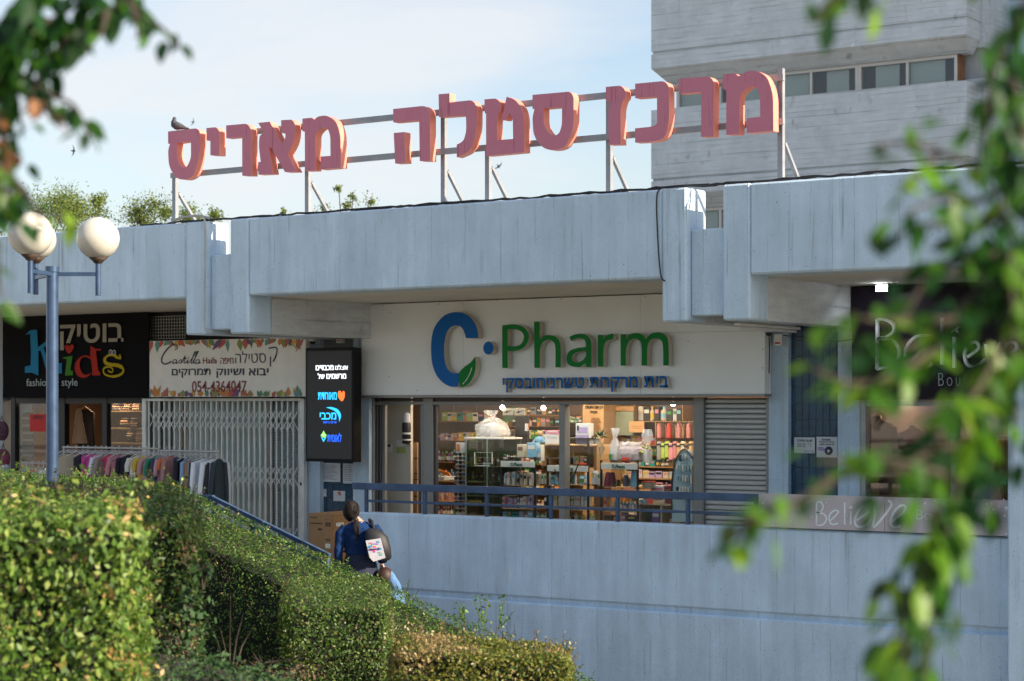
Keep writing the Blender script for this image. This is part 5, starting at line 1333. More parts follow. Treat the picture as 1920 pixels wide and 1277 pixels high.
b.v = [(x + r3.uniform(-.006, .006), y + r3.uniform(-.006, .006), z) for x, y, z in b.v]; b.smooth = [False] * len(b.f); b.build('film', M_CLR, gw)
MB().lathe((a + .03, .75, c + .04), [(.029, 0), (.029, .06)], 10).build('green_label', cmat(PAL['green']), gw)
a, b_, c, e = R3(735, 480, 805, 585, .72)
gx = thing('gift_bouquet', ((a + b_) / 2, .8, c), 'tall white gift tied with green and yellow ribbon right of the basket', 'gift')
b = MB(); xc = (a + b_) / 2; b.loft([((xc, .79, c), .055, .05), ((xc, .79, e), .07, .055), ((xc, .79, e + .06), .02, .02), ((xc, .79, e + .18), .075, .05), ((xc, .79, e + .26), .05, .03)], 0, False, 18)
b.v = [(x + r3.uniform(-.008, .008), y + r3.uniform(-.008, .008), z) for x, y, z in b.v]; b.smooth = [False] * len(b.f); b.build('film', M_CLR, gx)
MB().lathe((xc, .79, c), [(.04, 0), (.045, .12), (.02, .16)], 10).build('bottle', cmat(PAL['white']), gx)
for k in range(6): MB().sphere((xc + .07 * math.cos(k), .74, e + .02 + .05 * math.sin(k * 1.3)), .018, 8, 6).build('bow', cmat([PAL['lime'], PAL['yellow']][k % 2]), gx)
# arched pale blue display
ab = thing('arched_display', (PX(1282, .6), .6, 0), 'pale blue arched display board with hanging brushes at the right window edge', 'display stand')
solid_from_pixels([z3(smooth_open([(1005, 1090), (1002, 800), (1015, 650), (1045, 540), (1110, 468), (1180, 540), (1182, 800), (1182, 1090)], 6))], .6, .05, 'board', cmat((.36, .50, .58)), ab)
strokes([(z3(smooth_open([(1003, 1000), (1002, 800), (1015, 650), (1045, 540), (1108, 468), (1178, 545)], 5)), 2.2)], .59, .06, 'edge_strip', cmat(PAL['black']), ab)
r5 = random.Random(8)
for j, v in enumerate((515, 600, 695, 790)):
    for i in range(6):
        x = 1040 + i * 24; c_ = r5.choice([PAL['white'], PAL['light blue'], PAL['black'], (.25, .4, .5), PAL['white']])
        if j == 0 and not 1 <= i <= 3: continue
        slab(R3, x, v, x + 17, v + r5.randint(30, 72), .57, .02, 'pack', cmat(c_), ab)
# low cube shelf and small things
lc = thing('low_cube_shelf', (PX(1240, .7), .7, 0), 'low grey-beige cube shelf at the foot of the right pane', 'shelving')
mb_ = cmat((.34, .29, .22))
for a_ in ((712, 938, 1118, 955), (712, 955, 728, 1110), (905, 955, 918, 1110), (1100, 955, 1118, 1110), (728, 1105, 1100, 1115)): slab(R3, *a_, .7, .36, 'board', mb_, lc)
slab(R3, 728, 955, 1100, 1105, 1.04, .012, 'back_board', cmat((.10, .085, .07)), lc)
a, b_, c, e = R3(832, 1000, 900, 1105, .75); carton(a, b_, .75, c, e, 'purple', 'dark violet file box in the low cube shelf', d=.2)
a, b_, c, e = R3(985, 1070, 1085, 1105, .72); carton(a, b_, .72, c, e, 'tan', 'tan carton inside the right cube of the low shelf', d=.1, stripe='brown')
pl_ = thing('black_bow', (PX(1266, .7), .7, .7), 'black bow standing in the low cube shelf', 'ornament')
p = P(*z3([(1038, 1045)])[0], .74); b = MB()
for k in range(7): t_ = k * .9; b.bar(p, p + Vector((.07 * math.cos(t_), 0, .07 * math.sin(t_))), .018, .02)
b.build('bow', M_BLACK, pl_)
a, b_, c, e = R3(840, 870, 938, 936, .75); carton(a, b_, .75, c, e, 'cream', 'cream carton with brown stripe on the low cube shelf', d=.2, stripe='brown')
a, b_, c, e = R3(938, 780, 1000, 936, .78); carton(a, b_, .78, c, e, 'maroon', 'dark maroon tall carton on the low cube shelf', d=.15, stripe='brown')
a, b_, c, e = R3(822, 780, 936, 868, .8); carton(a, b_, .8, c, e, 'silver', 'silver carton above the striped carton', d=.15, stripe='rose')
t = thing('red_tag', (PX(1218, .6), .62, .9), 'bright red square tag on the low cube shelf', 'tag'); slab(R3, 790, 885, 842, 935, .66, .008, 'card', cmat((.7, .06, .03)), t)
bk = thing('woven_basket', (PX(1207, .7), .75, 1), 'round cream woven basket beside the silver carton', 'basket')
a, b_, c, e = R3(718, 752, 820, 805, .68); MB().lathe(((a + b_) / 2, .78, c), [((b_ - a) * .42, 0), ((b_ - a) * .5, (e - c) * .8), ((b_ - a) * .51, e - c)], 16).build('basket_wall', cmat((.42, .38, .30)), bk)
MB().lathe(((a + b_) / 2, .78, e + .001), [((b_ - a) * .53, 0), ((b_ - a) * .53, .012)], 16).build('rim', cmat(PAL['red']), bk)
for i, (pts) in enumerate(([(0, 640), (60, 780), (110, 930), (170, 1075)], [(205, 590), (170, 680), (120, 780)])):
    t = thing('easel_rod', (PX(1060, .5), .5, .5), ['black rod leaning behind the lower part of the window post', 'short black rod leaning up to a red clip'][i], 'rod')
    MB().tube([P(*q, .55) for q in z3(pts)], .009, 6).build('rod', M_BLACK, t)
    if i: slab(R3, 205, 585, 262, 603, .54, .03, 'clip', cmat((.7, .05, .02)), t)
ph = thing('open_book_stand', (PX(830, 1.2), 1.2, .8), 'orange and white open leaflet stand behind the sunglasses stand', 'stand')
a, b_, c, e = R2(700, 745, 770, 810, 1.2); MB().box(a, b_, 1.2, 1.5, c, (c + e) / 2).build('tray', cmat(PAL['silver']), ph)
b = MB(); p0, p1, p2, p3 = [P(*q, 1.2) for q in z2([(725, 712), (810, 735), (835, 770), (760, 760)])]; b.add([p0, p1, p2, p3] + [q + Vector((0, .02, 0)) for q in (p0, p1, p2, p3)], [(0, 1, 2, 3), (7, 6, 5, 4), (0, 4, 5, 1), (1, 5, 6, 2), (2, 6, 7, 3), (3, 7, 4, 0)]); b.build('leaflet', cmat(PAL['orange']), ph)

# roller shutter right of the pharmacy windows
sh = thing('roller_shutter', (PX(1380, .02), .02, 0), 'closed grey roller shutter at the right end of the pharmacy', 'shutter')
ys = .03; x0, x1 = PX(1318, ys), PX(1437, ys); zt0 = 2.12; pitch = .0585
b = MB(); prof = [(0, 0), (-.007, .006), (-.012, .016), (-.012, .034), (-.006, .046), (.004, .052)]
vs = [(x, y, z) for x in (0, x1 - x0) for y, z in prof]
n = len(prof); vs2 = [(x, .03, z) for x in (0, x1 - x0) for z in (0, .052)]
b.add(vs, [(i, i + n, i + 1 + n, i + 1) for i in range(n - 1)]); b.add([vs[0], vs[n - 1], vs2[1], vs2[0]], [(0, 1, 2, 3)]); b.add([vs[n], vs[2 * n - 1], vs2[3], vs2[2]], [(3, 2, 1, 0)])
b.add([(0, .03, 0), (x1 - x0, .03, 0), (x1 - x0, .03, .052), (0, .03, .052)], [(0, 3, 2, 1)])
sl = b.mesh('slat', M_SLAT)
for i in range(36): place('slat', sl, sh, (x0, ys + .03, zt0 - pitch * (i + 1)))
for u0, u1 in ((1318, 1319.4), (1436, 1444)): MB().box(PX(u0, ys - .02), PX(u1, ys - .02), ys - .02, ys + .08, 0, 2.13).build('side_rail', M_ALU, sh)
MB().box(x0, x1, .10, .14, 0, 2.12).build('backing', M_ALUD, sh)

# ------------------------------------------------------------------ folding gate and the closed shop behind it
fg = thing('folding_gate', (PX(425, -.1), -.1, 0), 'closed silver folding lattice gate under the cosmetics sign', 'gate')
YG2 = -.1; zgt = 2.13
x0, x1 = PX(273, YG2), PX(571, YG2)
M_GATE = mat('cream_gate_paint', (0.72, 0.73, 0.70), .45, .15, var=.1, scale=6)
bar = MB().box(-.012, .012, -.012, .012, .02, zgt - .04, bev=.003).mesh('bar', M_GATE)
NB = 28; wv = (x1 - x0 - .16) / NB
for i in range(NB + 1): place('bar', bar, fg, (x0 + .07 + i * wv, YG2, 0))
lh = .30; dg_ = []
for s_ in (-1, 1):
    b = MB(); b.bar((-s_ * wv * .98, -.014 * s_ - .012, -lh / 2 * .9), (s_ * wv * .98, -.014 * s_ - .012, lh / 2 * .9), .012, .004); dg_.append(b.mesh('lattice_strip', M_GATE))
for zc_ in (.28, 1.08, 1.82):
    for i in range(1, NB, 1):
        for s_ in (0, 1): place('lattice_strip', dg_[s_], fg, (x0 + .07 + i * wv, YG2 - .004, zc_))
MB().box(x0 - .045, x0 + .03, YG2 - .03, YG2 + .03, 0, zgt, bev=.004).build('gate_post', M_GATE, fg)
MB().box(x1 - .06, x1 + .02, YG2 - .035, YG2 + .035, 0, zgt, bev=.004).build('gate_post', M_GATE, fg)
MB().box(x1 - .045, x1 - .02, YG2 - .04, YG2 - .034, .98, 1.02).build('lock', M_BLACK, fg)
MB().box(x0, x1, YG2 - .02, YG2 + .02, zgt - .035, zgt).build('top_track', M_GATE, fg)
cf = thing('closed_shopfront', (PX(425, .1), .1, 0), 'pale blue-white shopfront with blinds behind the folding gate', 'shopfront')
xs0, xs1 = PX(276, .1), PX(573, .1)
M_PB = mat('pale_blind', (0.55, 0.68, 0.70), .6, var=.08, scale=1.2)
MB().box(xs0, xs1, .30, .33, 0, 2.14).build('inner_blind', M_PB, cf)
for u0, u1 in ((278, 300), (312, 316), (498, 506), (565, 573)): MB().box(PX(u0, .1), PX(u1, .1), .1, .18, 0, 2.14).build('frame_post', M_ALU, cf)
MB().box(PX(317, .12), PX(497, .12), .14, .146, .1, 2.1).build('pane', M_GLASS, cf)
MB().box(PX(507, .12), PX(564, .12), .10, .16, 1.86, 1.96).build('frame_bar', M_ALU, cf)
sb = MB()
for i in range(46): sb.add([(PX(508, .2), .2, .1 + i * .038), (PX(563, .2), .2, .1 + i * .038), (PX(563, .2), .225, .118 + i * .038), (PX(508, .2), .225, .118 + i * .038)], [(0, 1, 2, 3)])
sb.build('blind_slats', mat('blind_slat', (.45, .52, .52), .5), cf)['kind'] = 'stuff'

# ------------------------------------------------------------------ kids shop
kr = thing('kids_shop_room', (PX(150, 1), 1, 0), 'dim warm interior of the kids clothes shop under the black banner', 'room')
xk0, xk1 = PX(-60, .1), PX(276, .1)
M_KWALL = mat('kids_wall', (.12, .07, .045), .8, var=.2, scale=2)
MB().box(xk0, xk1, .3, 3.2, .002, .02).build('floor', M_FLOOR, kr); MB().box(xk0, xk1, .3, 3.2, 2.5, 2.55).build('ceiling', M_CEIL, kr)
MB().box(xk0, xk1, 3.2, 3.3, 0, 2.6).build('wall', M_KWALL, kr); MB().box(xk0 - .1, xk0, .3, 3.3, 0, 2.6).build('wall', M_KWALL, kr); MB().box(xk1, xk1 + .1, .26, 3.3, 0, 2.6).build('wall', M_KWALL, kr)
kl = thing('shop_lamp', (PX(210, 1.5), 1.5, 2.45), 'small ceiling lamp inside the kids clothes shop', 'lamp')
MB().box(PX(210, 1.5) - .3, PX(210, 1.5) + .3, 1.3, 1.7, 2.46, 2.49).build('diffuser', MATS['ceiling_lamp_glow'], kl); lamp(PX(210, 1.5), 1.5, 2.44, .6, .4, 15, parent=kl)
kf = thing('kids_shopfront', (PX(140, .0), 0, 0), 'black framed shopfront of the kids clothes shop', 'shopfront')
for u0, u1 in ((20, 28), (104, 121), (191, 200), (271, 276)): MB().box(PX(u0, .02), PX(u1, .02), .02, .12, 0, 2.15, bev=.004).build('frame_post', M_BLACK, kf)
MB().box(PX(28, .02), PX(271, .02), .03, .11, 2.06, 2.14).build('frame_bar', M_BLACK, kf)
for u0, u1 in ((28, 104), (200, 271)): MB().box(PX(u0, .06), PX(u1, .06), .06, .066, .05, 2.06).build('pane', M_GLASS, kf)
MB().box(PX(193, 0) - .01, PX(193, 0) + .01, -.03, .01, .9, 1.2).build('handle', M_ALU, kf)
MB().box(PX(33, .2), PX(60, .2), .15, .2, .02, 2.05).build('inner_panel', mat('grey_panel', (.30, .28, .26), .7), kf)
z1c = ZC(0, 560, 1479 / 440)
rsn = thing('red_notice', (PX(70, 0), 0, 1.3), 'bright red paper notice in the kids shop window left of the lamp post', 'notice')
q = z1c([(188, 728), (290, 838)]); a, b_ = P(*q[0], .04), P(*q[1], .04); MB().box(a.x, b_.x, .04, .045, b_.z, a.z).build('sheet', mat('red_paper', (.62, .012, .012), .6), rsn)
q = z1c([(208, 738), (270, 760)]); text_solid('כניסה', q[0][0], q[1][0], q[0][1], q[1][1], .036, .002, 'letter_row', M_BLACK, rsn, rtl=True, bold=.02)
kp = thing('plaque_board', (PX(48, .1), .1, 1), 'narrow grey board with a column of dark oval plaques in the kids shop window', 'board')
q = z1c([(134, 700), (212, 1020)]); a, b_ = P(*q[0], .10), P(*q[1], .10); MB().box(a.x, b_.x, .10, .12, b_.z, a.z).build('board', cmat((.28, .26, .24)), kp)
for i in range(7):
    q = z1c([(140, 716 + i * 46), (208, 746 + i * 46)]); a, b_ = P(*q[0], .09), P(*q[1], .09); MB().box(a.x, b_.x, .088, .099, b_.z, a.z, bev=.008).build('plaque', cmat((.07, .06, .06)), kp)
# stacks of folded clothes on the shelves
ksf = thing('clothes_shelving', (PX(235, 1.6), 1.6, 0), 'wooden wall shelves stacked with folded clothes in the kids shop', 'shelving')
def K(x, y, Y): q = z1c([(x, y)])[0]; return P(q[0], q[1], Y)
for v in (705, 812, 905):
    a, b_ = K(680, v, 1.6), K(940, v, 1.6); MB().box(a.x, b_.x, 1.6, 2.0, a.z - .02, a.z).build('shelf_board', M_WOOD, ksf)
kc = [('cream', (.5, .36, .2)), ('tan', (.4, .24, .12)), ('brown', (.2, .1, .05)), ('peach', (.55, .3, .18)), ('dark', (.06, .04, .03)), ('grey', (.25, .2, .17))]
rr = random.Random(12)
for sidx, (x0_, x1_, vb_, nst, hgt) in enumerate(((690, 935, 704, 4, 5), (740, 930, 811, 3, 4), (780, 935, 904, 3, 5))):
    for i in range(nst):
        w = (x1_ - x0_) / nst
        for j in range(hgt):
            a, b_ = K(x0_ + i * w + rr.uniform(0, 8), vb_, 1.55), K(x0_ + (i + 1) * w - 6 - rr.uniform(0, 8), vb_, 1.55); nm, c_ = kc[rr.randrange(6)]
            z_ = a.z + j * .036
            b = MB().box(a.x, b_.x, 1.58 + rr.uniform(0, .03), 1.9, z_ + .001, z_ + .034, bev=.012); o = b.build('folded_garment', cmat(c_, .9))
            tag(o, '%s folded garment, %s up in pile %s of the %s kids shop shelf' % (nm, ORD[j], ['one', 'two', 'three', 'four'][i], ['top', 'middle', 'low'][sidx]), 'clothes', 'folded clothes in the kids shop')
# dress and hanger inside the door
dr = thing('hanging_dress', (PX(148, .6), .6, 1.1), 'pale peach child dress hanging in the kids shop doorway', 'dress')
p = K(495, 760, .6); b = MB()
b.loft([((p.x, .6, p.z + .16), .035, .02), ((p.x, .6, p.z + .08), .07, .03), ((p.x, .6, p.z), .075, .035), ((p.x + .01, .6, p.z - .2), .12, .05), ((p.x + .02, .6, p.z - .36), .15, .06)], 0, True, 18); b.build('cloth', cmat((.55, .36, .22), .9), dr)
MB().tube([(p.x - .03, .6, p.z + .15), (p.x, .6, p.z + .2), (p.x, .6, p.z + .26)], .004, 5).build('hanger', M_BLACK, dr)
dk = thing('dark_coat', (PX(165, 1.0), 1.0, .9), 'dark long coat hanging behind the peach dress', 'coat')
p = K(545, 830, 1.0); MB().loft([((p.x, 1.0, p.z + .32), .06, .03), ((p.x, 1, p.z + .26), .17, .05), ((p.x, 1, p.z), .15, .06), ((p.x, 1, p.z - .4), .2, .07)], 0, True, 16).build('cloth', cmat(PAL['black'], .9), dk)
wh = thing('wooden_hanger', (PX(160, .8), .8, 1.5), 'empty wooden hanger near the top of the kids shop doorway', 'hanger')
p = K(535, 700, .8); b = MB().tube([p + Vector((-.13, 0, -.02)), p + Vector((0, 0, .045)), p + Vector((.13, 0, -.02))], .011, 6).tube([p + Vector((0, 0, .04)), p + Vector((0, 0, .11))], .004, 5); b.build('frame', M_OAK, wh)

# ------------------------------------------------------------------ clothes racks on the terrace
YK = -1.75
def rack(u0, u1, v0, v1, label, y=YK):
    a, b_ = P(u0, v0, y), P(u1, v1, y); z = (a.z + b_.z) / 2
    t = thing('clothes_rack', ((a.x + b_.x) / 2, y, 0), label, 'rack')
    MB().tube([(a.x, y, z), (b_.x, y, z)], .014, 8).build('rail', M_GALV, t)
    for x in (a.x + .02, b_.x - .02):
        MB().tube([(x, y, .06), (x, y, z)], .013, 8).build('post', M_GALV, t); MB().tube([(x, y - .25, .04), (x, y + .25, .04)], .013, 8).build('foot', M_GALV, t)
    return a.x, b_.x, z
M_HANG = mat('white_hanger', (.65, .65, .66), .4)
def garment(x, y, z, yaw, w, ln, c, label, kind='shirt', sleeve=.4, stripe=None, rs_=None):
    r = rs_ or rnd
    t = thing('hanging_' + kind, (x, y, z - .09 - ln), label, kind, 'clothes hanging on the street racks')
    yaw = (.95 + yaw * .9 if ln > .5 and yaw > .4 else (.6 + yaw * .9 if yaw > .75 else yaw)) + r.uniform(-.14, .14)
    x += r.uniform(-.012, .012); ln *= r.uniform(.85, 1.22)
    cy_, sy_ = math.cos(yaw), math.sin(yaw); ax, ay = Vector((cy_, sy_, 0)), Vector((-sy_, cy_, 0)); o = Vector((x, y, z - .07))
    h = MB().tube([o + Vector((0, 0, .085)) + ax * .012, o + Vector((0, 0, .098)), o + Vector((0, 0, .085)) - ax * .014, o + Vector((0, 0, .06)), o + Vector((0, 0, .02))], .0035, 5)
    h.tube([o - ax * (w * .46) + Vector((0, 0, -.045)), o + Vector((0, 0, .02)), o + ax * (w * .46) + Vector((0, 0, -.045))], .005, 5); h.build('hanger', M_HANG, t)
    ph_ = r.uniform(0, 6); N = 22; L_ = 9; vs = []; fs = []
    for j in range(L_ + 1):
        s_ = j / L_
        ww = w * (.16 + .34 * min(1, s_ * 9)) if j < 2 else w * (.5 - .03 * math.sin(s_ * 3) + (.05 * s_ if kind in ('shirt', 'blouse') else (.22 * s_ if kind == 'skirt' else .02)))
        zz = -.02 - (s_ * ln if j > 1 else (.0 if j == 0 else .045))
        for k in range(N):
            a = 2 * math.pi * k / N; fold = 1 + .18 * s_ * math.sin(a * 5 + ph_ + s_ * 2) + .10 * s_ * math.sin(a * 9 + ph_ * 2)
            dd = .014 + .016 * s_
            vs.append(o + ax * (ww * math.cos(a)) + ay * (dd * math.sin(a) * fold * 1.5) + Vector((0, 0, zz + .012 * math.cos(a * 3 + ph_) * s_)))
    for j in range(L_):
        for k in range(N): fs.append((j * N + k, j * N + (k + 1) % N, (j + 1) * N + (k + 1) % N, (j + 1) * N + k))
    b = MB().add(vs, fs, 0, True)
    if sleeve:
        for sd in (-1, 1):
            p0 = o + ax * (sd * w * .47) + Vector((0, 0, -.075)); e_ = p0 + ax * (sd * sleeve * (.10 if sleeve > .3 else .25)) + Vector((0, 0, -sleeve)) + ay * r.uniform(-.02, .02)
            m_ = (p0 + e_) / 2 + ax * sd * .02
            b.tube([p0 - ax * sd * .03, p0 + ax * sd * .015, m_, e_], [.028, .036, .032, .028], 10)
    b.build('cloth', cmat(c, .85), t)
    if stripe: 
        for sd in (-1, 1):
            p0 = o + ax * (sd * w * .50) + Vector((0, 0, -.10)) - ay * .055
            MB().bar(p0, p0 + ax * (sd * .03) + Vector((0, 0, -sleeve * .9)), .022, .004).build('stripe', cmat(stripe, .8), t)
    return t
rx0, rx1, rz = rack(302, 412, 846, 846, 'right clothes rack in front of the folding gate, with long sleeved tops')
rg = random.Random(21)
def hang(u, dv, yaw, w, ln, c, label, kind='shirt', sleeve=.4, stripe=None, y=YK, z=None):
    garment(PX(u, y), y, (z or rz) + dv, yaw, w, ln, c, label, kind, sleeve, stripe, rg)
hang(334, 0, .15, .36, .58, PAL['navy'], 'large navy sweatshirt at the left end of the right rack', sleeve=.5)
hang(350, 0, .5, .34, .56, (.012, .014, .02), 'black zip jacket beside the navy sweatshirt', sleeve=.5)
hang(357, 0, .9, .32, .54, (.22, .34, .48), 'pale denim blue shirt on the right rack', sleeve=.4)
hang(364, 0, .8, .34, .60, (.34, .16, .08), 'rust brown long sleeved top on the right rack', sleeve=.5)
hang(371, 0, .9, .32, .52, (.28, .29, .31), 'light grey top next to the rust brown one', sleeve=.45)
hang(378, 0, .75, .35, .62, PAL['black'], 'black long sleeved top with white stripes, left of two such tops', sleeve=.55, stripe=PAL['white'])
hang(386, 0, .6, .35, .66, (.70, .74, .80), 'long white shirt between two black tops', sleeve=.5)
hang(394, 0, .95, .24, .60, (.03, .03, .035), 'black top with white sleeves stripe, nearer the right end of the rack', sleeve=.55, stripe=PAL['white'])
hang(403, 0, .6, .36, .64, (.70, .74, .80), 'long white shirt near the right end of the rack', sleeve=.55)
hang(411, 0, 1.05, .16, .50, (.03, .05, .06), 'dark green-black top, the last one at the right end of the rack', sleeve=.55)
lx0, lx1, lz = rack(118, 300, 838, 842, 'left clothes rack in front of the kids shop, with small bright tops')
for u, dv, yaw, w, ln, c, lab, kd, sl in ((128, 0, .3, .30, .40, (.36, .31, .22), 'beige trousers on white hanger, leftmost on the left rack', 'trousers', 0), (143, 0, .3, .30, .42, (.30, .26, .19), 'khaki trousers beside the beige pair', 'trousers', 0),
      (156, 0, .8, .28, .36, (.02, .02, .03), 'black trousers on the left rack', 'trousers', 0), (166, 0, .4, .30, .40, (.50, .07, .26), 'hot pink ruffled top on the left rack', 'blouse', .16), (180, 0, .5, .28, .38, (.48, .06, .25), 'second hot pink top, just right of the first', 'blouse', .16),
      (190, 0, .9, .28, .36, (.60, .62, .68), 'small white top beside the hot pink ones', 'blouse', .2), (199, 0, .8, .28, .36, (.26, .20, .18), 'taupe cardigan on the left rack', 'blouse', .3), (211, 0, .4, .26, .26, (.55, .05, .12), 'short coral pink top on the left rack', 'blouse', .12),
      (217, -.02, .8, .26, .36, (.02, .02, .025), 'black vest between coral top and black jumper', 'blouse', 0), (224, 0, .9, .26, .34, (.45, .20, .24), 'rose striped top left of the black jumper', 'blouse', .2), (246, 0, .25, .34, .42, (.012, .014, .022), 'broad black jumper in the middle of the racks', 'shirt', .36),
      (262, 0, .8, .27, .36, (.62, .60, .56), 'white top with pink print beside the black jumper', 'blouse', .15), (268, -.03, .7, .26, .38, (.55, .12, .28), 'bright pink shorts set below the white top', 'blouse', 0), (276, 0, .6, .27, .36, (.55, .38, .06), 'yellow and white patterned top', 'blouse', .14),
      (287, 0, .6, .28, .38, (.45, .26, .28), 'dusty rose ruffled top beside the yellow one', 'blouse', .18), (299, 0, .7, .28, .44, (.02, .20, .12), 'emerald green top at the end of the left rack', 'blouse', .2), (308, 0, .9, .27, .40, (.05, .03, .06), 'dark purple top right of the green one', 'blouse', .2),
      (313, 0, .8, .26, .38, (.42, .24, .30), 'pale mauve top between the racks', 'blouse', .2), (319, 0, .8, .26, .36, (.58, .14, .03), 'bright orange top between the racks', 'blouse', .12), (324, 0, .9, .27, .40, (.35, .18, .18), 'brown rose top left of the navy sweatshirt', 'blouse', .25)):
    hang(u, dv, yaw, w, ln, c, lab, kd, sl, None, z=lz)
hb = MB()
for i in range(34):
    x = lx0 + .03 + i * (rx1 - lx0) / 36; o = Vector((x, YK + .02, lz - .03)); a_ = rg.uniform(.2, 1.0); ax = Vector((math.cos(a_), math.sin(a_), 0))
    hb.tube([o - ax * .15 + Vector((0, 0, -.05)), o, o + ax * .15 + Vector((0, 0, -.05))], .004, 4)
hb.build('spare_hangers', M_HANG); o = bpy.data.objects['spare_hangers']; tag(o, 'row of spare white plastic hangers along the rail of the clothes racks', 'hangers'); o['kind'] = 'stuff'
ql = thing('low_rack', (PX(68, YK), YK, 0), 'low clothes rail at the far left beside the lamp post', 'rack')
a, b_ = P(40, 868, YK), P(120, 866, YK); MB().tube([(a.x, YK, a.z), (b_.x, YK, a.z)], .012, 8).build('rail', M_GALV, ql); MB().tube([(a.x, YK, .02), (a.x, YK, a.z)], .012, 8).build('post', M_GALV, ql); MB().tube([(b_.x, YK, .02), (b_.x, YK, a.z)], .012, 8).build('post', M_GALV, ql)
for u, c, lab in ((50, (.5, .5, .55), 'pale grey child top on the low rail'), (62, (.60, .06, .03), 'red child top on the low rail left of the lamp post'), (72, (.58, .10, .08), 'coral red child top beside the red one'), (80, (.62, .62, .66), 'white child top just left of the lamp post'), (108, (.40, .34, .5), 'lilac child top just right of the lamp post'), (116, (.6, .6, .62), 'white child shorts right of the lamp post')):
    hang(u, 0, .5, .24, .3, c, lab, 'blouse', .12, z=a.z)
# slippers hanging at the far left edge
for i, (u, v, c, lab) in enumerate(((3, 808, (.06, .02, .04), 'dark floral bag hanging at the left picture edge, upper'), (6, 860, (.12, .02, .05), 'dark red floral bag hanging at the left picture edge, lower'), (8, 885, (.30, .32, .4), 'grey cloth bundle at the bottom of the left picture edge'))):
    p = P(u, v, -1.5); t = thing('hanging_bag', (p.x, p.y, p.z - .1), lab, 'bag')
    MB().sphere(p, .13, 12, 8, sz=1.1, sy=.5).build('bag', mat('floral_%d' % i, c, .8, var=.6, scale=25), t); MB().tube([p + Vector((-.04, 0, .12)), p + Vector((0, 0, .2)), p + Vector((.04, 0, .12))], .006, 5).build('strap', M_BLACK, t)
wp = MB().tube([(-17.0, -1.4, .02), (-17.0, -1.4, 1.7)], .015, 6).tube([(-17.3, -1.4, 1.7), (-16.7, -1.4, 1.7)], .012, 6)

# ------------------------------------------------------------------ boutique interior
br = thing('boutique_room', (PX(1760, 1), 1, 0), 'dim interior of the boutique with clothes behind the leaves', 'room')
xb0, xb1 = PX(1612, .1), PX(1612, .1) + 5.5
MB().box(xb0, xb1, .26, 2.8, .002, .02).build('floor', M_FLOOR, br); MB().box(xb0, xb1, .26, 2.8, 2.5, 2.55).build('ceiling', M_CEIL, br)
MB().box(xb0, xb1, 2.8, 2.9, 0, 2.6).build('wall', mat('boutique_wall', (.13, .085, .065), .8, var=.15), br); MB().box(xb0 - .05, xb0 + .01, .26, 2.8, 0, 2.6).build('wall', MATS['boutique_wall'], br); MB().box(xb1, xb1 + .1, .26, 2.9, 0, 2.6).build('wall', MATS['boutique_wall'], br)
bl = thing('shop_lamp', (PX(1750, 1.4), 1.4, 2.45), 'ceiling lamp inside the boutique', 'lamp')
MB().box(PX(1750, 1.4) - .3, PX(1750, 1.4) + .3, 1.2, 1.6, 2.46, 2.49).build('diffuser', MATS['ceiling_lamp_glow'], bl); lamp(PX(1750, 1.4), 1.4, 2.44, .6, .4, 13, parent=bl)
bf = thing('boutique_shopfront', (PX(1760, 0), 0, 0), 'silver framed boutique window and door behind the leaves', 'shopfront')
for u0, u1, m in ((1612, 1623, M_GALV), (1782, 1792, M_GALV), (1893, 1905, M_GALV), (1905, 1916, M_GREYW)): MB().box(PX(u0, -.02), PX(u1, -.02), -.02, .1, 0, 2.15, bev=.004).build('frame_post', m, bf)
MB().box(PX(1612, 0), PX(1916, 0), -.01, .1, 2.03, 2.10).build('frame_bar', M_GALV, bf)
MB().box(PX(1612, -.1), PX(1925, -.1), -.14, .0, 2.105, 2.19).build('shutter_box', M_GREYW, bf)
for u0, u1 in ((1623, 1782), (1792, 1893)): MB().box(PX(u0, .05), PX(u1, .05), .05, .056, .02, 2.03).build('pane', glass('boutique_glass', .16, (.9, .9, .9)) if u0 == 1623 else MATS['boutique_glass'], bf)
MB().box(PX(1889, -.03), PX(1892, -.03), -.06, -.02, 1.1, 1.35).build('handle', M_BLACK, bf)
def B5(x, y, Y): q = z5([(x, y)])[0]; return P(q[0], q[1], Y)
def outfit(x, ytop, ybot, Y, c1, c2, label):
    p, q = B5(x, ytop, Y), B5(x, ybot, Y); h = p.z - q.z
    t = thing('mannequin', (p.x, Y, q.z), label, 'mannequin')
    MB().loft([((p.x, Y, p.z), .05, .03), ((p.x, Y, p.z - .05), .19, .07), ((p.x, Y, p.z - .35), .16, .09), ((p.x, Y, p.z - h * .62), .21, .10)], 0, True, 18).build('coat', cmat(c1, .8), t)
    for s_ in (-1, 1):
        MB().tube([(p.x + s_ * .18, Y, p.z - .08), (p.x + s_ * .23, Y, p.z - .4), (p.x + s_ * .22, Y - .03, p.z - .62)], [.05, .045, .035], 10).build('sleeve', cmat(c1, .8), t)
        MB().tube([(p.x + s_ * .09, Y, p.z - h * .6), (p.x + s_ * .10, Y, q.z)], [.085, .07], 10).build('trouser_leg', cmat(c2, .8), t)
    MB().lathe((p.x, Y, p.z - .01), [(.05, 0), (.045, .05), (.03, .055)], 12).build('neck', cmat((.2, .15, .12), .5), t)
outfit(655, 600, 1010, .5, (.20, .075, .045), (.16, .045, .05), 'mannequin in rust brown coat and maroon trousers at the left of the boutique window')
outfit(850, 650, 1010, .6, (.26, .13, .13), (.07, .06, .07), 'mannequin in dusty rose blouse in the middle of the boutique window')
MB().sphere(B5(855, 690, .45), .13, 12, 8, sz=.8).build('scarf', cmat((.42, .04, .06), .8), [o for o in bd.users_collection[0].objects if o.name.startswith('mannequin')][-1])
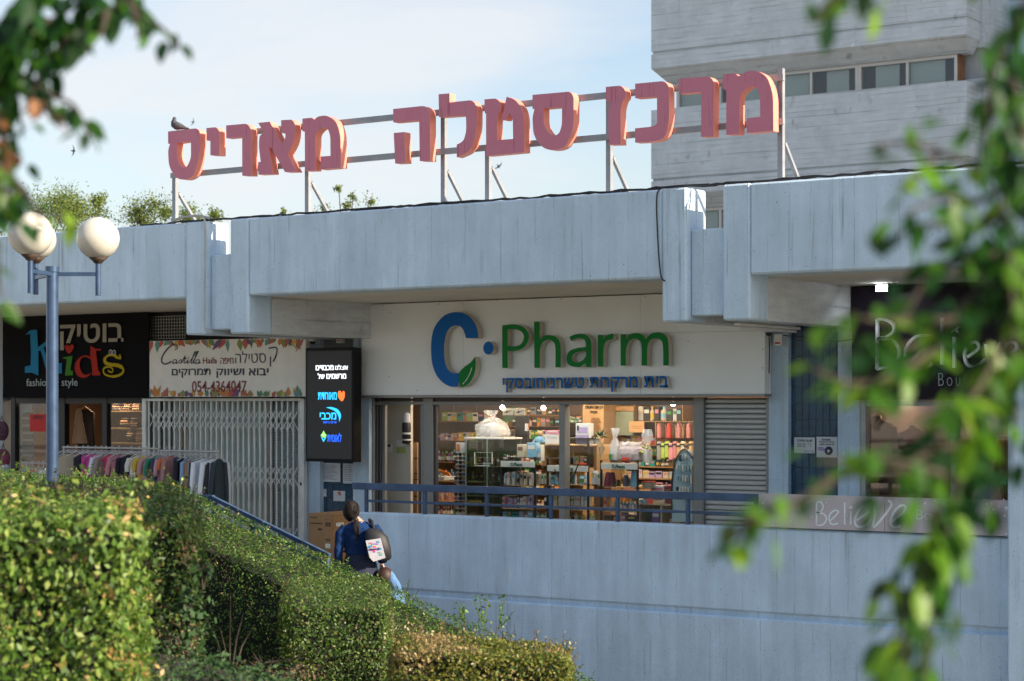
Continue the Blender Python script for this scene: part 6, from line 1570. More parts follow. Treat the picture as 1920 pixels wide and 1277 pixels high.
rk = thing('boutique_rack', (PX(1885, 1.2), 1.2, 0), 'rail of coloured clothes deep in the boutique near its door', 'rack')
p = B5(1290, 690, 1.2); MB().tube([(p.x, 1.2, p.z), (p.x + .9, 1.2, p.z)], .012, 6).build('rail', M_GALV, rk)
for i in range(12):
    c_ = [(.5, .2, .05), (.35, .1, .05), (.4, .3, .2), (.1, .08, .07), (.3, .16, .1), (.5, .4, .3)][i % 6]
    x = p.x + .06 + i * .07; t = thing('hanging_dress', (x, 1.2, p.z - .9), '%s garment from the left on the boutique rail' % ORD[i], 'dress', 'clothes on the boutique rail')
    MB().loft([((x, 1.2, p.z - .03), .01, .04), ((x, 1.2, p.z - .1), .02, .17), ((x, 1.2, p.z - .9), .03, .20)], 0, True, 12).build('cloth', cmat(c_, .8), t)
t = thing('green_tag', (PX(1883, .0), 0, 1), 'small mint green sticker on the boutique door glass', 'sticker'); p = B5(1345, 926, .04); MB().box(p.x - .05, p.x + .05, .04, .044, p.z - .05, p.z + .05).build('sheet', cmat((.05, .42, .28)), t)
t = thing('floor_cushion', (PX(1850, .8), .8, 0), 'pale blue cloth draped over a stool inside the boutique door', 'cloth'); p = B5(1240, 960, .8); MB().loft([((p.x, .8, p.z - .5), .22, .15), ((p.x + .02, .8, p.z - .1), .16, .12), ((p.x + .05, .8, p.z + .12), .06, .05)], 0, True, 16).build('cloth', cmat((.5, .55, .68), .8), t)

# ------------------------------------------------------------------ small fixtures under the canopy
fl = thing('floodlight', P(1655, 541, -.3), 'lit white floodlight under the canopy above the boutique sign', 'lamp')
p = P(1655, 541, -.45); b = MB().box(p.x - .075, p.x + .075, p.y - .02, p.y + .04, p.z - .035, p.z + .045, bev=.008); b.build('housing', M_BLACK, fl)
MB().box(p.x - .065, p.x + .065, p.y - .03, p.y - .022, p.z - .03, p.z + .035).build('lens', mat('flood_glow', (1, 1, 1), .4, emit=9, emit_col=(.92, .97, 1)), fl)
MB().box(p.x - .01, p.x + .01, p.y, p.y + .02, p.z + .045, ZS).build('bracket', M_BLACK, fl)
lamp(p.x, p.y - .05, p.z - .02, .12, .08, 1.6, (.9, .95, 1), parent=fl, rot=(math.radians(35), 0, 0))
def camera_dome(u, v, y, label):
    p = P(u, v, y); t = thing('security_camera', p, label, 'camera')
    MB().lathe((p.x, p.y, p.z - .02), [(.05, 0), (.062, .01), (.062, .05), (.05, .06)], 14).build('housing', M_WHITE, t); MB().sphere((p.x, p.y, p.z - .025), .038, 12, 8).build('dome', M_BLACK, t)
    MB().tube([(p.x, p.y, p.z + .04), (p.x, p.y, p.z + .12)], .02, 8).build('stem', M_WHITE, t)
camera_dome(586, 637, -.25, 'white dome camera under the beam above the LED board')
camera_dome(1442, 620, -.15, 'white dome camera beside the right end of the pharmacy sign')
for u0, u1, v0, v1, lab in ((1450, 1466, 626, 648, 'white alarm box on the grey pillar right of the pharmacy sign'), (630, 639, 635, 643, 'small white junction box above the LED board')):
    a, b_ = P(u0, v0, -.12), P(u1, v1, -.12); t = thing('alarm_box', ((a.x + b_.x) / 2, -.1, b_.z), lab, 'box'); MB().box(a.x, b_.x, -.12, -.03, b_.z, a.z, bev=.006).build('case', M_WHITE, t)
    MB().box(a.x + .02, b_.x - .02, -.124, -.12, b_.z + .02, b_.z + .04).build('mark', cmat(PAL['red']), t)
cd = MB().tube([P(u, v, -.08) for u, v in smooth_open([(1458, 628), (1500, 632), (1560, 640), (1600, 636)])], .005, 5).tube([P(u, v, -.1) for u, v in ((1442, 626), (1443, 660), (1442, 700))], .006, 5)
tag(cd.build('wall_cable', M_CABLE), 'thin cable running across the top of the dark blue tiles', 'cable')
ft = thing('tube_light', P(1445, 604, -1.2), 'unlit tube light fixed under the right cross beam', 'lamp')
a, b_ = P(1388, 603, -1.7), P(1388, 603, -1.7); xx = PX(1402, -1.7)
MB().box(xx + .05, xx + .12, -2.1, -.7, ZBM - .035, ZBM - .004, bev=.006).build('housing', M_WHITE, ft); MB().tube([(xx + .085, -2.05, ZBM - .055), (xx + .085, -.75, ZBM - .055)], .014, 8).build('tube', M_WHITE, ft)
gr = thing('vent_grille', P(315, 615, -.1), 'dark mesh opening between the kids banner and the left beam', 'grille')
a, b_ = P(282, 594, -.1), P(347, 634, -.1)
for i in range(14): x = a.x + (b_.x - a.x) * i / 13; MB().box(x - .003, x + .003, -.1, -.095, b_.z, a.z).build('wire', M_GALV, gr)
for i in range(8): z = b_.z + (a.z - b_.z) * i / 7; MB().box(a.x, b_.x, -.094, -.089, z - .003, z + .003).build('wire', M_GALV, gr)
# ------------------------------------------------------------------ foliage
LG = [(.035, .085, .014), (.07, .15, .02), (.12, .23, .03), (.19, .30, .045), (.32, .38, .09)]
M_HA = leafmat('hedge_leaf_sunny', LG, (.44, .30, .10), .24, 2.2, .38, .5)
M_HB = leafmat('hedge_leaf_fine', [(.030, .085, .016), (.06, .14, .02), (.11, .21, .028), (.20, .31, .05)], (.28, .20, .09), .16, 1.1, .32, .4)
M_HC = leafmat('hedge_leaf_dry', [(.030, .080, .018), (.06, .13, .022), (.105, .19, .03), (.21, .27, .06)], (.28, .19, .09), .38, 1.0, .32, .45)
M_HD = leafmat('hedge_leaf_tips', [(.05, .10, .015), (.10, .16, .02), (.22, .22, .03), (.32, .28, .06)], (.42, .31, .14), .5, 1.8, .35, .45)
M_TWIG = mat('twig_bark', (.045, .036, .024), .9, var=.3, scale=20)
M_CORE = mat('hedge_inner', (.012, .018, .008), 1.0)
def leaf_arrays(p, nrm, size, rs, droop=.0, aspect=.52, spread=.9):
    """p, nrm: (n,3). two folded triangles per leaf"""
    n = len(p)
    nl = nrm + rs.normal(size=(n, 3)) * spread * .55; nl /= np.linalg.norm(nl, axis=1)[:, None] + 1e-9
    d = rs.normal(size=(n, 3)); d[:, 2] -= droop * 1.6; d = d - nl * (d * nl).sum(1)[:, None] * .8
    d /= np.linalg.norm(d, axis=1)[:, None] + 1e-9
    w = np.cross(d, nl); w /= np.linalg.norm(w, axis=1)[:, None] + 1e-9
    up = np.cross(w, d)
    ln = (size * rs.uniform(.4, 1.45, n))[:, None]; wd = ln * aspect * .5
    v = np.empty((n, 4, 3))
    v[:, 0] = p; v[:, 1] = p + d * ln * .5 + w * wd - up * ln * .08; v[:, 2] = p + d * ln - up * ln * .12; v[:, 3] = p + d * ln * .5 - w * wd - up * ln * .08
    return v
def leaves_obj(v, name, m, parent, label_kw=None):
    n = len(v); o = np.array(origin(parent)) if parent is not None else np.zeros(3)
    me = bpy.data.meshes.new(name); vs = (v.reshape(-1, 3) - o).astype(np.float32)
    me.vertices.add(n * 4); me.vertices.foreach_set('co', vs.ravel())
    idx = (np.arange(n)[:, None] * 4 + np.array([0, 1, 2, 0, 2, 3])[None]).astype(np.int32)
    me.loops.add(n * 6); me.loops.foreach_set('vertex_index', idx.ravel())
    me.polygons.add(n * 2); me.polygons.foreach_set('loop_start', np.arange(0, n * 6, 3, dtype=np.int32))
    me.update(calc_edges=True); me.materials.append(m); me.validate()
    ob = bpy.data.objects.new(name, me); COL.objects.link(ob)
    if parent is not None: ob.parent = parent
    ob['kind'] = 'stuff'
    return ob
def wobble(p, f, s):
    return np.sin(p[:, 0] * f * 2.1 + s) * np.cos(p[:, 1] * f * 1.7 + s * 2) * .5 + np.sin(p[:, 2] * f * 2.6 + p[:, 0] * f + s * 3) * .5
def hedge(name, label, o, yaw, L_, W_, zb, ztop, size, n, m, seed, rr=.12, droop=.2, bump=.05, faces=('front', 'right', 'left', 'top'), twigs=.05, top_boost=1.0, mtop=None):
    """clipped hedge: o = front left foot corner, x axis along yaw; ztop(s) its top height along its length"""
    rs = np.random.RandomState(seed)
    ex = np.array([math.cos(yaw), math.sin(yaw), 0]); ey = np.array([-math.sin(yaw), math.cos(yaw), 0]); O = np.array([o[0], o[1], 0.])
    zt = np.array([ztop(s) for s in np.linspace(0, L_, 60)]); zf = lambda s: np.interp(s, np.linspace(0, L_, 60), zt)
    H_ = float(zt.max() - zb)
    t = thing(name, (o[0], o[1], zb), label, 'hedge')
    areas = {'front': L_ * H_, 'back': L_ * H_ * .5, 'left': W_ * H_ * .5, 'right': W_ * H_, 'top': L_ * W_ * top_boost}
    ks = [f for f in faces]; pr = np.array([areas[f] for f in ks]); pr = pr / pr.sum()
    pick = rs.choice(len(ks), n, p=pr); a, b_ = rs.rand(n), rs.rand(n)
    q = np.zeros((n, 3)); nr = np.zeros((n, 3))
    for i, f in enumerate(ks):
        k = pick == i
        if f == 'front': q[k] = np.c_[a[k] * L_, 0 * a[k], b_[k] * H_]; nr[k] = (0, -1, 0)
        if f == 'back': q[k] = np.c_[a[k] * L_, 0 * a[k] + W_, b_[k] * H_]; nr[k] = (0, 1, 0)
        if f == 'left': q[k] = np.c_[0 * a[k], a[k] * W_, b_[k] * H_]; nr[k] = (-1, 0, 0)
        if f == 'right': q[k] = np.c_[0 * a[k] + L_, a[k] * W_, b_[k] * H_]; nr[k] = (1, 0, 0)
        if f == 'top': q[k] = np.c_[a[k] * L_, b_[k] * W_, 0 * a[k] + H_]; nr[k] = (0, 0, 1)
    lo = np.array([rr, rr, -9]); hi = np.array([L_ - rr, W_ - rr, H_ - rr]); c = np.clip(q, lo, hi)
    dv = q - c; ln = np.linalg.norm(dv, axis=1)[:, None]; nn = np.where(ln > 1e-6, dv / (ln + 1e-9), nr)
    q2 = c + nn * rr
    depth = rs.uniform(0, 1, n) ** 2 * (size * 2.2)
    top_s = zf(q2[:, 0]); z = zb + q2[:, 2] + (top_s - zb - H_) * np.clip(q2[:, 2] / H_, 0, 1)
    wpos = O + ex * q2[:, :1] + ey * q2[:, 1:2]; wpos[:, 2] = z
    wn_ = ex * nn[:, :1] + ey * nn[:, 1:2] + np.array([0, 0, 1.]) * nn[:, 2:3]
    off = wobble(wpos, 3.3, seed) * bump + wobble(wpos, 11, seed + 2) * bump * .45 - depth
    wpos = wpos + wn_ * off[:, None]
    keep = wobble(wpos, 6.5, seed + 5) + rs.normal(size=n) * .6 > -1.25
    wpos, wn_ = wpos[keep], wn_[keep]
    v = leaf_arrays(wpos, wn_, size, rs, droop)
    ns = int(150 + n * .004); pk = rs.choice(len(wpos), ns); sv, sn = [], []; stem = MB()
    for i in pk:
        d_ = wn_[i] * .6 + rs.normal(size=3) * .35 + np.array([0, 0, .75]); d_ /= np.linalg.norm(d_); l_ = size * rs.uniform(2.2, 5.5)
        a_, e_ = wpos[i] - wn_[i] * size * .5, wpos[i] + d_ * l_
        stem.bar(Vector(a_), Vector(e_), .003, .003)
        for k in range(7): sv.append(a_ + (e_ - a_) * (.35 + .65 * k / 6)); sn.append(rs.normal(size=3) + np.array([0, 0, .6]))
    leaves_obj(leaf_arrays(np.array(sv), np.array(sn) / np.linalg.norm(sn, axis=1)[:, None], size * .9, rs, 0), 'shoots', m, t)
    stem.build('shoot_stems', M_TWIG, t)['kind'] = 'stuff'
    ntw = int(n * twigs)
    leaves_obj(v, 'foliage', m, t)
    sel = rs.choice(len(wpos), ntw)
    tv = leaf_arrays(wpos[sel] - wn_[sel] * size, wn_[sel], size * 2.6, rs, 0, .05, .7)
    leaves_obj(tv, 'twigs', M_TWIG, t)
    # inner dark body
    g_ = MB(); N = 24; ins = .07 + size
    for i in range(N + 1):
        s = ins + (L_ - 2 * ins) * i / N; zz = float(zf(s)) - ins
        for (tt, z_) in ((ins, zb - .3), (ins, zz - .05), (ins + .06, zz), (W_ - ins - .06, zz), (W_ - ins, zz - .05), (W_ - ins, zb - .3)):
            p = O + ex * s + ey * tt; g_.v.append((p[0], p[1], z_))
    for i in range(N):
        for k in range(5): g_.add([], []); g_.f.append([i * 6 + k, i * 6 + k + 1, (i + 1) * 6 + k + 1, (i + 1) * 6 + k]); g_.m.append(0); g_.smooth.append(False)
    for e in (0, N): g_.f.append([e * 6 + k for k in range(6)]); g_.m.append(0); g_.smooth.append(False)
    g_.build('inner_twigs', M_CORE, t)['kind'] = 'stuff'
    return t, wpos
CAMX = np.array([C, S, 0])
def yaw_at(u): return TH + math.atan((960 - u) / F) + .02
def fl_corner(u_right, d, L_):          # front left corner when the front right corner shows at pixel u, distance d
    p = PD(u_right, HOR, d); y = yaw_at(u_right); return (p.x - math.cos(y) * L_, p.y - math.sin(y) * L_)
# long hedge along the steps, its top falling to the right
def ztB(s):
    x = -23 + s
    pts = [(-23, 1.29), (-16.5, 1.29), (-15.2, 1.26), (-14.6, 1.20), (-14.1, 1.05), (-13.0, .70), (-11.8, .33), (-9.5, -.40), (-7.5, -1.1)]
    return float(np.interp(x, [a for a, _ in pts], [b for _, b in pts]))
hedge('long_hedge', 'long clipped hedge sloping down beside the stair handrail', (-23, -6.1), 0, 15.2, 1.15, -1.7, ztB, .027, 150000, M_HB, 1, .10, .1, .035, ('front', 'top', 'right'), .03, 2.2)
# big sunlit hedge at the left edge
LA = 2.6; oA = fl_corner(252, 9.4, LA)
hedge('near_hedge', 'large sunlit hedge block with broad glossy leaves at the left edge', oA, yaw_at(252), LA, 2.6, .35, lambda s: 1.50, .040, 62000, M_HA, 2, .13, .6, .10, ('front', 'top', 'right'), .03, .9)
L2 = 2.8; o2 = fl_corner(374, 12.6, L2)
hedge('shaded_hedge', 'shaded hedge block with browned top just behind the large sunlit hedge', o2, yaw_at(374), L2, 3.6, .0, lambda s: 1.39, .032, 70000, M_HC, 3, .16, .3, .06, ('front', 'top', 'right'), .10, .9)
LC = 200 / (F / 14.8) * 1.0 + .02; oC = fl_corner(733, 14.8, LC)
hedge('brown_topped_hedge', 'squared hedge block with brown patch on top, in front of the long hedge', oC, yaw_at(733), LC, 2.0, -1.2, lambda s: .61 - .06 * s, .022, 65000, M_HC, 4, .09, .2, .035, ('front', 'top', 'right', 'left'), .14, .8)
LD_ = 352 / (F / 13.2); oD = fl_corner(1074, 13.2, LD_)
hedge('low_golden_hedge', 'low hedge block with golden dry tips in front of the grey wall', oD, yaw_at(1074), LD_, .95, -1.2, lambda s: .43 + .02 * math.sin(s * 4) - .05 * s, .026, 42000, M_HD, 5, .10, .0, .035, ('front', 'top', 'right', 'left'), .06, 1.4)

# small broad-leaved shrubs at the foot of the shaded hedge
M_SHR = leafmat('shrub_leaf', [(.010, .035, .010), (.022, .065, .016), (.04, .10, .02)], None, 0, 1, .2, .7)
def shrub(name, label, p, r, n, size, m, seed, hgt=None, cat='plant', up=.6):
    rs = np.random.RandomState(seed); t = thing(name, p, label, cat)
    q = rs.normal(size=(n, 3)); q /= np.linalg.norm(q, axis=1)[:, None]; q[:, 2] = np.abs(q[:, 2])
    rad = rs.uniform(.35, 1, n) ** .6; pos = np.array(p) + q * rad[:, None] * np.array([r, r, hgt or r])
    leaves_obj(leaf_arrays(pos, q, size, rs, .4), 'foliage', m, t)
    b = MB()
    for i in range(9):
        e = Vector(p) + Vector(q[i]) * r * .8; b.tube([Vector(p) - Vector((0, 0, .1)), (Vector(p) + e) / 2 + Vector((0, 0, .02)), e], [.008, .006, .003], 5)
    b.build('stem', M_TWIG, t)
    return t
shrub('shrub', 'dark broad-leaved shrub at the right foot of the shaded hedge', PD(352, 1200, 12.4), .20, 260, .05, M_SHR, 31, .45)
shrub('shrub', 'low green shrub on the soil between the shaded and the brown topped hedge', PD(400, 1275, 12.6), .22, 260, .04, leafmat('bright_shrub_leaf', [(.03, .09, .015), (.07, .17, .03)], None, 0, 1, .3, .4), 32, .12)
shrub('shrub', 'sparse shrub low against the brown topped hedge', PD(500, 1275, 13.4), .25, 220, .045, M_SHR, 33, .15)
for i, (u, v, d) in enumerate(((380, 1075, 12.3), (352, 1150, 12.35))):
    shrub('ivy_sprig', ['sprig of ivy sticking out of the right side of the shaded hedge', 'lower sprig of ivy on the right side of the shaded hedge'][i], PD(u, v, d), .10, 40, .055, M_SHR, 40 + i, .07)
cov = thing('ground_plants', PD(430, 1270, 12.5), 'low dark leafy plants covering the soil between the hedge blocks', 'plants')
rs_ = np.random.RandomState(77); pc_ = []
for i in range(3800):
    p = PD(rs_.uniform(255, 560), 1250, rs_.uniform(10.5, 14.0)); p.z = ground_h(p.x, p.y) + .05 + abs(rs_.normal()) * .04; pc_.append(tuple(p))
pc_ = np.array(pc_); leaves_obj(leaf_arrays(pc_, np.tile([0, 0, 1.], (len(pc_), 1)) + rs_.normal(size=(len(pc_), 3)) * .4, .035, rs_, .2), 'foliage', M_SHR, cov)
lit = shrub('leaf_litter_twigs', 'dry leaf litter and twigs on the soil between the hedges', PD(430, 1262, 13.2), .7, 900, .035, leafmat('litter', [(.10, .06, .03), (.18, .12, .07), (.06, .04, .02)], None, 0, 1, .1, .8), 44, .02)
def weed(u, v0, v1, y, label, seed):
    p, q = P(u, v0, y), P(u, v1, y); r = random.Random(seed); t = thing('weed', p, label, 'plant'); b = MB(); lv = []; nr_ = []
    for k in range(3):
        tip = q + Vector((r.uniform(-.12, .12), r.uniform(-.1, .1), r.uniform(-.15, 0)))
        b.tube([p, p.lerp(tip, .5) + Vector((.01, 0, 0)), tip], [.006, .004, .002], 5)
        for j in range(13):
            lv.append(p.lerp(tip, .2 + .8 * j / 12)); nr_.append((r.uniform(-1, 1), r.uniform(-1, 1), r.uniform(0, 1)))
    b.build('stem', MATS['hedge_leaf_fine'], t)
    leaves_obj(leaf_arrays(np.array(lv), np.array(nr_), .045, np.random.RandomState(seed), 0), 'foliage', M_HA, t)
weed(905, 1175, 1112, -4.6, 'tall weed growing out of the long hedge against the grey wall', 1)
weed(935, 1180, 1118, -4.7, 'second weed beside the tall one against the grey wall', 2)
weed(870, 1165, 1120, -4.8, 'short weed left of the two against the grey wall', 3)
weed(160, 900, 862, -5.6, 'upright shoot on the long hedge in front of the clothes racks', 4)
weed(335, 915, 885, -5.6, 'small shoot on the long hedge in front of the long sleeved tops', 5)

# ------------------------------------------------------------------ trees behind the roof
M_BT = leafmat('far_tree_leaf', [(.07, .12, .02), (.12, .19, .03), (.19, .26, .05), (.28, .30, .08)], None, 0, 1, .45, .5)
def far_tree(u, y, zbase, crowns, label, seed, n, size=.052):
    p = P(u, HOR, y); p.z = -1.75; rs = np.random.RandomState(seed); r = random.Random(seed)
    t = thing('tree', p, label, 'tree', 'trees behind the canopy roof'); b = MB(); pts = []; nn = []
    top = Vector((p.x, p.y, zbase)); b.tube([p, p.lerp(top, .5) + Vector((.1, 0, 0)), top], [.12, .09, .05], 10); tb = MB()
    for (cu, cv, rad) in crowns:
        c = P(cu, cv, y) + Vector((0, r.uniform(-1, 1), 0)); k = rad / ppm(cu, y)
        tb.tube([top, top.lerp(c, .55) + Vector((0, 0, .25)), c], [.03, .016, .007], 6)
        for j in range(11):
            d = Vector((r.gauss(0, 1), r.gauss(0, 1), r.gauss(.3, .9))).normalized(); e = c + d * k * r.uniform(.55, 1.1)
            tb.tube([c, c.lerp(e, .5), e], [.008, .005, .002], 4)
            for i in range(n // 11):
                s_ = r.uniform(.1, 1.1); q = c.lerp(e, s_) + Vector((r.gauss(0, 1), r.gauss(0, 1), r.gauss(0, 1))) * k * .26
                pts.append(q); nn.append(d)
    for (cu, cv, rad) in crowns:
        c = P(cu, cv, y); k = rad / ppm(cu, y)
        for i in range(n // 5):
            q = c + Vector((r.gauss(0, .45), r.gauss(0, .45), r.uniform(-2.2, .2))) * k; pts.append(q); nn.append(Vector((r.gauss(0, 1), r.gauss(0, 1), 1)).normalized())
    b.build('trunk', M_TWIG, t); tb.build('limb', M_TWIG, t)
    leaves_obj(leaf_arrays(np.array(pts), np.array(nn), size, rs, .3), 'crown', M_BT, t)
far_tree(60, 9, 3.6, [(20, 400, 44), (55, 390, 50), (95, 376, 40), (115, 395, 50), (30, 440, 50), (145, 400, 42), (80, 425, 60), (170, 392, 34), (195, 412, 40), (130, 372, 20)], 'leafy tree behind the roof above the globe lamp', 3, 900)
far_tree(270, 10, 3.6, [(215, 405, 34), (240, 402, 34), (268, 395, 34), (298, 388, 32), (312, 405, 36), (250, 415, 40), (350, 404, 22), (375, 402, 18), (330, 400, 24)], 'airy tree top behind the roof left of the first sign post', 4, 560)
far_tree(650, 9, 3.5, [(592, 388, 9), (618, 392, 9), (655, 385, 13), (672, 372, 9), (690, 362, 9), (694, 378, 10), (540, 398, 6)], 'few thin leafy shoots behind the roof below the sign', 5, 150, .045)

# ------------------------------------------------------------------ street lamp with three globes
DL = 18.3
lp0 = PD(98, 510, DL)
lp = thing('street_lamp', (lp0.x, lp0.y, -.2), 'blue-grey lamp post with three cream globe lamps in front of the kids shop', 'street lamp')
M_POST = mat('lamp_post_paint', (.05, .09, .17), .35, .35, var=.22, scale=9, bump=.1)
MB().tube([(lp0.x, lp0.y, -.3), (lp0.x, lp0.y, lp0.z)], [.058, .054], 18).tube([(lp0.x, lp0.y, lp0.z), (lp0.x, lp0.y, lp0.z + .05)], .064, 18).build('pole', M_POST, lp)
def globe_mat():
    m = mat('lamp_globe', (.56, .54, .48), .28, var=.05, scale=4)
    nt = m.node_tree; b = principled(m); b.inputs['Subsurface Weight'].default_value = .25; b.inputs['Subsurface Radius'].default_value = (.1, .08, .06)
    b.inputs['Subsurface Scale'].default_value = .15; b.inputs['Coat Weight'].default_value = .4
    return m
M_GLOBE = globe_mat()
for (u, v, r_, d, va) in ((184, 447, 40, 18.3, 507), (57, 439, 42, 17.85, 503), (67, 449, 38, 18.8, 508)):
    c_ = PD(u, v, d); R_ = r_ * d / F; ax = PD(u, va, d); ax.z = lp0.z + .0
    base = Vector((c_.x, c_.y, c_.z - R_))
    MB().sphere(c_, R_, 32, 20).build('lamp_globe', M_GLOBE, lp)
    MB().lathe((c_.x, c_.y, base.z - .035), [(.034, 0), (.05, .02), (.085, .05), (.08, .055)], 16).build('globe_collar', mat('rust_collar', (.06, .035, .025), .7, var=.4, scale=20), lp)
    MB().tube([(c_.x, c_.y, base.z - .33), (c_.x, c_.y, base.z - .02)], .026, 12).build('arm_socket', M_POST, lp)
    MB().bar((lp0.x, lp0.y, lp0.z - .02), (c_.x, c_.y, lp0.z - .02), .035, .035).build('arm', M_POST, lp)

# ------------------------------------------------------------------ foreground trees
def leaf_mesh(m, name='leaf', asp=.50):
    b = MB(); w = asp / 2
    prof = [(0, 0), (.18, w * .7), (.42, w), (.68, w * .72), (.88, w * .3), (1, 0)]
    mid = [(t, 0, -.10 * t * t) for t, _ in prof]
    lf = [(t, q, .06 - .16 * t * t) for t, q in prof[1:-1]]; rt = [(t, -q, .06 - .16 * t * t) for t, q in prof[1:-1]]
    b.v = mid + lf + rt; n = len(mid)
    L0, R0 = n, n + len(lf)
    b.f = [[0, 1, L0], [0, R0, 1]]
    for i in range(len(lf) - 1): b.f += [[i + 1, i + 2, L0 + i + 1, L0 + i], [i + 1, R0 + i, R0 + i + 1, i + 2]]
    b.f += [[n - 2, n - 1, L0 + len(lf) - 1], [n - 2, R0 + len(lf) - 1, n - 1]]
    b.m = [0] * len(b.f); b.smooth = [True] * len(b.f)
    return b.mesh(name, m)
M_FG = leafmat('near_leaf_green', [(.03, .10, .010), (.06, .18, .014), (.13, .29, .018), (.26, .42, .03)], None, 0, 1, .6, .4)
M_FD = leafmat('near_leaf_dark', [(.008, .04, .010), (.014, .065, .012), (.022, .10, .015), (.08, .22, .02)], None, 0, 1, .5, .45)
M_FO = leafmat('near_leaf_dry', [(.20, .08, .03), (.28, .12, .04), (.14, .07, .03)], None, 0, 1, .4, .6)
def near_tree(name, label, trunk, twigs, seed, limit=300):
    """twigs: (pixel points, distance start, distance end, leaves, leaf length px, material, droop)"""
    r = random.Random(seed); t = thing(name, (trunk[0][0], trunk[0][1], .3), label, 'tree')
    MB().tube(trunk, [.16, .13, .11, .09][:len(trunk)], 12).build('trunk', M_TWIG, t)
    meshes = {}; made = []
    for k, (pts, d0, d1, n, ln, m, droop) in enumerate(twigs):
        sp = smooth_open(pts, 5); P3 = [PD(u, v, d0 + (d1 - d0) * i / (len(sp) - 1)) for i, (u, v) in enumerate(sp)]
        L_ = len(P3)
        MB().tube(P3, [.0055 * (1 - .75 * i / L_) + .001 for i in range(L_)], 6).build('branch', M_TWIG, t)
        n = max(3, int(n * (.60 if seed == 5 else .9)))
        for i in range(n):
            s_ = (i + r.random()) / n * (L_ - 1.001); a = int(s_); q = P3[a].lerp(P3[a + 1], s_ - a)
            tan = (P3[a + 1] - P3[a]).normalized()
            side = tan.cross(Vector((0, 0, 1))) if abs(tan.z) < .95 else Vector((1, 0, 0)); side = side.normalized() * (1 if i % 2 else -1)
            off = Vector((r.gauss(0, 1), r.gauss(0, 1), r.gauss(0, 1))) * (.010 if ln < 60 else .018)
            d = (tan * r.uniform(-.1, .9) + side * r.uniform(.2, 1) + Vector((r.gauss(0, .45), r.gauss(0, .45), -droop * r.uniform(.3, 1.2)))).normalized()
            made.append((q + off, d, ln * (d0 + d1) / 2 / F * r.uniform(.75, 1.4) * (1 if seed == 5 else .8), m, r.uniform(-1, 1)))
    r.shuffle(made)
    rest = {}
    for i, (q, d, l_, m, roll) in enumerate(made):
        up = Vector((.3 * roll, .3, 1)); y = up.cross(d).normalized(); z = d.cross(y)
        M_ = Matrix((d, y, z)).transposed().to_4x4()
        M_ = M_ @ Matrix.Rotation(roll * 1.1, 4, 'X')
        if i < limit:
            if m not in meshes: meshes[m] = leaf_mesh(m)
            o = bpy.data.objects.new('leaf', meshes[m]); COL.objects.link(o); o.parent = t
            o.matrix_local = Matrix.Translation(q - origin(t)) @ M_ @ Matrix.Scale(l_, 4)
        else: rest.setdefault(m, []).append((q, M_, l_))
    for m, lst in rest.items():
        base = leaf_mesh(m); bv = [v.co.copy() for v in base.vertices]; bf = [list(p.vertices) for p in base.polygons]
        b = MB()
        for q, M_, l_ in lst: b.add([q + (M_ @ (v * l_)) for v in bv], bf, 0, True)
        ob = b.build('foliage', m, t); ob['kind'] = 'stuff'
    return t
def fan(u, v, du, dv, d, n, ln, m, droop, k=3, seed=0):
    """a spray of k short twigs leaving one point"""
    r = random.Random(seed + int(u * 3 + v)); out = []
    for i in range(k):
        a, b_ = du * r.uniform(.6, 1.15) + r.uniform(-25, 25), dv * r.uniform(.6, 1.15) + r.uniform(-25, 25)
        out.append(([(u, v), (u + a * .5, v + b_ * .35), (u + a, v + b_)], d, d + r.uniform(-.15, .15), n // k, ln, m, droop))
    return out
tr = [PD(2330, 1600, 3.4), PD(2280, 900, 3.5), PD(2200, 200, 3.5), PD(2080, -250, 3.4)]; tr[0].z = .35
RT = []
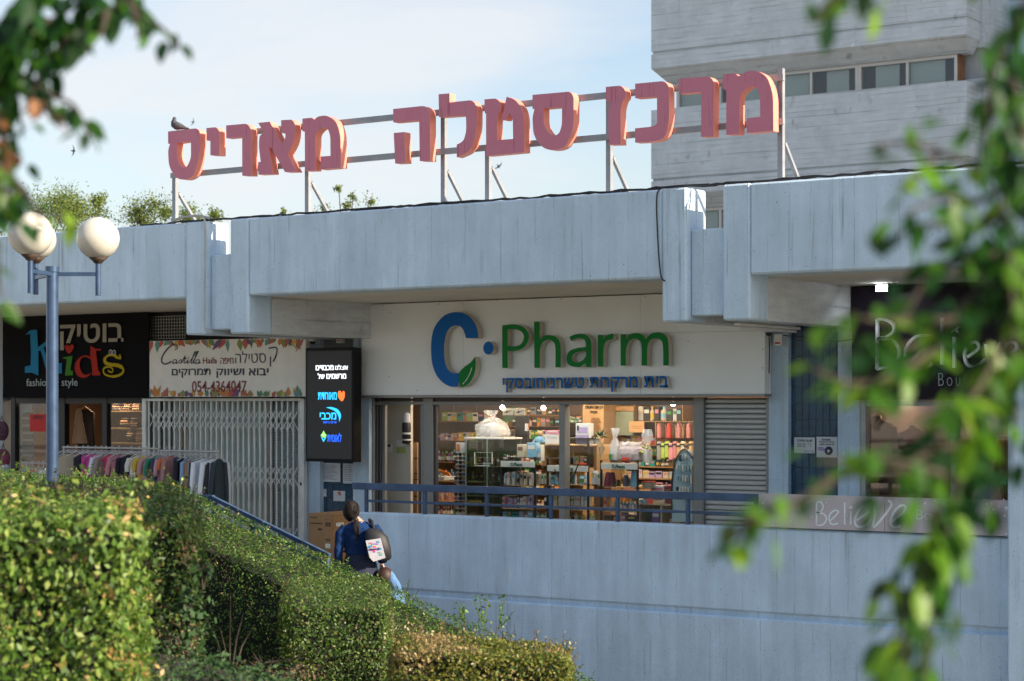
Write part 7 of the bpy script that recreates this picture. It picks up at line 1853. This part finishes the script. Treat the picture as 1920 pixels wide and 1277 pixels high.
RT += [([(2090, -200), (1960, -60), (1895, 120), (1880, 320), (1885, 520)], 3.3, 3.2, 90, 62, M_FD, .9),
       ([(1960, -60), (1905, 40), (1860, 150), (1850, 260), (1862, 340)], 3.1, 3.1, 46, 60, M_FD, .9),
       ([(1880, 320), (1800, 300), (1720, 270), (1640, 275)], 3.2, 3.0, 22, 62, M_FG, .35),
       ([(1760, 285), (1720, 330), (1690, 350)], 3.1, 3.0, 9, 60, M_FG, .5),
       ([(1960, -60), (1800, -60), (1650, -30), (1560, 5)], 3.2, 3.0, 30, 60, M_FG, .6), ([(1640, -25), (1560, 0), (1530, 45)], 3.0, 3.0, 10, 60, M_FD, .8),
       ([(1885, 400), (1820, 430), (1740, 420), (1665, 450)], 3.2, 3.0, 34, 66, M_FD, .7),
       ([(1880, 350), (1830, 380), (1770, 370), (1700, 400)], 3.2, 3.0, 26, 62, M_FG, .5),
       ([(1890, 470), (1810, 490), (1750, 510), (1690, 600)], 3.2, 3.1, 30, 64, M_FD, .8),
       ([(1885, 520), (1820, 560), (1760, 620), (1700, 650), (1640, 640), (1590, 690)], 3.2, 3.0, 50, 66, M_FD, .7),
       ([(1800, 600), (1700, 600), (1640, 600), (1600, 590)], 3.1, 3.0, 22, 60, M_FG, .6),
       ([(1760, 650), (1680, 700), (1600, 720), (1520, 690)], 3.1, 2.9, 30, 56, M_FG, .5),
       ([(1885, 520), (1880, 640), (1850, 760), (1800, 900), (1770, 1010), (1700, 1120), (1660, 1290)], 3.2, 3.1, 120, 68, M_FD, 1.0),
       ([(1880, 640), (1900, 760), (1880, 900), (1850, 960)], 3.2, 3.2, 30, 64, M_FD, 1.0),
       ([(1870, 660), (1840, 720), (1800, 760), (1740, 760)], 3.1, 3.0, 26, 64, M_FG, .8),
       ([(1820, 830), (1740, 850), (1680, 890), (1660, 960)], 3.1, 3.0, 30, 62, M_FD, .8),
       ([(1800, 900), (1700, 870), (1620, 860), (1540, 865)], 3.0, 2.9, 22, 56, M_FG, .4),
       ([(1560, 900), (1480, 950), (1420, 960), (1360, 1010)], 2.9, 2.8, 26, 62, M_FG, .5), ([(1700, 880), (1600, 890), (1540, 900)], 3.0, 2.9, 6, 50, M_FG, .5),
       ([(1440, 960), (1400, 990), (1385, 1040)], 2.85, 2.8, 10, 60, M_FG, .8),
       ([(1770, 1000), (1740, 1060), (1700, 1180), (1690, 1290)], 3.1, 3.0, 60, 66, M_FG, .9),
       ([(1770, 1010), (1760, 1100), (1740, 1200), (1730, 1290)], 3.1, 3.0, 44, 62, M_FD, .9),
       ([(1850, 760), (1800, 800), (1760, 900), (1750, 1000)], 3.1, 3.1, 36, 64, M_FG, .9),
       ([(1890, 470), (1900, 600), (1905, 720)], 3.1, 3.1, 26, 64, M_FG, .8),
       ([(1900, 150), (1930, 350), (1925, 600), (1935, 900)], 3.1, 3.2, 90, 64, M_FD, .9)]
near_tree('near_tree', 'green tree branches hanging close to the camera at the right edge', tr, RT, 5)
tl = [PD(-420, 1600, 4.0), PD(-400, 800, 4.1), PD(-330, 250, 4.2), PD(-200, -120, 4.3)]; tl[0].z = .4
LT = [([(-150, -120), (-20, -70), (120, -40), (245, -5)], 4.3, 4.2, 50, 62, M_FD, .7),
      ([(245, -5), (170, 40), (90, 80), (40, 160), (0, 240)], 4.2, 4.2, 60, 64, M_FD, .8),
      ([(120, -40), (60, 20), (10, 60), (-20, 120)], 4.2, 4.1, 60, 68, M_FD, .8), ([(180, -20), (110, 30), (40, 60)], 4.2, 4.1, 44, 66, M_FD, .7),
      ([(170, 10), (110, 90), (70, 150), (50, 210)], 4.2, 4.1, 38, 64, M_FD, .9), ([(60, 0), (20, 80), (0, 160)], 4.1, 4.1, 50, 70, M_FD, .9),
      ([(245, -5), (262, 30), (300, 50), (335, 88)], 4.1, 4.0, 13, 52, M_FD, 1.1), ([(240, 0), (255, 40), (262, 70)], 4.1, 4.0, 5, 56, M_FD, 1.2), ([(200, 20), (190, 60), (160, 95)], 4.1, 4.0, 8, 52, M_FD, 1.0),
      ([(60, 150), (100, 180), (140, 200), (170, 262)], 4.1, 4.0, 18, 52, M_FD, 1.1), ([(40, 170), (80, 200), (110, 230)], 4.1, 4.0, 8, 46, M_FO, .9),
      ([(0, 230), (10, 280), (12, 330), (20, 400)], 4.1, 4.0, 30, 62, M_FD, .9), ([(-20, 200), (10, 260), (15, 300)], 4.1, 4.0, 12, 52, M_FO, .8),
      ([(10, 330), (40, 370), (80, 400), (150, 425)], 4.0, 3.8, 11, 58, M_FG, .8), ([(30, 340), (60, 380), (80, 430)], 3.9, 3.8, 5, 54, M_FD, .8),
      ([(-20, 300), (0, 340), (20, 380)], 4.0, 3.9, 16, 56, M_FG, .7), ([(-40, 420), (-10, 470), (0, 560)], 3.9, 3.8, 8, 52, M_FG, .7)]
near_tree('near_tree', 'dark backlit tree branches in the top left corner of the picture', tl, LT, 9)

# trees across the street behind the camera (seen in the shop glass, and shading the square)
M_ST = leafmat('street_tree_leaf', [(.03, .07, .012), (.06, .12, .02), (.10, .17, .03)], None, 0, 1, .3, .5)
for i, (x, y, h, r_) in enumerate(((-50, -60, 8, 4.5), (-38, -62, 8, 5), (-24, -60, 7, 4.5), (-10, -61, 8, 5), (6, -60, 7, 4.5), (20, -62, 8, 5), (34, -60, 7, 4.5))):
    t = thing('street_tree', (x, y, 0), 'round street tree across the road, %s of the seven' % ['first', 'second', 'third', 'fourth', 'fifth', 'sixth', 'last'][i], 'tree', 'trees across the road'); rs = np.random.RandomState(70 + i)
    MB().tube([(x, y, -.3), (x + .1, y, h * .4), (x, y, h * .6)], [.22, .18, .12], 10).build('trunk', M_TWIG, t)
    q = rs.normal(size=(5000, 3)); q /= np.linalg.norm(q, axis=1)[:, None]; pos = np.array([x, y, h * .62]) + q * (rs.uniform(.5, 1, 5000) ** .4)[:, None] * np.array([r_, r_, r_ * .75]) * (1 + .2 * wobble(q, 3, i))[:, None]
    leaves_obj(leaf_arrays(pos, q, .45, rs, .2), 'crown', M_ST, t)

# unseen tree added out of frame at right; its crown shades the middle hedges
t = thing('street_tree', (1.0, -8.6, -1.75), 'round unseen tree added out of frame on the right to shade the hedges', 'tree'); rs = np.random.RandomState(99)
MB().tube([(1, -8.6, -1.8), (1.1, -8.5, 2), (1, -8.8, 6.8)], [.2, .15, .08], 10).build('trunk', M_TWIG, t)
q = rs.normal(size=(9500, 3)); q /= np.linalg.norm(q, axis=1)[:, None]; pos = np.array([1.0, -8.9, 7.35]) + q * (rs.uniform(.1, 1, 9500) ** .45)[:, None] * np.array([1.8, 1.75, 1.55])
leaves_obj(leaf_arrays(pos, q, .13, rs, .2), 'crown', M_ST, t)
# ------------------------------------------------------------------ woman and child on the steps
Pb = PD(675, 942, 20.9)
FZ = Pb.z - 1.60                                   # her feet, about 1.6 m below the top of her bowed head
PO = Vector((Pb.x, Pb.y, FZ)); R_ = Matrix.Rotation(TH + .08, 3, 'Z')
def W(x, y, z): return PO + R_ @ Vector((x, y, z))
AXX, AXY = R_ @ Vector((1, 0, 0)), R_ @ Vector((0, 1, 0))
M_SKIN = mat('skin', (.52, .32, .24), .5); M_SWEAT = mat('blue_knit', (.010, .032, .105), .9, var=.3, scale=9, bump=.5, spec=.1); M_SKIRT = mat('dark_skirt', (.012, .018, .045), .85, var=.2, scale=12)
M_HAIR = mat('dark_hair', (.010, .006, .006), .65, var=.4, scale=90, bump=.6, spec=.25); M_PACK = mat('black_pack', (.014, .014, .018), .6, var=.2, scale=15, bump=.2)
def ring(x, y, z, rx, ry): return (W(x, y, z), rx, ry, AXX, AXY)
def folds(o, k, sc_):
    tx_ = bpy.data.textures.new('folds', 'CLOUDS'); tx_.noise_scale = sc_
    d_ = o.modifiers.new('folds', 'DISPLACE'); d_.texture = tx_; d_.strength = k; d_.mid_level = .5; return o
def fuse(o, vox=.011, sm=4):
    m = o.modifiers.new('remesh', 'REMESH'); m.mode = 'VOXEL'; m.voxel_size = vox; m.use_smooth_shade = True
    s = o.modifiers.new('smooth', 'SMOOTH'); s.iterations = sm; s.factor = .5
    return o
wm = thing('person', PO, 'woman in blue sweater and dark skirt, back turned, holding the hand of a child', 'person')
b = MB()
b.loft([ring(0, .0, .80, .17, .13), ring(0, 0, .95, .165, .12), ring(0, 0, 1.08, .135, .10), ring(0, 0, 1.20, .155, .105), ring(0, .0, 1.32, .165, .10), ring(-.01, .01, 1.38, .10, .075), ring(-.03, .03, 1.42, .05, .05), ring(-.06, .045, 1.45, .046, .048)], 0, True, 20)
hc = W(-.095, .075, 1.495)
b.sphere(hc, .092, 18, 14, sx=.86, sy=1.02, sz=1.22)
b.sphere(W(-.11, .155, 1.46), .03, 10, 8)      # nose and chin side, turned away
b.tube([W(-.17, 0, 1.34), W(-.205, .0, 1.22), W(-.215, -.01, 1.10), W(-.21, .03, .97), W(-.205, .06, .90)], [.036, .036, .030, .026, .022], 12)
b.tube([W(.16, 0, 1.34), W(.20, -.02, 1.22), W(.215, -.04, 1.12), W(.225, -.04, 1.02), W(.23, -.03, .955)], [.036, .036, .030, .026, .021], 12)
for hx, hz, sd in ((-.203, .875, -1), (.232, .925, 1)):
    b.sphere(W(hx, .06 if sd < 0 else -.03, hz), .034, 10, 8, sx=.6, sz=1.2)
    for k, dz in enumerate((0, .004, .004, -.006)):
        y = (.045 if sd < 0 else -.05) + k * .014; b.tube([W(hx, y, hz - .03), W(hx - sd * .006, y, hz - .062 - dz), W(hx - sd * .02, y - .004, hz - .085 - dz)], [.009, .008, .0065], 6)
    b.tube([W(hx, (.03 if sd < 0 else -.06), hz), W(hx - sd * .02, (.02 if sd < 0 else -.07), hz - .035), W(hx - sd * .026, (.02 if sd < 0 else -.068), hz - .055)], [.011, .009, .007], 6)
for sx in (-1, 1): b.tube([W(sx * .09, 0, .84), W(sx * .095, .02, .48), W(sx * .09, -.01, .30), W(sx * .09, -.02, .09), W(sx * .09, .03, .03), W(sx * .09, .13, .02)], [.085, .055, .052, .036, .036, .028], 12)
fuse(b.build('body', M_SKIN, wm))
for sx in (-1, 1): MB().sphere(W(-.095 + sx * .077, .075, 1.49), .02, 8, 6, sx=.4, sz=1.4).build('ear', M_SKIN, wm)
b = MB()
b.loft([ring(0, 0, 1.055, .155, .118), ring(0, 0, 1.075, .162, .125), ring(0, 0, 1.14, .158, .122), ring(0, 0, 1.24, .172, .122), ring(0, .0, 1.33, .178, .112), ring(-.005, .01, 1.375, .125, .088), ring(-.02, .02, 1.40, .075, .066), ring(-.03, .03, 1.415, .058, .056)], 0, True, 24)
b.tube([W(-.15, 0, 1.345), W(-.205, .0, 1.27), W(-.225, -.005, 1.12), W(-.225, .02, 1.0), W(-.222, .05, .90)], [.052, .054, .047, .046, .050], 14)
b.tube([W(.15, 0, 1.345), W(.205, -.02, 1.25), W(.225, -.04, 1.13), W(.232, -.04, 1.03), W(.235, -.03, .965)], [.052, .053, .046, .044, .045], 14)
folds(fuse(b.build('sweater', M_SWEAT, wm), .010, 3), .022, .06)
b = MB(); rings = []
for z, rx, ry in ((1.09, .135, .105), (1.04, .150, .118), (.95, .178, .135), (.80, .20, .15), (.66, .225, .17), (.52, .245, .19)): rings.append(ring(.0, 0, z, rx, ry))
b.loft(rings, 0, True, 40)
for i, v in enumerate(b.v):
    p = Vector(v) - PO; a = math.atan2(p.y, p.x); k = max(0, (1.05 - p.z)) * .05 * math.sin(a * 9)
    b.v[i] = tuple(PO + Vector((p.x * (1 + k * 2), p.y * (1 + k * 2), p.z)))
b.build('skirt', M_SKIRT, wm)
b = MB().sphere(W(-.093, .055, 1.508), .097, 20, 14, sx=.86, sy=1.0, sz=1.2)
b.loft([(W(-.06, -.045, 1.455), .03, .022, AXX, AXY), (W(-.04, -.085, 1.42), .028, .022, AXX, AXY), (W(-.035, -.105, 1.36), .03, .02, AXX, AXY), (W(-.03, -.115, 1.30), .027, .018, AXX, AXY), (W(-.022, -.118, 1.24), .012, .01, AXX, AXY)], 0, True, 12)
fuse(b.build('hair', M_HAIR, wm), .009, 3)
b = MB(); rh = random.Random(6); hc2 = Vector((-.093, .055, 1.508))
for i in range(90):
    az = rh.uniform(0, 2 * math.pi); st_ = Vector((math.cos(az) * .083, abs(math.sin(az)) * .098 * (1 if rh.random() < .6 else -.6), rh.uniform(-.02, .11)))
    pts = []
    for k in range(7):
        s_ = k / 6; e = Vector((.045, -.098, -.085)); p = st_.lerp(e, s_)
        n_ = Vector((p.x / .086, p.y / .099, p.z / .119)); l_ = n_.length or 1
        if k < 6: p = p / l_ * (1.0 + .02 * rh.random())
        pts.append(W(*(hc2 + p)))
    b.tube(pts, .0032, 4)
for i in range(14):
    o_ = Vector((rh.uniform(-.02, .02), rh.uniform(-.018, .0), 0)); b.tube([W(-.045 + o_.x, -.08 + o_.y, 1.425), W(-.038 + o_.x * 1.4, -.118 + o_.y, 1.34), W(-.025 + o_.x, -.13 + o_.y, 1.22 + rh.uniform(-.03, .03))], [.004, .004, .001], 4)
hs = b.build('hair_strands', M_HAIR, wm); hs['kind'] = 'stuff'
MB().lathe(W(-.048, -.07, 1.415), [(.03, 0), (.034, .01), (.03, .02)], 10).build('hair_tie', M_BLACK, wm)
for sx in (-1, 1): MB().loft([(W(sx * .09, .04, .0), .045, .12, AXX, AXY), (W(sx * .09, .04, .03), .045, .12, AXX, AXY), (W(sx * .09, .02, .06), .038, .08, AXX, AXY)], 0, True, 14).build('shoe', M_BLACK, wm)
# backpack slung over her right shoulder
bp = thing('backpack', W(.20, -.15, 1.0), 'black backpack with a white printed flap hanging on the shoulder of the woman', 'backpack')
b = MB(); tilt = lambda x, y, z: W(x + (z - 1.15) * -.12, y, z)
b.loft([(tilt(.185, -.15, 1.00), .10, .05, AXX, AXY), (tilt(.19, -.17, 1.03), .125, .075, AXX, AXY), (tilt(.19, -.18, 1.14), .13, .085, AXX, AXY), (tilt(.18, -.175, 1.25), .12, .075, AXX, AXY), (tilt(.16, -.165, 1.31), .085, .055, AXX, AXY), (tilt(.15, -.155, 1.335), .04, .03, AXX, AXY)], 0, True, 24)
b.build('pack_body', M_PACK, bp)
MB().tube([tilt(.17, -.12, 1.30), W(.12, -.06, 1.405), W(.10, .03, 1.415), W(.13, .10, 1.33)], .018, 8).build('strap', M_PACK, bp)
MB().tube([tilt(.27, -.15, 1.02), W(.27, -.10, .98), W(.24, -.06, .99)], .010, 6).build('strap', M_PACK, bp)
b = MB(); fl_ = [tilt(-.0 + .065, -.262, 1.215), tilt(.225, -.270, 1.240), tilt(.25, -.262, 1.035), tilt(.12, -.255, .995), tilt(.085, -.258, 1.04)]
nrm_ = -AXY * .006
b.add([p for p in fl_] + [p - nrm_ for p in fl_], [(0, 1, 2, 3, 4), (9, 8, 7, 6, 5)] + [(i, (i + 1) % 5, (i + 1) % 5 + 5, i + 5) for i in range(5)]); b.build('white_flap', mat('flap_print', (.48, .48, .53), .6), bp)
r7 = random.Random(4); pc = [(.5, .05, .25), (.03, .25, .5), (.3, .1, .45), (.55, .3, .1), (.1, .4, .5)]
for i in range(20):
    s_, t_ = r7.uniform(.12, .85), r7.uniform(.1, .86); mid = .40 < t_ < .62
    p = (fl_[0].lerp(fl_[1], s_)).lerp(fl_[4].lerp(fl_[2], s_), t_) - AXY * .003
    w, h = r7.uniform(.008, .02), r7.uniform(.004, .009); UZ = Vector((0, 0, 1))
    MB().add([p - AXX * w - UZ * h, p + AXX * w - UZ * h, p + AXX * w + UZ * h, p - AXX * w + UZ * h, p - AXX * w - UZ * h + AXY * .002, p + AXX * w - UZ * h + AXY * .002, p + AXX * w + UZ * h + AXY * .002, p - AXX * w + UZ * h + AXY * .002],
             [(0, 1, 2, 3), (7, 6, 5, 4), (0, 4, 5, 1), (1, 5, 6, 2), (2, 6, 7, 3), (3, 7, 4, 0)]).build('printed_patch', cmat(pc[i % 5]), bp)
for k in range(6):
    s0 = .1 + k * .13; p, q = [(fl_[0].lerp(fl_[1], s)).lerp(fl_[4].lerp(fl_[2], s), .5) - AXY * .004 for s in (s0, s0 + .12)]
    MB().bar(p, q, .004, .026).build('printed_band', cmat((.05, .07, .30) if k % 2 else (.12, .08, .40)), bp)
# child
ch = thing('person', W(.34, -.12, -.2), 'small child in pale blue top reaching up to the hand of the woman', 'person')
b = MB(); oz = -.22
def cr(x, y, z, rx, ry): return (W(x, y, z + oz), rx, ry, AXX, AXY)
b.loft([cr(.33, -.1, .50, .10, .08), cr(.34, -.1, .62, .10, .08), cr(.34, -.1, .78, .11, .08), cr(.335, -.1, .87, .095, .065), cr(.30, -.1, .91, .045, .045), cr(.285, -.1, .95, .036, .036)], 0, True, 18)
b.sphere(W(.255, -.09, 1.03 + oz), .083, 16, 12, sz=1.15)
b.tube([W(.40, -.10, .84 + oz), W(.36, -.13, .97 + oz), W(.30, -.11, 1.08 + oz), W(.245, -.06, 1.135 + oz)], [.042, .038, .032, .022], 10)
b.tube([W(.27, -.10, .84 + oz), W(.235, -.08, .72 + oz), W(.235, -.02, .60 + oz)], [.036, .03, .022], 10)
for k in range(4): b.tube([W(.245, -.075 + k * .012, 1.13 + oz), W(.238, -.078 + k * .012, 1.165 + oz), W(.23, -.075 + k * .012, 1.175 + oz)], [.008, .007, .006], 6)
for sx in (-1, 1): b.tube([W(.335 + sx * .05, -.1, .52 + oz), W(.335 + sx * .055, -.09, .28 + oz), W(.335 + sx * .055, -.1, .04 + oz), W(.335 + sx * .055, -.02, .02 + oz)], [.06, .045, .032, .026], 10)
fuse(b.build('body', M_SKIN, ch), .01, 3)
b = MB(); b.loft([cr(.335, -.1, .47, .138, .108), cr(.34, -.1, .62, .132, .106), cr(.34, -.1, .78, .136, .104), cr(.335, -.1, .875, .115, .09), cr(.305, -.1, .905, .068, .062)], 0, True, 20)
b.tube([W(.395, -.10, .84 + oz), W(.365, -.135, .96 + oz), W(.31, -.115, 1.06 + oz), W(.262, -.075, 1.11 + oz)], [.062, .060, .052, .044], 12)
b.tube([W(.27, -.10, .85 + oz), W(.228, -.08, .74 + oz)], [.05, .045], 12)
fuse(b.build('shirt', mat('pale_blue_knit', (.09, .19, .36), .85, var=.12, scale=12), ch), .011, 3)
folds(bpy.data.objects['shirt'], .02, .05)
b = MB().sphere(W(.257, -.10, 1.045 + oz), .094, 16, 12, sz=1.1); b.build('hair', mat('brown_hair', (.035, .014, .010), .6, var=.4, scale=50), ch)
b = MB()
for sx in (-1, 1): b.tube([W(.335 + sx * .05, -.1, .55 + oz), W(.335 + sx * .055, -.09, .28 + oz), W(.335 + sx * .055, -.1, .08 + oz)], [.075, .06, .05], 12)
b.build('trousers', cmat(PAL['navy']), ch)

# ------------------------------------------------------------------ cardboard boxes by the pillar
M_CARD = mat('brown_cardboard', (.36, .20, .09), .8, var=.08, scale=5, bump=.08)
YBX = -1.45
a, q = P(578, 962, YBX), P(624, 1034, YBX)
bx1 = thing('cardboard_box', (a.x, YBX, q.z), 'large brown cardboard box with printed marks and hand hole, upper of two', 'box')
dpt = .62
MB().box(a.x, q.x, YBX, YBX + dpt, q.z, a.z, bev=.004).build('carton', M_CARD, bx1)
w, h = q.x - a.x, a.z - q.z
fx_ = lambda s: a.x + w * s; fz_ = lambda s: q.z + h * s
INK = mat('carton_print', (.10, .055, .03), .8)
MB().box(fx_(.40), fx_(.56), YBX - .003, YBX + .01, fz_(.555), fz_(.60), bev=.002).build('hand_hole', M_BLACK, bx1)
def mark(s0, s1, t0, t1, m=INK, n='printed_mark'): MB().box(fx_(s0), fx_(s1), YBX - .002, YBX - .0005, fz_(t0), fz_(t1)).build(n, m, bx1)
mark(.08, .14, .87, .91); mark(.16, .36, .875, .905); mark(.08, .58, .715, .735); mark(.08, .56, .74, .75)
mark(.70, .80, .66, .71); mark(.82, .92, .66, .71); mark(.70, .80, .72, .77); mark(.82, .92, .72, .77); mark(.70, .88, .85, .855); mark(.70, .72, .83, .87)
mark(.73, .79, .27, .33); mark(.83, .89, .27, .33); mark(.70, .90, .08, .20, M_WHITE, 'label'); mark(.73, .87, .11, .12)
xs_ = q.x + .001
for y0, y1, t0, t1, m, n in ((.14, .30, .08, .20, M_WHITE, 'label'), (.10, .34, .66, .76, M_WHITE, 'label'), (.16, .24, .27, .33, INK, 'printed_mark')):
    MB().box(xs_, xs_ + .0015, YBX + dpt * y0, YBX + dpt * y1, fz_(t0), fz_(t1)).build(n, m, bx1)
MB().box(a.x + .002, q.x - .002, YBX + dpt * .47, YBX + dpt * .53, a.z, a.z + .001).build('tape', mat('tan_tape', (.30, .19, .10), .3), bx1)
bx2 = thing('cardboard_box', (a.x, YBX, 0), 'brown cardboard box under the large printed one beside the pillar', 'box')
MB().box(a.x - .02, q.x + .04, YBX - .015, YBX + dpt - .03, 0.004, q.z - .002, bev=.004).build('carton', M_CARD, bx2)
MB().box(fx_(.1), fx_(.9), YBX - .018, YBX - .016, q.z - .05, q.z - .03).build('printed_mark', INK, bx2)

# ------------------------------------------------------------------ birds
def bird_dove():
    p = P(335, 243, YL + .07); t = thing('pigeon', p, 'dark grey pigeon resting on the first letter of the roof sign', 'bird')
    r_ = Matrix.Rotation(math.radians(15), 3, 'Z'); X, Y = r_ @ Vector((1, 0, 0)), r_ @ Vector((0, 1, 0)); o = p
    v = lambda x, z: o + X * x + Vector((0, 0, z))
    b = MB(); prof = [(-.062, .135, .012), (-.058, .125, .022), (-.060, .105, .024), (-.066, .075, .036), (-.060, .045, .046), (-.035, .03, .050), (.0, .02, .045), (.045, .008, .030), (.10, -.008, .015), (.14, -.018, .012)]
    rings = []
    for i, (x, z, r) in enumerate(prof):
        a_ = Vector((prof[min(i + 1, len(prof) - 1)][0] - prof[max(i - 1, 0)][0], prof[min(i + 1, len(prof) - 1)][1] - prof[max(i - 1, 0)][1])).normalized()
        rings.append((v(x, z + .02), r, r, X * (-a_.y) + Vector((0, 0, 1)) * a_.x, Y))
    b.loft(rings, 0, True, 14); b.build('body', mat('pigeon_grey', (.05, .05, .065), .6, var=.35, scale=60), t)
    for sy in (-1, 1): MB().loft([(v(-.03, .06) + Y * sy * .042, .028, .008, Vector((0, 0, 1)), Y), (v(.02, .045) + Y * sy * .044, .03, .007, Vector((0, 0, 1)), Y), (v(.11, .012) + Y * sy * .02, .008, .004, Vector((0, 0, 1)), Y)], 0, True, 10).build('wing', mat('pigeon_wing', (.09, .09, .10), .6, var=.3, scale=40), t)
    MB().tube([v(-.072, .152), v(-.088, .148)], [.004, .001], 6).build('beak', M_BLACK, t)
    for sy in (-1, 1): MB().tube([v(-.02, .01) + Y * sy * .015, v(-.02, -.012) + Y * sy * .015], .003, 5).build('leg', cmat((.3, .1, .08)), t)
bird_dove()
def swift(u, v, d, span, lab, roll):
    p = PD(u, v, d); t = thing('swift', p, lab, 'bird', 'swifts flying in the sky'); X = Vector((C, S, 0)); Z = Vector((0, 0, 1)); M = Matrix.Rotation(roll, 3, Vector((-S, C, 0)))
    X, Z = M @ X, M @ Z; Y = Vector((-S, C, 0))
    MB().loft([(p - X * span * .28, .006 * span, .01 * span, Z, Y), (p - X * span * .1, .06 * span, .06 * span, Z, Y), (p + X * span * .08, .055 * span, .05 * span, Z, Y), (p + X * span * .2, .01 * span, .01 * span, Z, Y)], 0, True, 10).build('body', M_BLACK, t)
    for s_ in (-1, 1): MB().loft([(p + X * span * .02, .07 * span, .012 * span, X, Y), (p + X * span * .0 + Z * s_ * span * .25, .05 * span, .01 * span, X, Y), (p - X * span * .14 + Z * s_ * span * .5, .008 * span, .004 * span, X, Y)], 0, True, 8).build('wing', M_BLACK, t)
swift(138, 283, 60, .36, 'swift with spread wings left of the sign below the dark leaves', .1)
swift(362, 229, 70, .30, 'tiny swift in the sky just right of the pigeon', .3)
swift(935, 312, 60, .34, 'swift in the sky between two sign posts under the middle word', .9)
